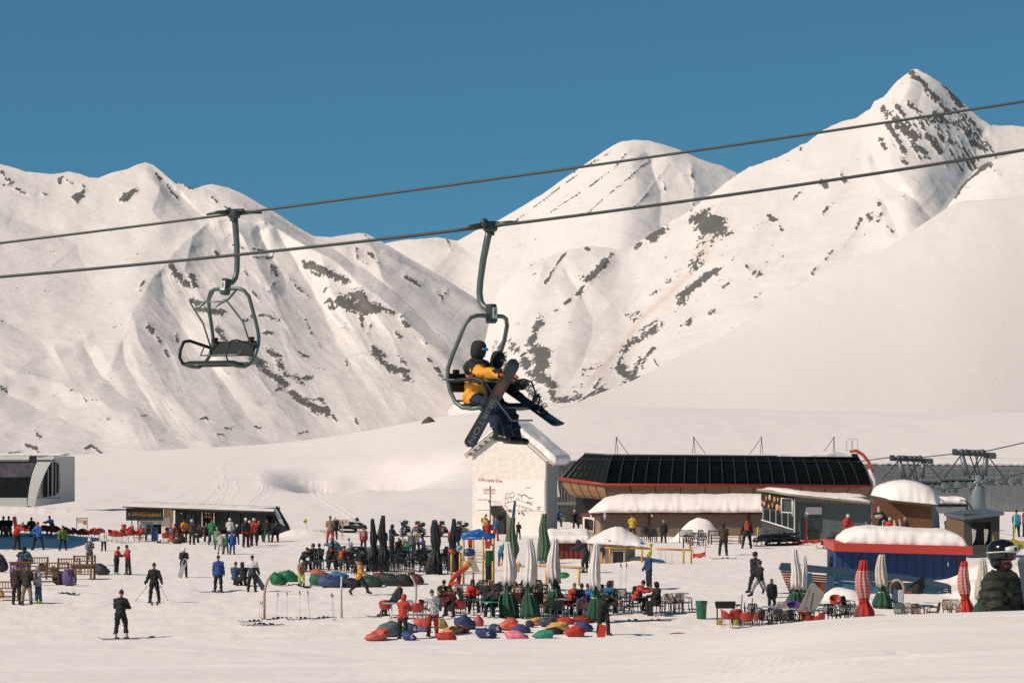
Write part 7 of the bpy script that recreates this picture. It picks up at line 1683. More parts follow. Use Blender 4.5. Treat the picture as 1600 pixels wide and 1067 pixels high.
# right of centre
st(988, 843, 38, 175, 'stand2', '#c5a228', '#2a2b26', (BE, '#26241e'), 'person in a bright yellow jacket seen from behind by the brown shack')
st(1037, 848, 34, 170, 'stand', '#1c2122', '#1a1e20', (BE, '#a29a78'), 'person in black with an olive white hat in front of the brown shack')
st(1130, 868, 49, 170, 'stand2', '#3b2f22', '#1b2028', (HO, '#191a1c'), 'person in a brown top and dark blue trousers before the wooden fence')
st(1167, 857, 48, 175, 'wide2', '#1e2124', '#181b1f', (BE, '#1c1c1e'), 'person in black with an orange red rucksack standing near the parked snowmobile', pack='#b23a2c')
st(1181, 928, 64, -40, 'walk', '#181b1d', '#16191b', (HE, '#17191b'), 'person in black with a black helmet walking behind the grey trousers')
st(1188, 934, 54, -60, 'stride', '#1b1f21', '#8d8f92', (HE, '#2b2e30'), 'person in a black top and light grey trousers walking downhill')
st(1206, 956, 50, 10, 'stand', '#17181a', '#17181a', ('hair', '#191512'), 'bare-armed man in a black T-shirt and black trousers among the seats at the right', gloves='#a87458')
st(1298, 905, 40, 60, 'hands', '#1b1e20', '#1b1e20', (HE, '#1a1c1e'), 'person with a black and white helmet holding a pale bag behind the timber deck')
st(1324, 850, 46, 10, 'hands', '#b8281e', '#30302e', (HE, '#b6b4b2'), 'person in a bright red jacket and white helmet in front of the grey kiosk')
st(1390, 848, 38, 0, 'stand2', '#c8402c', '#2a2a2a', (HE, '#b8bcc0'), 'person in an orange red jacket beside the log cabin wall')
st(1414, 850, 40, 10, 'stand', '#4c2f42', '#26222a', (HE, '#8c8a72'), 'person in a dark purple jacket and olive helmet before the log cabin')
st(1481, 852, 44, 20, 'hands', '#2b3a48', '#2f7fc0', (HE, '#c8ccd0'), 'person with a white helmet and blue trousers left of the dark hut')
st(1487, 858, 26, 20, 'stand', '#b43a28', '#24242a', (HE, '#23262a'), 'small child in red beside the person with the white helmet')
st(1588, 841, 42, 165, 'walk', '#2688ae', '#1d2a33', (BE, '#221a16'), 'person in a turquoise jacket seen from behind near the yellow banner')
st(1601, 838, 42, 60, 'stand', '#b3281c', '#23242a', (BE, '#26201c'), 'person in a red jacket cut by the right picture edge')
st(1527, 848, 36, 0, 'stand', '#2b2727', '#222224', (BE, '#4a2c30'), 'dark figure standing inside the dark hut')
# the near man at the right
Yn = 27.4; g = W(1563, 700, Yn); gzz = gz(g.x, Yn)
sn = 160.0 / (F / Yn)
head_top = CZ - (853 - HOR) * Yn / F
near = person('near man in a dark olive jacket with black helmet and white-strapped goggles', (g.x, Yn, head_top - 1.80 * 1.02), 62, 'near', '#24291d', '#1d211c', None, gloves='#15181a', h=1.78, patch=quilted('#1e2319', 3.6))
P = POSES['near']; k = near.scale[0]
hm = child('helmet', HATS['helmet'], M('#121314', 'plastic', .15), near, P['head'] @ Matrix.Translation((0, .006, .004)) @ Matrix.Diagonal((1.10, 1.10, 1.06, 1)))
gs = MB(); pts = [(math.sin(a) * .116, -math.cos(a) * .130 + .008, .052 + .012 * math.cos(a)) for a in np.linspace(-PI, PI, 28)[:-1]]
gs.tube(pts, .015, 8, closed=True, flat=.5); gs.v = [(x, y, z * 1.0) for x, y, z in gs.v]
o = gs.build('goggle_strap', M('#c9c9c6', 'fabric'), near); o.matrix_local = P['head'].copy()
gg = MB(); gg.tube([(-.085, -.085, .075), (-.05, -.128, .082), (0, -.140, .084), (.05, -.128, .082), (.085, -.085, .075)], [.026, .034, .036, .034, .026], 10); o = gg.build('goggles', M('#bdbfc0', 'plastic'), near); o.matrix_local = P['head'].copy()
gl = MB(); gl.tube([(-.065, -.115, .078), (-.03, -.150, .084), (.03, -.150, .084), (.065, -.115, .078)], [.018, .024, .024, .018], 8); lo = gl.build('lens', M('#1d2326', 'glass'), o)
ep = MB(); ep.ell(.088, .015, -.035, .03, .055, .07, 12, 8); ep.ell(-.088, .015, -.035, .03, .055, .07, 12, 8); ep.tube([(.092, -.0, -.08), (.05, -.05, -.125), (0, -.065, -.13), (-.05, -.05, -.125), (-.092, 0, -.08)], .008, 6); ep.ell(0, .075, -.03, .07, .05, .06, 12, 8)
o = ep.build('ear_pad', M('#17191a', 'fabric'), near); o.matrix_local = P['head'].copy()
cb = MB(); J = P['J']; c = J['neck']; cb.tube([(c.x + math.cos(a) * .115, c.y + math.sin(a) * .105 + .01, c.z - .035 + .02 * math.sin(a)) for a in np.linspace(0, 2 * PI, 17)[:-1]], [.030 + .008 * math.sin(i * 2.3) for i in range(16)], 8, closed=True)
o = cb.build('collar', M('#22271c', 'fabric'), near)
fc = MB(); fc.ell(.031, -.087, .012, .012, .008, .007, 10, 7); fc.ell(-.031, -.087, .012, .012, .008, .007, 10, 7); o = fc.build('eye', M('#2a1d17', 'skin'), near); o.matrix_local = P['head'].copy()
brd = MB(); brd.ell(0, -.050, -.072, .056, .052, .050, 12, 8); o = brd.build('beard', M('#4a2f22', 'skin'), near); o.matrix_local = P['head'].copy()
pk = MB(); w_ = J['waist']; pk.tube([(w_.x + .15, w_.y + .10, w_.z - .02), (w_.x + .20, w_.y + .12, w_.z - .14), (w_.x + .24, w_.y + .14, w_.z - .24)], .012, 6); pk.build('cord', M('#14171a', 'fabric'), near)
a = W(1611, 884, 26.6); b = W(1627, 1010, 26.6)
snowboard('dark board with a pale band held upright in front of the near man', (a + b) / 2, along(b, a, Vector((-.3, -1, .1))), '#39424a', (a - b).length * 1.3, True, wd=.25)
# ================================================================ skis, poles and boards
GS = 'skis lying on the snow'
def skis(p, r, rz, label, col=None):
 o = put('skis', proto_skis, gp(p, r) + Vector((0, 0, .02)), rz, label, GS, 1.0, {'ski': M(col, 'plastic')} if col else None); o['category'] = 'skis'; return o
def pole(p, r, label, tilt=(0, 0), h=1.0, grp='ski poles stuck upright in the snow'):
 o = put('pole', proto_poles, gp(p, r), 0, label, grp, h); o.rotation_euler = (R(tilt[0]), R(tilt[1]), R(random.uniform(0, 6))); o['category'] = 'ski pole'; return o
skis(190, 998.5, -75, 'skis worn by the lone black skier nearest the camera', '#3b3f40')
skis(241, 943, 5, 'skis under the black skier with spread poles', '#8b8d90')
skis(337, 925, -80, 'skis under the skier in the blue jacket', '#8e8f92')
skis(102, 928, 28, 'dark green skis lying below the purple beanbag', '#2c5a48')
skis(112, 929, 25, 'second pair of green skis below the purple beanbag', '#3a5d50')
skis(1014, 921, -70, 'skis under the skier with the lime helmet', '#70757a')
skis(397, 971, -35, 'grey skis left of the leaning wooden post', '#7f8a88'); skis(405, 976, -48, 'pale skis just in front of the leaning wooden post', '#a3a5a0'); skis(419, 977, -60, 'short pale skis right of the leaning wooden post', '#9a9c96')
skis(434, 967, -40, 'dark skis below the second stuck pole', '#2c3538'); skis(470, 967, -32, 'dark skis below the pair of tall poles', '#353c3e'); skis(505, 966, -44, 'teal grey skis left of the straight wooden post', '#4e6a6e')
skis(976, 947, -85, 'black skis lying behind the white table', '#24282a'); skis(988, 970, -86, 'black skis lying in front of the seats, left pair', '#202426'); skis(1024, 970, -86, 'black skis lying in front of the seats, right pair', '#262a2c')
skis(1133, 873, -85, 'skis lying in front of the person with the brown top', '#2a2e30'); skis(457, 915, -50, 'pale skis beside the green beanbags', '#a8aca6'); skis(600, 963, -50, 'dark skis under the left front table', '#24282b')
for p, r, hh, tl, lb in ((404, 973, .78, (3, 5), 'first short ski pole left of the leaning wooden post'), (408, 974, .8, (-2, 3), 'second short ski pole left of the leaning wooden post'), (432, 966, .95, (2, 3), 'single ski pole right of the leaning wooden post'), (449, 967, 1.0, (0, -1), 'pale ski pole in the middle of the row of stuck poles'),
       (469, 967, 1.05, (0, -1), 'ski pole above the second pair of dark skis'), (484, 969, 1.1, (0, -4), 'tallest ski pole of the row, leaning right'), (521, 969, 1.0, (1, -5), 'left one of the two poles beside the straight post'), (524, 970, 1.0, (1, -6), 'right one of the two poles beside the straight post'),
       (114, 928, .85, (0, 1), 'left pole in front of the purple beanbag'), (117, 929, .85, (0, -1), 'right pole in front of the purple beanbag'), (970, 927, 1.25, (0, 0), 'thin pole standing left of the lime helmet skier'), (978, 927, 1.25, (0, 1), 'thin dark pole standing nearest the lime helmet skier'),
       (490, 893, 1.1, (0, 3), 'red ski tip pole behind the dark helmet'), (499, 893, 1.1, (0, -3), 'second red ski tip pole behind the seated people')):
 pole(p, r, lb, tl, hh)
def held_pole(a, b, label):
 a = Vector(a); b = Vector(b); t = thing('ski_pole', label, 'ski pole', a, 0)
 d = b - a; m = MB(); m.tube([(0, 0, 0), tuple(d * .9)], .010, 6); m.build('shaft', M('#3a3c3e', 'metal'), t); m = MB(); m.tube([tuple(d * .89), tuple(d)], .02, 6); m.build('grip', M('#15171a', 'rubber'), t); m = MB(); m.ell(*(d * .05), .045, .045, .012, 8, 6); m.build('basket', M('#202224', 'plastic'), t)
g = gp(241, 942)
held_pole(onto(211, g.y + 1), W(230, 915, g.y), 'left pole of the black skier, planted far out to the side'); held_pole(gp(262, 938), W(251, 915, g.y), 'right pole of the black skier, planted out to the side')
g = gp(25, 859); held_pole(gp(8, 861), W(31, 848, g.y - .3), 'pale pole of the bending red skier, slanting down to the left')
g = gp(200, 898); held_pole(gp(206, 897), W(203, 872, g.y - .3), 'pole held by the person in red talking at the left')
def board_at(pa, ra, pb, rb, Y, label, col, wd=.28, art=None, bind=True, face=Vector((.2, -1, .2))):
 a = W(pa, ra, Y); b = W(pb, rb, Y + .2); return snowboard(label, (a + b) / 2, along(a, b, face), col, (b - a).length, bind, None, art, wd)
g = gp(25, 859); board_at(27, 836, 22, 806, g.y + .2, 'red and black snowboard raised above the bending person at the left', '#8e2c26')
g = gp(287, 902); board_at(281, 901, 290, 872, g.y - .4, 'white snowboard with black marks held by the person in maroon', '#a9adb0', art='#2a2d30')
g = gp(394, 925); board_at(413, 921, 398, 897, g.y + .1, 'snowboard with bindings dragged behind by the grey jacket', '#6f7474')
g = gp(939, 1001); board_at(938, 1001, 943, 975, g.y, 'bright orange red board standing upright in the snow', '#d1401f', wd=.36, bind=False)
g = gp(470, 918); board_at(466, 914.5, 481, 918, g.y - .3, 'black snowboard under the child with lime trousers', '#16191b', face=Vector((0, .3, -1)))
g = gp(575, 978); board_at(565, 981, 588, 984, g.y + 1.2, 'black and white snowboard lying upside down left of the coral beanbag', '#17191b', wd=.3, face=Vector((.1, -.4, 1)))
g = gp(250, 848); board_at(240, 847, 268, 849, g.y, 'white-edged snowboard lying in front of the red chairs of the bar', '#c9c9c6', wd=.3, bind=True, face=Vector((0, .5, -1)))
g = gp(1070, 990);
m = MB(); m.ell(0, 0, .03, .32, .2, .06, 14, 6); m.ell(-.2, .0, .03, .22, .12, .04, 10, 6); m.ell(.22, .02, .02, .25, .10, .035, 10, 6); o = m.build('red_cloth', M('#8c2a24', 'fabric')); o.location = gp(1062, 991); tag(o, 'crumpled dark red cloth lying alone on the snow', 'cloth')
# ================================================================ beanbags
for a in ((435, 914, 28, '#16734c', 'large bright green beanbag, leftmost behind the wooden posts', .62, 18), (452, 909, 34, '#1d7a54', 'green beanbag behind the leftmost one, folded high', .55, 17), (500, 914, 34, '#1b6a4b', 'green beanbag in the shade right of the lime trousers', .5, 16), (518, 917, 46, '#36466e', 'long slate blue beanbag left of the straight wooden post', .4, 17), (530, 903, 30, '#2d77a8', 'light blue beanbag on top of the slate blue one', .4, 10), (498, 899, 26, '#b0604c', 'coral beanbag behind the lime trousers', .4, 10), (457, 903, 10, '#8c5a78', 'small mauve beanbag behind the green ones', .5, 8),
   (550, 917, 30, '#1c1f24', 'black beanbag behind the straight wooden post', .45, 14), (580, 917, 38, '#1d3f33', 'dark green beanbag right of the striding man', .5, 18), (598, 906, 34, '#5a2622', 'dark red beanbag among the dark green ones', .4, 12), (612, 915, 36, '#22302c', 'black green beanbag left of the tan mat', .5, 18), (632, 915, 34, '#1d2124', 'black beanbag under the tan mat', .5, 18), (652, 913, 22, '#5e2b2c', 'maroon beanbag at the right end of the dark group', .6, 16), (645, 905, 16, '#23201f', 'small black beanbag behind the maroon one', .6, 12),
   (108, 915, 24, '#523f72', 'violet beanbag in front of the wooden chairs', .8, 24), (96, 913, 30, '#1f2434', 'dark blue beanbag behind the violet one', .6, 20), (37, 897, 18, '#40335c', 'dark violet beanbag leaning on the wooden table', 1.0, 26), (22, 905, 10, '#5a4180', 'small violet beanbag left of the maroon jacket', .9, 18), (159, 898, 25, '#33393e', 'grey beanbag at the right end of the wooden benches', .7, 18), (68, 893, 16, '#17191a', 'black beanbag behind the wooden benches', .7, 12), (85, 897, 14, '#1b1d20', 'black beanbag right of the other black one behind the benches', .8, 12), (2, 893, 22, '#2a2438', 'dark beanbag cut by the left picture edge', .9, 26), (2, 935, 10, '#b58a4e', 'orange patterned bag cut by the left picture edge', .9, 14)):
 beanbag(a[0], a[1], a[2], a[3], a[4], a[5], random.uniform(-20, 20), .25, a[6])
for a in ((588, 1000, 38, '#c4584c', 'coral pink beanbag, leftmost of the front rows', 16, 200, .6), (610, 994, 44, '#4b565c', 'grey beanbag sloping behind the coral one', 24, 10, -.2), (624, 994, 26, '#1f8a6c', 'teal green beanbag at the feet of the red jacket', 18, 0, .2), (640, 1000, 24, '#2c4482', 'blue beanbag with a pale tag right of the red jacket', 13, 0, .4), (644, 988, 26, '#2a3f6a', 'dark blue beanbag behind the one with the tag', 14, 0, .2), (660, 980, 28, '#cc5844', 'coral red beanbag left of the patterned jacket', 15, 10, .2), (661, 988, 26, '#6a608e', 'lilac grey beanbag under the coral red one', 10, 0, .1), (691, 982, 18, '#a08642', 'mustard beanbag right of the patterned jacket', 15, 0, .2), (706, 990, 36, '#c98a5c', 'peach beanbag with dark patches in the second row', 12, 190, .5), (720, 988, 28, '#a5382a', 'red beanbag with a dark hollow behind the peach one', 11, 0, .2),
   (698, 1001, 33, '#b52c18', 'bright red beanbag in front of the peach one', 14, 0, .25), (727, 983, 36, '#28395e', 'large navy beanbag in the back row left of the pink-topped one', 20, 0, .2), (748, 978, 16, '#b4525a', 'rose beanbag at the right end of the large navy one', 17, 0, .1), (760, 996, 34, '#263a6c', 'navy beanbag with a pale printed mark', 15, 0, .3), (774, 987, 22, '#22355f', 'navy beanbag joined behind the one with the printed mark', 12, 0, .1),
   (790, 983, 30, '#d0744a', 'orange beanbag left of the brick red ones', 14, 190, .4), (799, 974, 22, '#b0543c', 'brick orange beanbag in the back row under the parasol', 10, 0, .1), (808, 987, 30, '#b9341e', 'vermilion beanbag in the middle of the front rows', 14, 0, .2), (815, 988, 30, '#33426e', 'blue grey beanbag tucked behind the pink one', 12, 0, .1), (828, 980, 14, '#2a2f44', 'small dark beanbag with a white spot', 11, 0, .1), (808, 1000, 37, '#dd7a88', 'pink beanbag in the front row', 15, 0, .3), (834, 976, 28, '#d19a48', 'golden yellow beanbag in the back row', 11, 190, .4), (855, 978, 28, '#39424c', 'charcoal beanbag in the back row', 14, 0, .1), (868, 970, 22, '#23272e', 'black beanbag behind the charcoal one', 9, 0, .1), (885, 975, 28, '#b53222', 'red beanbag in the back row right of the charcoal one', 12, 0, -.2), (871, 985, 36, '#c9a052', 'sand yellow beanbag in the second row', 14, 190, .3),
   (849, 997, 34, '#2f8f74', 'mint green beanbag in the front row', 13, 180, .3), (866, 990, 30, '#1a2024', 'black beanbag behind the mint green one', 10, 0, .1), (898, 994, 32, '#bd2f1d', 'scarlet beanbag, rightmost of the front row', 17, 0, -.3), (912, 987, 30, '#2c4278', 'royal blue beanbag behind the scarlet one', 16, 0, .1), (911, 973, 30, '#8d2a22', 'dark red beanbag at the back beside the black bending figure', 11, 0, .1), (1242, 953, 44, '#63468a', 'purple beanbag behind the round tables at the right', 14, 0, .2), (1218, 956, 26, '#57407c', 'violet beanbag left of the purple one at the right', 12, 0, .2), (1222, 966, 22, '#cc5a24', 'orange beanbag among the right-hand tables', 12, 0, .2), (1236, 949, 22, '#d06a20', 'bright orange beanbag behind the purple one', 9, 0, .2), (1256, 968, 16, '#c07a24', 'amber beanbag beside the black square table', 12, 0, .2), (1233, 944, 10, '#2458a8', 'small blue beanbag at the corner of the timber deck', 9, 0, .1)):
 beanbag(a[0], a[1], a[2], a[3], a[4], .5, a[6] + random.uniform(-8, 8), a[7], a[5], emblem='printed' in a[4] or 'tag' in a[4])
# ================================================================ parasols
WC = lambda: dapple_mat('weathered_cloth', [(0, '#c4bfba'), (.5, '#cfcac4'), (.66, '#bdb9b8')], 2)
WCM = WC(); GR = M('#12452f', 'fabric', .75); BK = M('#14191c', 'fabric', .6); SM = stripe_mat(); OG = M('#4f6650', 'fabric'); CR = M('#c2b8a8', 'fabric')
PG = 'closed white and green parasols'
for a in ((795, 846, 964, 27, 'white and green closed parasol, leftmost of the four in front of the playground', .48), (828, 842, 966, 26, 'white and green closed parasol, second from the left in the front row', .50), (866, 842, 958, 28, 'white and green closed parasol, third in the front row, beside the swings', .50), (930, 849, 972, 25, 'white and green closed parasol, rightmost of the front row, behind the bending figure', .50),
   (1243, 858, 948, 22, 'white and green closed parasol against the left end of the timber deck', .60), (1255, 868, 946, 20, 'second white parasol behind the one at the deck end', .60)):
 parasol(a[4], a[0], a[1], a[2], a[3], WCM, GR, 'two', group=PG, split=a[5])
parasol('cream and green closed parasol between the front striped one and the deck', 1378, 866, 974, 27, CR, GR, 'two', Y=131, split=.52)
parasol('cream and green closed parasol right of the rear striped one', 1534, 872, 975, 26, CR, GR, 'two', Y=126, split=.58)
parasol('red and white striped closed parasol in front of the blue hut', 1349, 875, 976, 29, SM, None, 'stripe', Y=126, group='striped parasols')
parasol('red and white striped closed parasol nearest the man in the olive jacket', 1507, 877, 975, 25, SM, None, 'stripe', Y=128, group='striped parasols')
parasol('black closed parasol, leftmost of the four by the black tables', 583, 810, 893, 17, BK, None, 'black', group='black parasols'); parasol('tallest black closed parasol, second from the left', 598, 805, 893, 20, BK, None, 'black', group='black parasols')
parasol('black closed parasol, third from the left with pale folds', 680, 812, 897, 24, BK, None, 'black', group='black parasols'); parasol('black closed parasol, rightmost by the playground', 708, 810, 893, 18, BK, None, 'black', group='black parasols')
parasol('tall faded green closed parasol in front of the hall door', 797, 808, 885, 19, OG, None, 'green', lean=3, group='faded green parasols'); parasol('faded green closed parasol in front of the hall corner', 848, 802, 880, 17, OG, None, 'green', lean=2, group='faded green parasols')
# ================================================================ tables and chairs
random.seed(11)
BGc = 'black chairs around the black tables'; bl = 'black metal chair in the dense cluster of black tables and chairs'
for i in range(66):
 p = 545 + (i % 17) * 10.5 + random.uniform(-3, 3); r = 876 + (i // 17) * 6.5 + random.uniform(-3, 3)
 c = put('cafe', proto_cafe_chair, gp(p, r), random.choice((0, 30, 90, 180, 200, 270, 300)), bl, BGc); c['category'] = 'chair'
for i, (p, r) in enumerate(((552, 882), (570, 884), (598, 886), (616, 889), (634, 884), (655, 882), (668, 890), (640, 893), (690, 889), (560, 892), (580, 893), (505, 896), (492, 898), (527, 895))):
 c = put('round', proto_round_table, gp(p, r), i * 20, 'black round table in the dense cluster of black tables and chairs', 'black round tables', 1.0); c['category'] = 'table'
m = MB(); m.box(0, 0, .73, 2.3, .7, .05); t = thing('long_table', 'long dark blue table among the black chairs', 'table', gp(617, 880)); m.build('table_top', M('#22384f', 'plastic'), t)
for x in (-1, 1):
 for y in (-.28, .28): m = MB(); m.box(x, y, .36, .06, .06, .72); m.build('leg', M('#1a1e20', 'metal'), t)
m = MB(); m.box(0, 0, .73, 1.6, .7, .05); t = thing('long_table', 'blue topped table at the left end of the black chairs', 'table', gp(552, 873)); m.build('table_top', M('#2b3f58', 'plastic'), t)
for x in (-.7, .7):
 for y in (-.28, .28): m = MB(); m.box(x, y, .36, .06, .06, .72); m.build('leg', M('#1a1e20', 'metal'), t)
# red plastic chairs at the left terrace and the bar
rg = 'red chairs of the bar terrace'
k = 0
for (p, r) in ((3, 838), (10, 841), (28, 838), (35, 838), (42, 839), (70, 839), (77, 840), (84, 841), (91, 840), (104, 842), (111, 844), (118, 843), (126, 845), (135, 845), (143, 844), (151, 845), (158, 844), (175, 847), (181, 848), (187, 848), (194, 847), (205, 846), (217, 846), (226, 845), (203, 840)):
 c = put('bucket', proto_red_chair, gp(p, r), random.uniform(-60, 240), 'red plastic chair in the row on the snow terrace left of the bar', rg, 1.05); c['category'] = 'chair'
for (p, r, rz, lb) in ((264, 842, 20, 'red plastic chair beside the blue tarpaulin at the bar'), (259, 850, 200, 'red plastic chair on the snow in front of the white-edged board'), (272, 842, 90, 'red plastic chair at the left of the bar door'),
      (602, 966, 180, 'red slatted chair at the left front table'), (652, 971, 190, 'red slatted chair left of the patterned jacket'), (664, 966, 60, 'red round-backed chair behind the patterned jacket'), (718, 966, 180, 'red chair behind the brown red jacket'), (700, 962, 0, 'red chair under the person with the yellow bag'),
      (896, 962, 0, 'red chair under the person with the olive cap'), (918, 964, 0, 'red chair under the person in bright blue'), (832, 958, 170, 'coral red chair behind the dark red bench'), (880, 960, 30, 'red chair left of the olive cap'),
      (1136, 982, 100, 'red plastic chair, leftmost at the right-hand seats, in front of the grill'), (1150, 981, 190, 'second red plastic chair in front of the grill'), (1167, 986, 180, 'red plastic chair cut by the snow crest, left of the round tables'), (1186, 982, 250, 'red plastic chair left of the pale round table'), (1262, 984, 120, 'red plastic chair below the leaning table board, left'), (1280, 985, 250, 'red plastic chair below the leaning table board, right'), (1306, 958, 0, 'red chair on the snow heap behind the striped parasol')):
 c = put('bucket', proto_red_chair, gp(p, r), rz, lb, None, 1.0); c['category'] = 'chair'
# mixed cafe chairs in front
cc = {'brown': '#6f4a2c', 'cream': '#b3a898', 'dark': '#22282a', 'green': '#274a3e', 'grey': '#6d6f6d'}
def cafe(p, r, rz, col, label, sc=1.0, grp=None):
 m_ = M(cc[col], 'wood' if col == 'brown' else 'metal'); c = put('cafe', proto_cafe_chair, gp(p, r), rz, label, grp, sc, dict(seat=m_, backrest=m_, armrest=m_, leg=m_)); c['category'] = 'chair'; return c
for i, (p, r, rz, col, lb) in enumerate(((757, 935, 20, 'dark', 'dark bent-wood chair behind the hooded person in red'), (748, 938, 200, 'dark', 'dark chair left of the playground posts'), (768, 940, 120, 'cream', 'cream chair left of the first white and green parasol'), (780, 956, 10, 'cream', 'cream slatted chair touching the first parasol'), (783, 945, 180, 'dark', 'dark chair behind the first white and green parasol'), (812, 938, 60, 'brown', 'brown chair between the first two white and green parasols'), (845, 935, 30, 'dark', 'dark chair left of the third parasol'), (850, 942, 180, 'dark', 'dark chair in front of the third parasol'), (846, 963, -30, 'brown', 'light brown wooden chair beside the dark red bench'), (838, 940, 200, 'brown', 'brown round-backed chair behind the second parasol'),
          (954, 960, 160, 'brown', 'brown wooden chair behind the blue vest'), (966, 958, 90, 'brown', 'brown wooden chair right of the blue vest'), (992, 958, 250, 'dark', 'dark chair under the orange red jacket'), (980, 955, 200, 'dark', 'dark chair left of the orange red jacket'), (1029, 962, 110, 'dark', 'dark chair under the black hooded coat'), (1040, 958, -20, 'cream', 'cream chair at the left of the pale chair group'), (1050, 958, 30, 'grey', 'grey chair at the middle of the pale chair group'), (1058, 956, 200, 'cream', 'cream chair in the pale chair group beside the cloth-topped table'), (1066, 957, 40, 'grey', 'grey folding chair near the green bin'), (1074, 956, 90, 'cream', 'cream folding chair nearest the green bin'),
          (862, 964, 190, 'green', 'green chair left of the trio right of the parasols'), (906, 966, 200, 'grey', 'grey metal chair in front of the person in dark purple'), (876, 968, 160, 'dark', 'dark chair under the white side table'), (690, 963, 20, 'grey', 'thin grey chair right of the patterned jacket'), (642, 968, 160, 'grey', 'thin grey chair right of the bright red puffer jacket'), (670, 968, 200, 'grey', 'thin grey chair behind the red trousers'), (730, 962, 30, 'dark', 'dark chair under the teal table'),
          (1180, 975, 20, 'dark', 'dark chair beside the bundle of sticks'), (1196, 985, 10, 'dark', 'dark chair legs in front of the pale round table'), (1210, 986, 200, 'dark', 'dark chair in the middle of the right-hand seats'), (1222, 984, 30, 'grey', 'grey white chair among the right-hand seats'), (1232, 985, 190, 'dark', 'dark chair right of the grey white one'), (1244, 985, 60, 'dark', 'dark chair left of the black square table'), (1222, 972, 0, 'cream', 'white moulded chair behind the right-hand seats'), (1304, 978, 20, 'dark', 'dark chair left of the front striped parasol'), (1316, 976, 200, 'dark', 'dark chair behind the front striped parasol'), (1326, 962, 60, 'dark', 'dark chair on the snow behind the front striped parasol'), (1334, 976, 10, 'grey', 'grey chair touching the front striped parasol'), (1408, 974, 10, 'grey', 'grey chair left of the blue grey table'), (1418, 972, 160, 'cream', 'pale chair under the blue grey table'), (1436, 975, 30, 'brown', 'brown chair in front of the blue grey table'), (1458, 972, 250, 'brown', 'brown slatted chair right of the blue grey table'), (1484, 968, 20, 'brown', 'brown chair back left of the rear striped parasol'), (1492, 968, 0, 'cream', 'pale chair back touching the rear striped parasol'), (1290, 974, 200, 'dark', 'dark chair under the small brown cloth'))):
 cafe(p, r, rz, col, lb)
for i in range(26):
 p = random.choice((690, 730, 775, 812, 850, 885, 960)) + random.uniform(-18, 18); cafe(p, random.uniform(934, 956), random.uniform(0, 360), random.choice(('dark', 'dark', 'cream', 'brown')), 'loose metal chair among the seats around the white and green parasols', 1.0, 'loose chairs around the white and green parasols')
for i, (p, r, rz) in enumerate(((1013, 846, 20), (1020, 848, 160), (1026, 846, 40), (1008, 842, 0), (1067, 848, 0), (1079, 848, 10), (1086, 852, 180), (1096, 854, 200), (1098, 848, 30), (1073, 856, 170))):
 cafe(p, r, rz, 'dark', 'dark folding chair on the snow in front of the brown shack', 1.0, 'dark chairs at the brown shack')
def table(p, r, label, top, leg, sc=1.0): c = put('round', proto_round_table, gp(p, r), 10, label, None, sc, {'table_top': M(top, 'plastic'), 'pillar': M(leg, 'metal'), 'foot': M(leg, 'metal')}); c['category'] = 'table'; return c
for a in ((612, 968, 'pale table with white leg at the left front seats', '#8c918e', '#d0d0cc'), (752, 962, 'teal topped table with a white leg', '#1d5a66', '#d0d0cc'), (767, 966, 'teal green table beside the mottled jacket', '#1f8a70', '#2a8a72'), (722, 938, 'grey round table left of the playground posts', '#8e8d84', '#5c5f5e'), (706, 945, 'pale wood round table behind the brown red jacket', '#b09a78', '#77746c'), (880, 962, 'small white table beside the third parasol', '#c5beb4', '#b9b6b0'), (955, 945, 'grey white table behind the blue vest', '#a5a199', '#6a6a68'), (1009, 958, 'white-legged table between the orange red jacket and the black coat', '#3b3e3f', '#cfcfcb'), (1062, 952, 'cloth-topped table in the pale chair group', '#b8b3ac', '#6a6a68'), (1205, 974, 'pale grey round table in the right-hand seats', '#8c9092', '#3f4546'), (1176, 976, 'grey round table beside the red chairs', '#8f8f90', '#3f4546'), (1232, 978, 'white moulded table in the middle of the right-hand seats', '#b7b7b2', '#9a9a96'), (1272, 980, 'dark round table below the leaning board', '#5c5f62', '#3f4546'), (1322, 974, 'slim dark table left of the front striped parasol', '#5a5e60', '#2a2e30'), (1444, 972, 'blue grey table right of the cream and green parasol', '#3a4658', '#3a3f44'), (810, 944, 'brown table behind the second parasol', '#7a6450', '#4c4a46'), (1078, 850, 'light brown table between the dark chairs at the shack', '#96744c', '#3a3a38'), (218, 842, 'grey table among the red chairs at the bar', '#6d7270', '#555a5a')):
 table(*a)
# wooden terrace furniture at the left
for p, r, rz, lb in ((10, 938, 178, 'wooden slatted bench cut by the left picture edge'), (58, 896, 190, 'wooden bench with a tall post behind the teal jacket'), (72, 914, 200, 'wooden slatted bench behind the grey hoodie'), (90, 905, 185, 'wooden bench between the violet beanbag and the black ones'), (132, 893, 190, 'wooden slatted bench behind the patterned grey jacket'), (108, 898, 188, 'wooden slatted chair back left of the wooden table'),
      (1122, 850, 20, 'low wooden fence seat by the person with the brown top'), (1143, 849, -20, 'weathered wooden bench in front of the brown shack')):
 c = put('bench', proto_wood_bench, gp(p, r), rz, lb, 'wooden benches', .95); c['category'] = 'bench'
for p, r, rz, lb in ((32, 900, 10, 'wooden table between the seated pair at the left'), (130, 905, -8, 'wooden table right of the violet beanbag')):
 c = put('wtable', proto_wood_table, gp(p, r), rz, lb, 'wooden tables'); c['category'] = 'table'
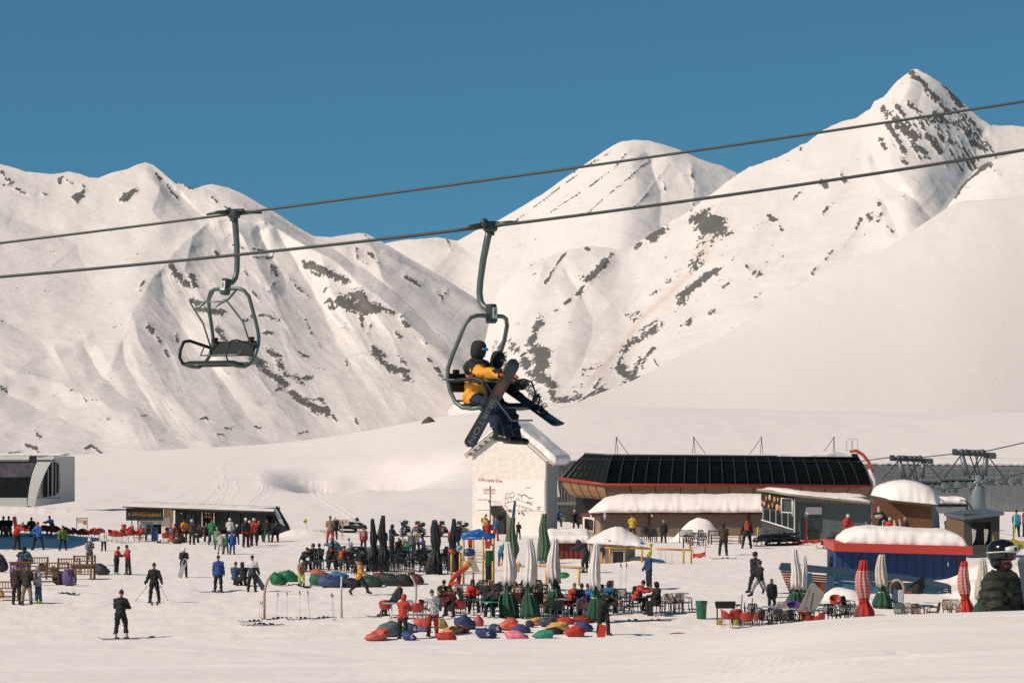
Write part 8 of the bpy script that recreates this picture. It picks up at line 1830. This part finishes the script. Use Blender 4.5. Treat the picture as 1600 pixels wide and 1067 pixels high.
# ================================================================ posts, signs, bin, grills, playground and vehicles
def post(label, pts, r, col='#9a8f82'):
 g = gp(*pts[0]); Y = g.y; t = []
 for i, (p, rr) in enumerate(pts): t.append(W(p, rr, Y) - g)
 t[0].z = -.1
 m = MB(); rs = [r * (1.15 - .35 * i / (len(t) - 1)) for i in range(len(t))]; m.tube(t, rs, 9); o = m.build('wooden_post', M(col, 'wood', .8, 20)); o.location = g; tag(o, label, 'post', 'crooked wooden posts')
post('crooked wooden post leaning to the right behind the short ski poles', [(413, 968), (413, 948), (413, 930), (415, 915), (419, 905), (424, 898)], .055, '#a58a74')
post('straight whitish wooden post between the beanbags and the ski poles', [(534, 966), (533, 945), (533, 925), (534, 900)], .055, '#b9b3aa')
post('thin bent post curving to the left in front of the maroon beanbag', [(648, 950), (650, 930), (650, 915), (646, 905), (641, 899)], .05, '#a8a29a')
# bin
def bin_():
 g = gp(1096, 967); t = thing('rubbish_bin', 'dark green round rubbish bin standing alone on the snow', 'bin', g)
 m = MB(); m.lathe([(.20, 0), (.205, .04), (.225, .35), (.24, .68), (.255, .70), (.255, .76), (.235, .76), (.225, .70), (.19, .06)], 22); m.build('body', M('#1c5a3e', 'plastic'), t)
 m = MB(); m.lathe([(.25, .74), (.265, .75), (.265, .79), (.24, .80)], 22); m.build('rim', M('#174a34', 'plastic'), t)
 for s in (-1, 1): m = MB(); m.tube([(s * .25, -.06, .66), (s * .29, -.06, .64), (s * .29, .06, .64), (s * .25, .06, .66)], .012, 6); m.build('handle', M('#174a34', 'plastic'), t)
bin_()
def grill():
 g = gp(1133, 976); t = thing('charcoal_grill', 'black charcoal grill on thin legs behind the red chairs', 'grill', g)
 m = MB(); m.box(0, 0, .85, .78, .42, .26, taper=1.12); m.build('tray', M('#23231f', 'metal', .7), t)
 m = MB(); m.box(.02, 0, .99, .84, .46, .03); m.build('grate', M('#2e2c27', 'metal'), t)
 for x in (-.34, .34):
  for y in (-.17, .17): m = MB(); m.box(x, y, .36, .035, .035, .72); m.build('leg', M('#34342f', 'metal'), t)
 m = MB(); m.box(.5, .1, .85, .34, .3, .05); m.tube([(.35, 0, .7), (.62, .1, .84)], .02, 6); m.build('side_shelf', M('#2a2a27', 'metal'), t)
 m = MB(); m.add([(.22, .2, .62), (.48, .2, .62), (.80, .25, .04), (.30, .25, .04)], [(0, 1, 2, 3)]); o = m.build('green_board', M('#24402c', 'plastic')); o.location = g; tag(o, 'dark green board leaning against the grill', 'board')
 for p, c, lb in ((1125, '#b9a02c', 'yellow bucket left under the grill'), (1150, '#c0b030', 'yellow bucket right of the grill')):
  q = MB(); q.lathe([(.10, 0), (.13, .24), (.14, .25), (.12, .25), (.095, .02)], 16); o = q.build('bucket', M(c, 'plastic')); o.location = gp(p, 977); tag(o, lb, 'bucket')
grill()
def leaning_table():
 g = gp(1266, 972); t = thing('leaning_board', 'large pale table board leaning on its edge beside the timber deck', 'table', g); u = g.y / F
 X = lambda p: (p - 1266) * u; Z = lambda r: CZ - (r - HOR) * u - g.z
 m = MB(); pts = [(1246, 955), (1267, 911), (1272, 910), (1288, 926), (1288, 931), (1272, 958), (1252, 962)]
 m.prism([(X(a), Z(b)) for a, b in pts], .05, off=.1); m.build('table_top', M('#8f8a80', 'plastic', .6), t)
 m = MB(); m.tube([(X(1265), -.02, Z(920)), (X(1257), -.06, Z(950)), (X(1250), -.1, Z(974))], .018, 6); m.tube([(X(1262), -.0, Z(948)), (X(1252), -.1, Z(970))], .02, 6); m.build('leg', M('#5a5048', 'metal'), t)
 g = gp(1258, 984); t = thing('square_table', 'black square table beside the amber beanbag', 'table', g)
 m = MB(); m.box(0, 0, .74, .62, .62, .05); m.build('table_top', M('#1c1f20', 'plastic'), t);
 for x in (-.24, .24): m = MB(); m.box(x, 0, .36, .06, .06, .72); m.build('leg', M('#1c1f20', 'metal'), t)
 g = gp(1170, 978)
 m = MB(); rnd = random.Random(4)
 t = thing('stick_bundle', 'bundle of dark thin sticks and poles standing behind the red chairs', 'poles', gp(1168, 978))
 for k in range(7): x = k * .10 - .2; m.tube([(x, .1, 0), (x + rnd.uniform(-.15, .15), .1, 1.0 + rnd.uniform(-.2, .3))], .022, 6)
 m.tube([(-.3, .1, 0), (-.22, .1, 1.35)], .02, 6); m.build('stick', M('#1c2022', 'wood'), t)
 m = MB(); m.box(0, 0, .78, .5, .3, .26, ry=.3, bev=.05); o = m.build('printed_bag', M('#bdb6ae', 'fabric')); o.location = gp(1357, 968) + Vector((0, 2, 0)); tag(o, 'crumpled pale bag on the snow between the striped and the cream parasol', 'bag')
leaning_table()
# round-shaded patio object, ice table
g = onto(1401, 131); t = thing('stroller_seat', 'pale hooded seat with a blue grey back beside the cream and green parasol', 'seat', g); u = 131 / F
m = MB(); m.tube([(math.sin(a) * 11 * u, 0, (962 - 936 + 0) * 0 + .9 + math.cos(a) * 13 * u) for a in np.linspace(-2.0, 2.0, 15)], .07, 8); m.build('hood_frame', M('#a89b8e', 'wood'), t)
m = MB(); m.box(0, .05, .62, 15 * u, .3, .75, bev=.08); m.build('backrest', M('#46566e', 'fabric'), t); m = MB(); m.ell(0, -.02, 1.02, .20, .12, .2); m.build('cushion', M('#2a2522', 'fabric'), t)
m = MB(); m.box(.18, -.15, .55, 9 * u, .1, .6, bev=.04); m.build('pale_flap', M('#a9aeb4', 'fabric'), t); m = MB(); m.box(.05, -.1, .16, 15 * u, .4, .22, bev=.05); m.build('base', M('#1f6a66', 'plastic'), t)
g = onto(1434, 134); m = MB(); m.lathe([(.24, 0), (.26, .3), (.16, .42), (.02, .5)], 12, wob=lambda q, tt: 1 + .25 * math.sin(3 * q)); m.add([(-.2, 0, .5), (.3, 0, .85), (.35, .1, .2), (-.5, 0, .3)], [(0, 1, 2, 3)]); o = m.build('black_bag', M('#17191a', 'fabric')); o.location = g + Vector((0, 0, .45)); tag(o, 'black bag heaped on the table in front of the snow bank', 'bag')
# dark red bench (front centre)
t = thing('dark_bench', 'long dark red bench with slatted front behind the golden beanbag', 'bench', gp(825, 962))
m = MB(); m.box(0, .1, .78, 1.35, .1, .5, bev=.03); m.build('backrest', M('#4b1c1a', 'wood'), t); m = MB(); m.box(0, -.15, .45, 1.35, .45, .05); m.build('seat', M('#3f1a18', 'wood'), t)
for k in range(10): m = MB(); m.tube([(-.6 + k * .133, -.3, .43), (-.6 + k * .133, -.3, 0)], .022, 6); m.build('leg', M('#33201c', 'metal'), t)
# signs
def sign_board():
 g = gp(535, 843); u = g.y / F; t = thing('notice_board', 'cream notice board with dark emblem on a pale post near the snowmobile', 'sign', g)
 Z = lambda r: CZ - (r - HOR) * u - g.z
 m = MB(); m.box(0, 0, Z(816), 20 * u, .04, 9.5 * u); o = m.build('board', M('#c8bfa9', 'paint'), t)
 m = MB(); m.prism([(-.06, Z(818)), (0, Z(813)), (.08, Z(817)), (.02, Z(819))], .02, off=-.03); m.box(-.28, -.03, Z(815), .2, .01, .03); m.box(.26, -.03, Z(815), .2, .01, .03); m.box(-.26, -.03, Z(818), .16, .01, .02); m.build('emblem', M('#3c3a34', 'paint'), o)
 m = MB(); m.box(0, .03, Z(828), .09, .06, Z(812) - Z(846)); m.build('post', M('#c2b490', 'wood'), t)
 g = gp(480, 829); u = g.y / F; t = thing('warning_flag', 'small yellow diamond sign on a thin leaning stick', 'sign', g)
 Z = lambda r: CZ - (r - HOR) * u - g.z
 m = MB(); m.prism([(-.30, Z(813.5)), (-.06, Z(809.5)), (.02, Z(813)), (-.04, Z(817)), (-.2, Z(817.5))], .02, off=-.03); o = m.build('panel', M('#cfa52b', 'paint'), t); m = MB(); m.prism([(-.2, Z(815)), (-.1, Z(813)), (-.04, Z(814.5)), (-.12, Z(815.2))], .01, off=-.05); m.build('emblem', M('#4a3c1a', 'paint'), o)
 m = MB(); m.tube([(-.13, 0, Z(812)), (.05, 0, 0)], .012, 5); m.build('stick', M('#8a857c', 'metal'), t)
 g = gp(128, 826); u = g.y / F; t = thing('menu_stand', 'brown framed notice panel standing behind the red chairs at the left', 'sign', g)
 m = MB();
 for s in (-1, 1): m.box(s * .40, 0, .42, .05, .05, .84)
 m.box(0, 0, .82, .85, .05, .05); o = m.build('frame', M('#4c4038', 'wood'), t); m = MB(); m.box(-.14, 0, .60, .44, .03, .30); m.build('panel', M('#b7ada2', 'paint'), t); m = MB(); m.ell(.22, -.02, .5, .14, .03, .22, 12, 8); m.build('picture', M('#b2735f', 'paint'), t)
sign_board()
# flags, mast and railing in front of the hall
m = MB(); g = onto(766, 203); u = 203 / F
t = thing('flag_pole', 'thin grey pole standing in front of the painted board of the hall', 'pole', g); H = CZ - (759 - HOR) * u - g.z
m.tube([(0, 0, 0), (0, 0, H)], .055, 8); m.build('mast', M('#7f8082', 'metal'), t); m = MB(); m.ell(-.06, -.05, CZ - (783 - HOR) * u - g.z, .07, .07, .09, 8, 6); m.build('fitting', M('#4a4c4e', 'metal'), t)
m = MB(); g = onto(800, 186); u = 186 / F; t = thing('blue_banner', 'tall narrow blue feather banner in front of the painted board', 'banner', g); zz = lambda r: CZ - (r - HOR) * u - g.z; xx = lambda p: (p - 800) * u
m.prism([(xx(798.5), zz(820)), (xx(801), zz(796)), (xx(803.2), zz(782)), (xx(806.8), zz(782)), (xx(805), zz(800)), (xx(803.5), zz(822)), (xx(803), zz(845)), (xx(799), zz(845))], .03); m.build('cloth', M('#28486a', 'fabric'), t); m = MB(); m.tube([(xx(801), .03, 0), (xx(801), .03, zz(815)), (xx(804), .03, zz(783))], .02, 6); m.build('pole', M('#3a4650', 'metal'), t)
def railing():
 t = thing('metal_railing', 'grey upright railing at the corner of the hall', 'railing', onto(869, 190)); u = 190 / F
 m = MB();
 for k in range(9): m.box((k * 2.2 - 8) * u, -k * .05, .62, .05, .05, 1.25)
 m.build('baluster', M('#707a7c', 'metal'), t); m = MB(); m.box(0, -.2, 1.24, 20 * u, .05, .05); m.box(0, -.2, .2, 20 * u, .05, .05); m.build('rail', M('#5f686a', 'metal'), t)
 t = thing('metal_railing', 'thin dark railing left of the brown shack window', 'railing', onto(888, 197)); m = MB()
 for k in range(12): m.box((k * 3 - 9) * u, 0, .5, .03, .03, 1.0)
 m.build('baluster', M('#3a3d3c', 'metal'), t); m = MB(); m.box(8 * u, 0, 1.0, 36 * u, .04, .04); m.build('rail', M('#3a3d3c', 'metal'), t)
railing()
# playground
def playground():
 Yp = gp(745, 915).y; u = Yp / F; g = onto(745, Yp); t = thing('playground_climber', 'playground frame with yellow posts, blue arch, green panel and orange slide', 'playground', g)
 X = lambda p: (p - 745) * u; Z = lambda r: CZ - (r - HOR) * u - g.z
 yl = M('#c8962a', 'paint', .4)
 for p, r0, r1, d in ((724, 838, 915, .5), (739, 838, 912, 1.2), (755, 838, 912, -.1), (771, 838, 906, 1.0), (705, 862, 905, .8), (718, 866, 905, 1.3), (770, 876, 922, -.4), (786, 876, 912, .7)):
  m = MB(); m.tube([(X(p), d, Z(r1 + 6)), (X(p), d, Z(r0))], .055, 8); m.build('post', yl, t)
 m = MB(); m.tube([(X(721), .2, Z(840)), (X(728), .2, Z(836)), (X(740), .2, Z(834)), (X(748), .2, Z(832.5)), (X(758), .2, Z(838)), (X(774), .2, Z(837))], [.08, .11, .12, .14, .12, .08], 8, flat=1.6); m.tube([(X(722), .2, Z(841)), (X(755), .1, Z(840.5)), (X(773), .5, Z(838))], .08, 8); m.ell(X(747), .2, Z(833), .15, .2, .12); m.build('blue_arch', M('#1f63b4', 'plastic'), t)
 m = MB(); m.box(X(764.5), .2, Z(874), 12 * u, .08, 28 * u);
 for k in range(6): m.box(X(759.5 + k * 2), .13, Z(874), .04, .03, 27 * u)
 m.build('green_panel', M('#1f5f38', 'plastic'), t)
 m = MB(); m.box(X(764.5), .3, Z(895), 12 * u, .4, 22 * u); m.build('shaded_panel', M('#141a18', 'plastic'), t)  # near-black panel below the green one
 sl = MB(); P = [(731, 887), (722, 893), (715, 898), (708, 905), (703, 911), (702, 916)]
 ins = [Vector((X(a), -.2 - i * .1, Z(b))) for i, (a, b) in enumerate(P)]
 vs = []; fs = []
 for v in ins:
  for (dy, dz) in ((-.30, .22), (-.26, .02), (.0, -.03), (.26, .02), (.30, .22), (.33, .22), (.29, -.03), (0, -.08), (-.29, -.03), (-.33, .22)): vs.append(v + Vector((0, dy, dz)))
 for i in range(len(ins) - 1):
  for k in range(10): k2 = (k + 1) % 10; fs.append((i * 10 + k, i * 10 + k2, i * 10 + 10 + k2, i * 10 + 10 + k))
 sl.add(vs, fs, True); sl.add([ins[-1] + Vector((-.10, -.35, -.16)), ins[-1] + Vector((.42, -.35, -.16)), ins[-1] + Vector((.5, -.35, .35)), ins[-1] + Vector((0, -.35, .3))], [(0, 1, 2, 3)]); sl.build('slide', M('#c93c15', 'plastic', .35), t)
 m = MB(); m.box(X(717), .0, Z(905), 7 * u, .5, 14 * u, ry=.2, bev=.03); m.build('slide_foot', M('#b53414', 'plastic'), t)
 m = MB(); m.add([(X(729), .1, Z(871)), (X(741), .1, Z(870)), (X(750), -.1, Z(893)), (X(741), -.1, Z(893))], [(0, 1, 2, 3)]); m.build('sloping_roof', M('#171a1b', 'plastic'), t)
 m = MB()
 for k in range(6): m.tube([(X(730 + k * 2.1), .04, Z(871)), (X(740 + k * 1.9), -.16, Z(893))], .022, 5)
 m.build('roof_strip', M('#c7b79a', 'paint'), t)
 m = MB(); m.ell(X(729), -.1, Z(882), .20, .1, .22); m.build('yellow_panel', M('#c9a24a', 'plastic'), t)
 m = MB(); m.ell(X(733), .1, Z(863), .32, .25, .22, 12, 8); m.build('dark_blue_dome', M('#1b3a62', 'plastic'), t)
 for p, r in ((704, 862), (707, 863.5)): m = MB(); m.tube([(X(p - 4), .8, Z(r)), (X(p + 4), .8, Z(r - .5))], .09, 8); m.tube([(X(p), .8, Z(r + 3)), (X(p), .8, Z(r - 3))], .09, 8); m.build('orange_cap', M('#c24a1c', 'plastic'), t)
 m = MB(); m.ell(X(718), 1.2, Z(857), .16, .14, .13); m.tube([(X(712), 1.2, Z(857)), (X(724), 1.2, Z(856))], .05, 6); m.build('teal_cap', M('#6aa0a4', 'plastic'), t)
 m = MB()
 for a, b in (((756, 862), (759, 890)), ((741, 862), (744, 885))): m.tube([(X(a[0]), .9, Z(a[1])), (X(b[0]), .6, Z(b[1]))], .025, 5)
 for k in range(4): m.tube([(X(742), .8, Z(864 + k * 5)), (X(756), .8, Z(864 + k * 5))], .02, 5)
 m.build('ladder', M('#b98d3a', 'metal'), t)
 m = MB(); m.box(X(762), .9, Z(852), 8 * u, .12, 12 * u); m.build('red_panel', M('#c43a1f', 'plastic'), t)
 # low swing and climbing bars to the right
 def bars(label, segs, posts, caps, name='swing_frame'):
  g = gp(posts[0][0], posts[0][2]); Y = g.y; u = Y / F; tt = thing(name, label, 'swing', g); X = lambda p: (p - posts[0][0]) * u; Z = lambda r: CZ - (r - HOR) * u - g.z
  for (p0, r0, p1, r1) in segs: m = MB(); m.tube([(X(p0), 0, Z(r0)), (X(p1), 0, Z(r1))], .055, 8); [m.tube([(X(p0 + (p1 - p0) * q) - .02, 0, Z(r0 + (r1 - r0) * q)), (X(p0 + (p1 - p0) * q) + .02, 0, Z(r0 + (r1 - r0) * q))], .068, 8) for q in (.2, .5, .8)]; m.build('cross_bar', yl, tt)
  for (p, r0, r1) in posts: m = MB(); m.tube([(X(p), 0, Z(r1 + 3)), (X(p), 0, Z(r0))], .06, 8); m.build('post', yl, tt)
  for (p, r, c) in caps: m = MB(); m.ell(X(p), 0, Z(r), .12, .10, .10, 10, 7); m.tube([(X(p - 3), 0, Z(r)), (X(p + 3), 0, Z(r))], .05, 6); m.build('cap', M(c, 'plastic'), tt)
  return tt, X, Z
 tt, X2, Z2 = bars('yellow swing frame behind the white and green parasols, with a green seat', [(779, 880, 812, 882), (838, 883, 868, 886), (872, 885, 920, 888)], [(838, 880, 915), (854, 880, 912), (786, 878, 910), (905, 885, 922), (810, 878, 890)], [(811, 882, '#c9962a')])
 m = MB();
 m.ell(X2(880), .3, Z2(899), .34, .25, .17, 14, 8); m.build('green_seat', M('#1a8a48', 'plastic'), tt)
 m = MB(); m.ell(X2(805), .3, Z2(887), .16, .12, .12, 10, 7); m.build('blue_seat', M('#3a7fae', 'plastic'), tt)
 tt, X2, Z2 = bars('taller yellow swing frame with a red eagle cap and blue caps by the cream hut', [(944, 855, 984, 856), (984, 856, 1016, 857), (1026, 857, 1066, 859), (1064, 859, 1080, 859)], [(953, 853, 880), (1003, 853, 885), (1017, 853, 866), (1068, 857, 884), (1080, 856, 884), (940, 862, 882)], [(952, 846, '#2a78b4'), (1002, 849, '#2a70c0'), (1017, 851, '#c9a02a'), (1081, 850, '#c8401f')], 'swing_frame')
 m = MB(); m.tube([(X2(942), .1, Z2(862)), (X2(946), .1, Z2(842))], .05, 6); m.ell(X2(941), .1, Z2(863), .20, .08, .26, 12, 8); m.build('paddle', M('#27313c', 'plastic'), tt)
 m = MB()
 for p in (1033, 1050, 1040, 1030): m.tube([(X2(p), 0, Z2(858)), (X2(p), 0, Z2(880))], .010, 5)
 m.ell(X2(1052), 0, Z2(884), .2, .12, .05); m.build('chain', M('#7b7d7c', 'metal'), tt)
playground()
# orange safety nets
def net(label, pts, h, col, name='safety_net', Y=None, sag=.25, tex=False):
 g = gp(*pts[0]) if Y is None else onto(pts[0][0], Y); u = g.y / F; t = thing(name, label, 'net' if not tex else 'banner', g); n = 6 * (len(pts) - 1) + 1
 X = lambda p: (p - pts[0][0]) * u
 top = []; bot = []
 for i in range(n):
  q = i / (n - 1) * (len(pts) - 1); k = min(int(q), len(pts) - 2); f = q - k; a, b = pts[k], pts[k + 1]
  p = a[0] + (b[0] - a[0]) * f; zr = CZ - ((a[1] + (b[1] - a[1]) * f) - HOR) * u - g.z; s_ = sag * 4 * f * (1 - f)
  top.append((X(p), 0.03 * math.sin(i), zr + h - s_)); bot.append((X(p), 0, zr + .05 * math.sin(i * 1.3)))
 m = MB(); vs = top + bot; m.add(vs, [(i, i + 1, n + i + 1, n + i) for i in range(n - 1)]); vs2 = [(x, y + .02, z) for x, y, z in vs]; m.add(vs2, [(i + 1, i, n + i, n + i + 1) for i in range(n - 1)]); o = m.build('mesh', M(col, 'fabric'), t)
 for a in pts:
  zr = CZ - (a[1] - HOR) * u - g.z; m = MB(); m.tube([(X(a[0]), .04, zr - .2), (X(a[0]), .04, zr + h + .25)], .02, 6); m.build('stake', M('#b7a53a' if tex else '#b5402a', 'plastic'), t)
 return t, o, X, g
t, o, X, g = net('orange safety net with dark arrows running in front of the grey kiosk', [(1238, 851), (1262, 849), (1290, 847), (1318, 843)], .26, '#c64a2c', sag=.03)
m = MB()
for k in range(7): m.prism([(X(1246 + k * 10), .15), (X(1250 + k * 10), .22), (X(1250 + k * 10), .10)], .01, off=-.03);
m.v = [(x, y, z + (x / X(1318)) * .25) for x, y, z in m.v]; m.build('arrow', M('#7a2318', 'paint'), o)
net('sagging orange net beside the red eagle cap', [(1083, 872), (1102, 869)], .30, '#c84a26', sag=.06)
t, o, X, g = net('yellow and orange sponsor banner hanging between stakes at the right edge', [(1552, 858), (1583, 856), (1615, 858), (1660, 858)], .56, '#b8a22e', Y=168, sag=.12, tex=True)
m = MB()
for i, (a, b) in enumerate(((1556, 1562), (1565, 1571), (1574, 1580), (1590, 1597), (1600, 1608))): m.box((X(a) + X(b)) / 2, -.04, CZ - (852 - HOR) * 168 / F - g.z + .0, X(b) - X(a) - .05, .01, .12)
m.build('print', M('#6a6220', 'paint'), o)
t = thing('safety_flag', 'lime yellow marker pole beside the brown shack, right of the orange rucksack', 'pole', gp(1183, 845)); m = MB(); m.tube([(0, 0, 0), (.05, 0, .95)], .04, 7); m.build('pole', M('#b3cc2f', 'plastic'), t)
t = thing('safety_flag', 'tall lime yellow marker pole in front of the turquoise jacket', 'pole', gp(1585, 860)); m = MB(); m.tube([(0, 0, 0), (0, 0, 2.4)], .03, 7); m.build('pole', M('#c3d63a', 'plastic'), t)
# upright planks leaning in front of the log cabin
for i, (a, b, c, d, w_, col) in enumerate(((1372, 848, 1352, 815, .17, '#b4a898'), (1381, 848, 1381, 812, .26, '#a99c8c'), (1368, 850, 1348, 826, .14, '#c3bcb4'), (1402, 846, 1397, 812, .16, '#b7a595'), (1411, 840, 1405, 810, .16, '#b07a70'))):
 Y = 192; A = W(a, b, Y); B = W(c, d, Y + .5); q = MB(); dd = B - A; q.tube([(0, 0, 0), tuple(dd * .5), tuple(dd * .95), tuple(dd)], [w_ * .5, w_ * .52, w_ * .45, w_ * .2], 8, flat=.35); o = q.build('display_ski', M(col, 'plastic')); o.location = A
 tag(o, ('pale board leaning left in front of the grey kiosk corner', 'wide beige board standing upright before the log cabin', 'short white board leaning at the kiosk corner', 'cream board standing at the left wall of the log cabin', 'pinkish board standing beside the cream one at the log cabin')[i], 'board')
t = thing('mascot_bird', 'grey and black hanging sack at the corner between the kiosk and the log cabin', 'sack', W(1373, 800, 192)); m = MB(); m.ell(0, 0, -.25, .28, .2, .16); m.ell(0, 0, .12, .10, .10, .28); m.build('bag', M('#a7a39b', 'fabric'), t); m = MB(); m.ell(-.1, -.02, -.1, .30, .16, .10); m.build('strap', M('#1c1e20', 'fabric'), t); t.name = 'hanging_sack'
# snowmobiles
def snowm(p, r, rz, label, col, hood=None):
 o = put('snowm', proto_snowmobile, gp(p, r), rz, label, 'parked snowmobiles', 1.0, {'body': M(col, 'plastic', .3), 'hood': M(hood or col, 'plastic', .3)}); o['category'] = 'snowmobile'; return o
snowm(549, 832, 60, 'black and grey snowmobile parked left of the black parasols', '#1b2022', '#2a3032'); snowm(632, 837, 10, 'black snowmobile facing the camera behind the cream vest', '#22282a', '#2f3638'); snowm(656, 838, -14, 'red snowmobile parked beside the third black parasol', '#1e2224', '#b02a1c'); snowm(687, 838, 20, 'dark red snowmobile half hidden by the third black parasol', '#23201f', '#7e2a20'); snowm(722, 838, -20, 'dark snowmobile half hidden by the rightmost black parasol', '#1d2022', '#3a2220')
snowm(1206, 853, -72, 'large black snowmobile with an orange stripe in front of the grey kiosk', '#181a1c', '#1d1f20'); snowm(1226, 852, -78, 'second black snowmobile with a white flash, nosing the orange net', '#17191b', '#8c8f90'); snowm(1310, 857, -60, 'dark snowmobile hidden behind the blue hut corner', '#1d2024', '#2a2c33')
o = snowm(1452, 880, 100, 'small black and red snowmobile on the snow bank in front of the blue hut', '#17181a', '#8a2a20'); o.scale = (.42, .42, .42); o.location = onto(1458, 141.5) + Vector((0, 0, .0));
# sledge left of the tan jacket
t = thing('sledge', 'white framed sledge with handle left of the person in tan', 'sledge', gp(507, 831)); m = MB()
for s in (-.2, .2): m.tube([(-.5, s, .1), (-.3, s, .03), (.5, s, .03), (.62, s, .25), (.7, s, .5)], .02, 6)
m.tube([(.7, -.2, .5), (.7, .2, .5)], .02, 6); m.build('runner', M('#c8c4bc', 'metal'), t); m = MB(); m.box(.0, 0, .14, .8, .4, .03); m.build('deck', M('#b3ada2', 'wood'), t)
# stacked grey chairs and a blue tarpaulin at the bar
for i, (p, r) in enumerate(((224, 845), (233, 845))):
 for kk in range(3):
  c = put('cafe', proto_cafe_chair, gp(p, r) + Vector((0, -.1, .22 * kk)), 0, ('grey chair in the left stack under the sign board', 'grey chair in the right stack under the sign board')[i], ('chairs stacked left under the sign board', 'chairs stacked right under the sign board')[i], 1.0, {n_: M('#59686e', 'metal') for n_ in ('seat', 'backrest', 'armrest', 'leg')}); c['category'] = 'chair'
t = thing('blue_tarpaulin', 'blue plastic crate stack beside the red chairs of the bar', 'crate', gp(242, 845)); m = MB(); m.box(0, 0, .45, .42, .4, .85, bev=.05); m.build('crate', M('#27508a', 'plastic'), t); m = MB(); m.box(0, -.02, .9, .46, .44, .05); m.build('lid', M('#1c3c70', 'plastic'), t); t.name = 'crate_stack'
t = thing('waste_bin', 'red bin standing left of the bar sign', 'bin', gp(193.5, 834)); m = MB(); m.lathe([(.15, 0), (.18, .5), (.19, .62)], 14); m.build('body', M('#b03a26', 'plastic'), t); m = MB(); m.lathe([(.19, .6), (.19, .66), (.05, .70)], 14); m.build('lid', M('#5a1d18', 'plastic'), t)
t = thing('drum', 'blue and orange drum at the left corner of the bar door', 'barrel', gp(269, 846)); m = MB(); m.lathe([(.22, 0), (.24, .1), (.24, .75), (.22, .85)], 16); m.build('body', M('#a4532c', 'metal'), t); m = MB(); m.lathe([(.245, .45), (.25, .5), (.25, .85), (.22, .88)], 16); m.build('band', M('#2c5c7c', 'metal'), t)
m = MB(); m.ell(0, 0, .15, .38, .3, .2); o = m.build('olive_bag', M('#33382a', 'fabric')); o.location = gp(277, 849); tag(o, 'olive sack lying in front of the bar door', 'bag')
m = MB(); m.tube([(math.cos(a) * .22, 0, .3 + math.sin(a) * .22) for a in np.linspace(0, 2 * PI, 15)[:-1]], .05, 8, closed=True); o = m.build('white_helmet_ring', M('#bfc2c0', 'plastic')); o.location = gp(309, 841); o.name = 'life_ring'; tag(o, 'pale ring hanging before the bar window', 'ring')
# tan mat on the dark beanbags
m = MB(); m.box(0, 0, 0, 1.25, .7, .04, ry=-.10); o = m.build('tan_mat', M('#ab9678', 'fabric')); o.location = gp(628, 912) + Vector((0, -.2, .62)); tag(o, 'tan mat laid across the black beanbags', 'mat')
m = MB(); m.box(0, 0, 0, 1.1, .6, .04); o = m.build('tan_mat', M('#a08a6c', 'wood')); o.location = gp(520, 905) + Vector((0, .2, .45)); tag(o, 'tan plank lying between the coral and slate blue beanbags', 'mat')
m = MB(); m.box(0, 0, 0, .34, .10, .14, ry=-.6, bev=.03); o = m.build('yellow_bag', M('#a8a02e', 'fabric')); o.location = gp(690, 958) + Vector((.0, -.55, 1.0)); tag(o, 'lime yellow bag held by the seated person in black', 'bag')
# chairs etc. snow-dusted black stuff by the swings, far small masts on the plain
for p, r0, r1, lb in ((1077, 641, 661, 'thin mast on the far snow slope above the swings'), (1335, 655, 662, 'tiny mast on the far slope above the terminal')):
 g = onto(p, 600); u = 600 / F; t = thing('slope_mast', lb, 'mast', g); m = MB(); m.tube([(0, 0, 0), (0, 0, CZ - (r0 - HOR) * u - g.z)], .08, 6); m.build('mast', M('#6d6b68', 'metal'), t); m = MB(); m.box(0, 0, CZ - (r0 + 2 - HOR) * u - g.z, .4, .1, .1); m.build('cross_arm', M('#6d6b68', 'metal'), t)
# dark rock on the far snow edge
m = MB(); m.lathe([(3.2, -1), (2.6, .6), (1.2, 2.2), (.2, 3.0)], 9, wob=lambda q, tt: 1 + .25 * math.sin(2 * q + 1)); o = m.build('boulder', M('#4f4a44', 'rough')); o.location = onto(670, 560) + Vector((0, 0, 0)); o.scale = (.42, .4, .40); tag(o, 'dark pyramid-shaped boulder on the far edge of the plain', 'rock')
print('objects', len(bpy.data.objects))
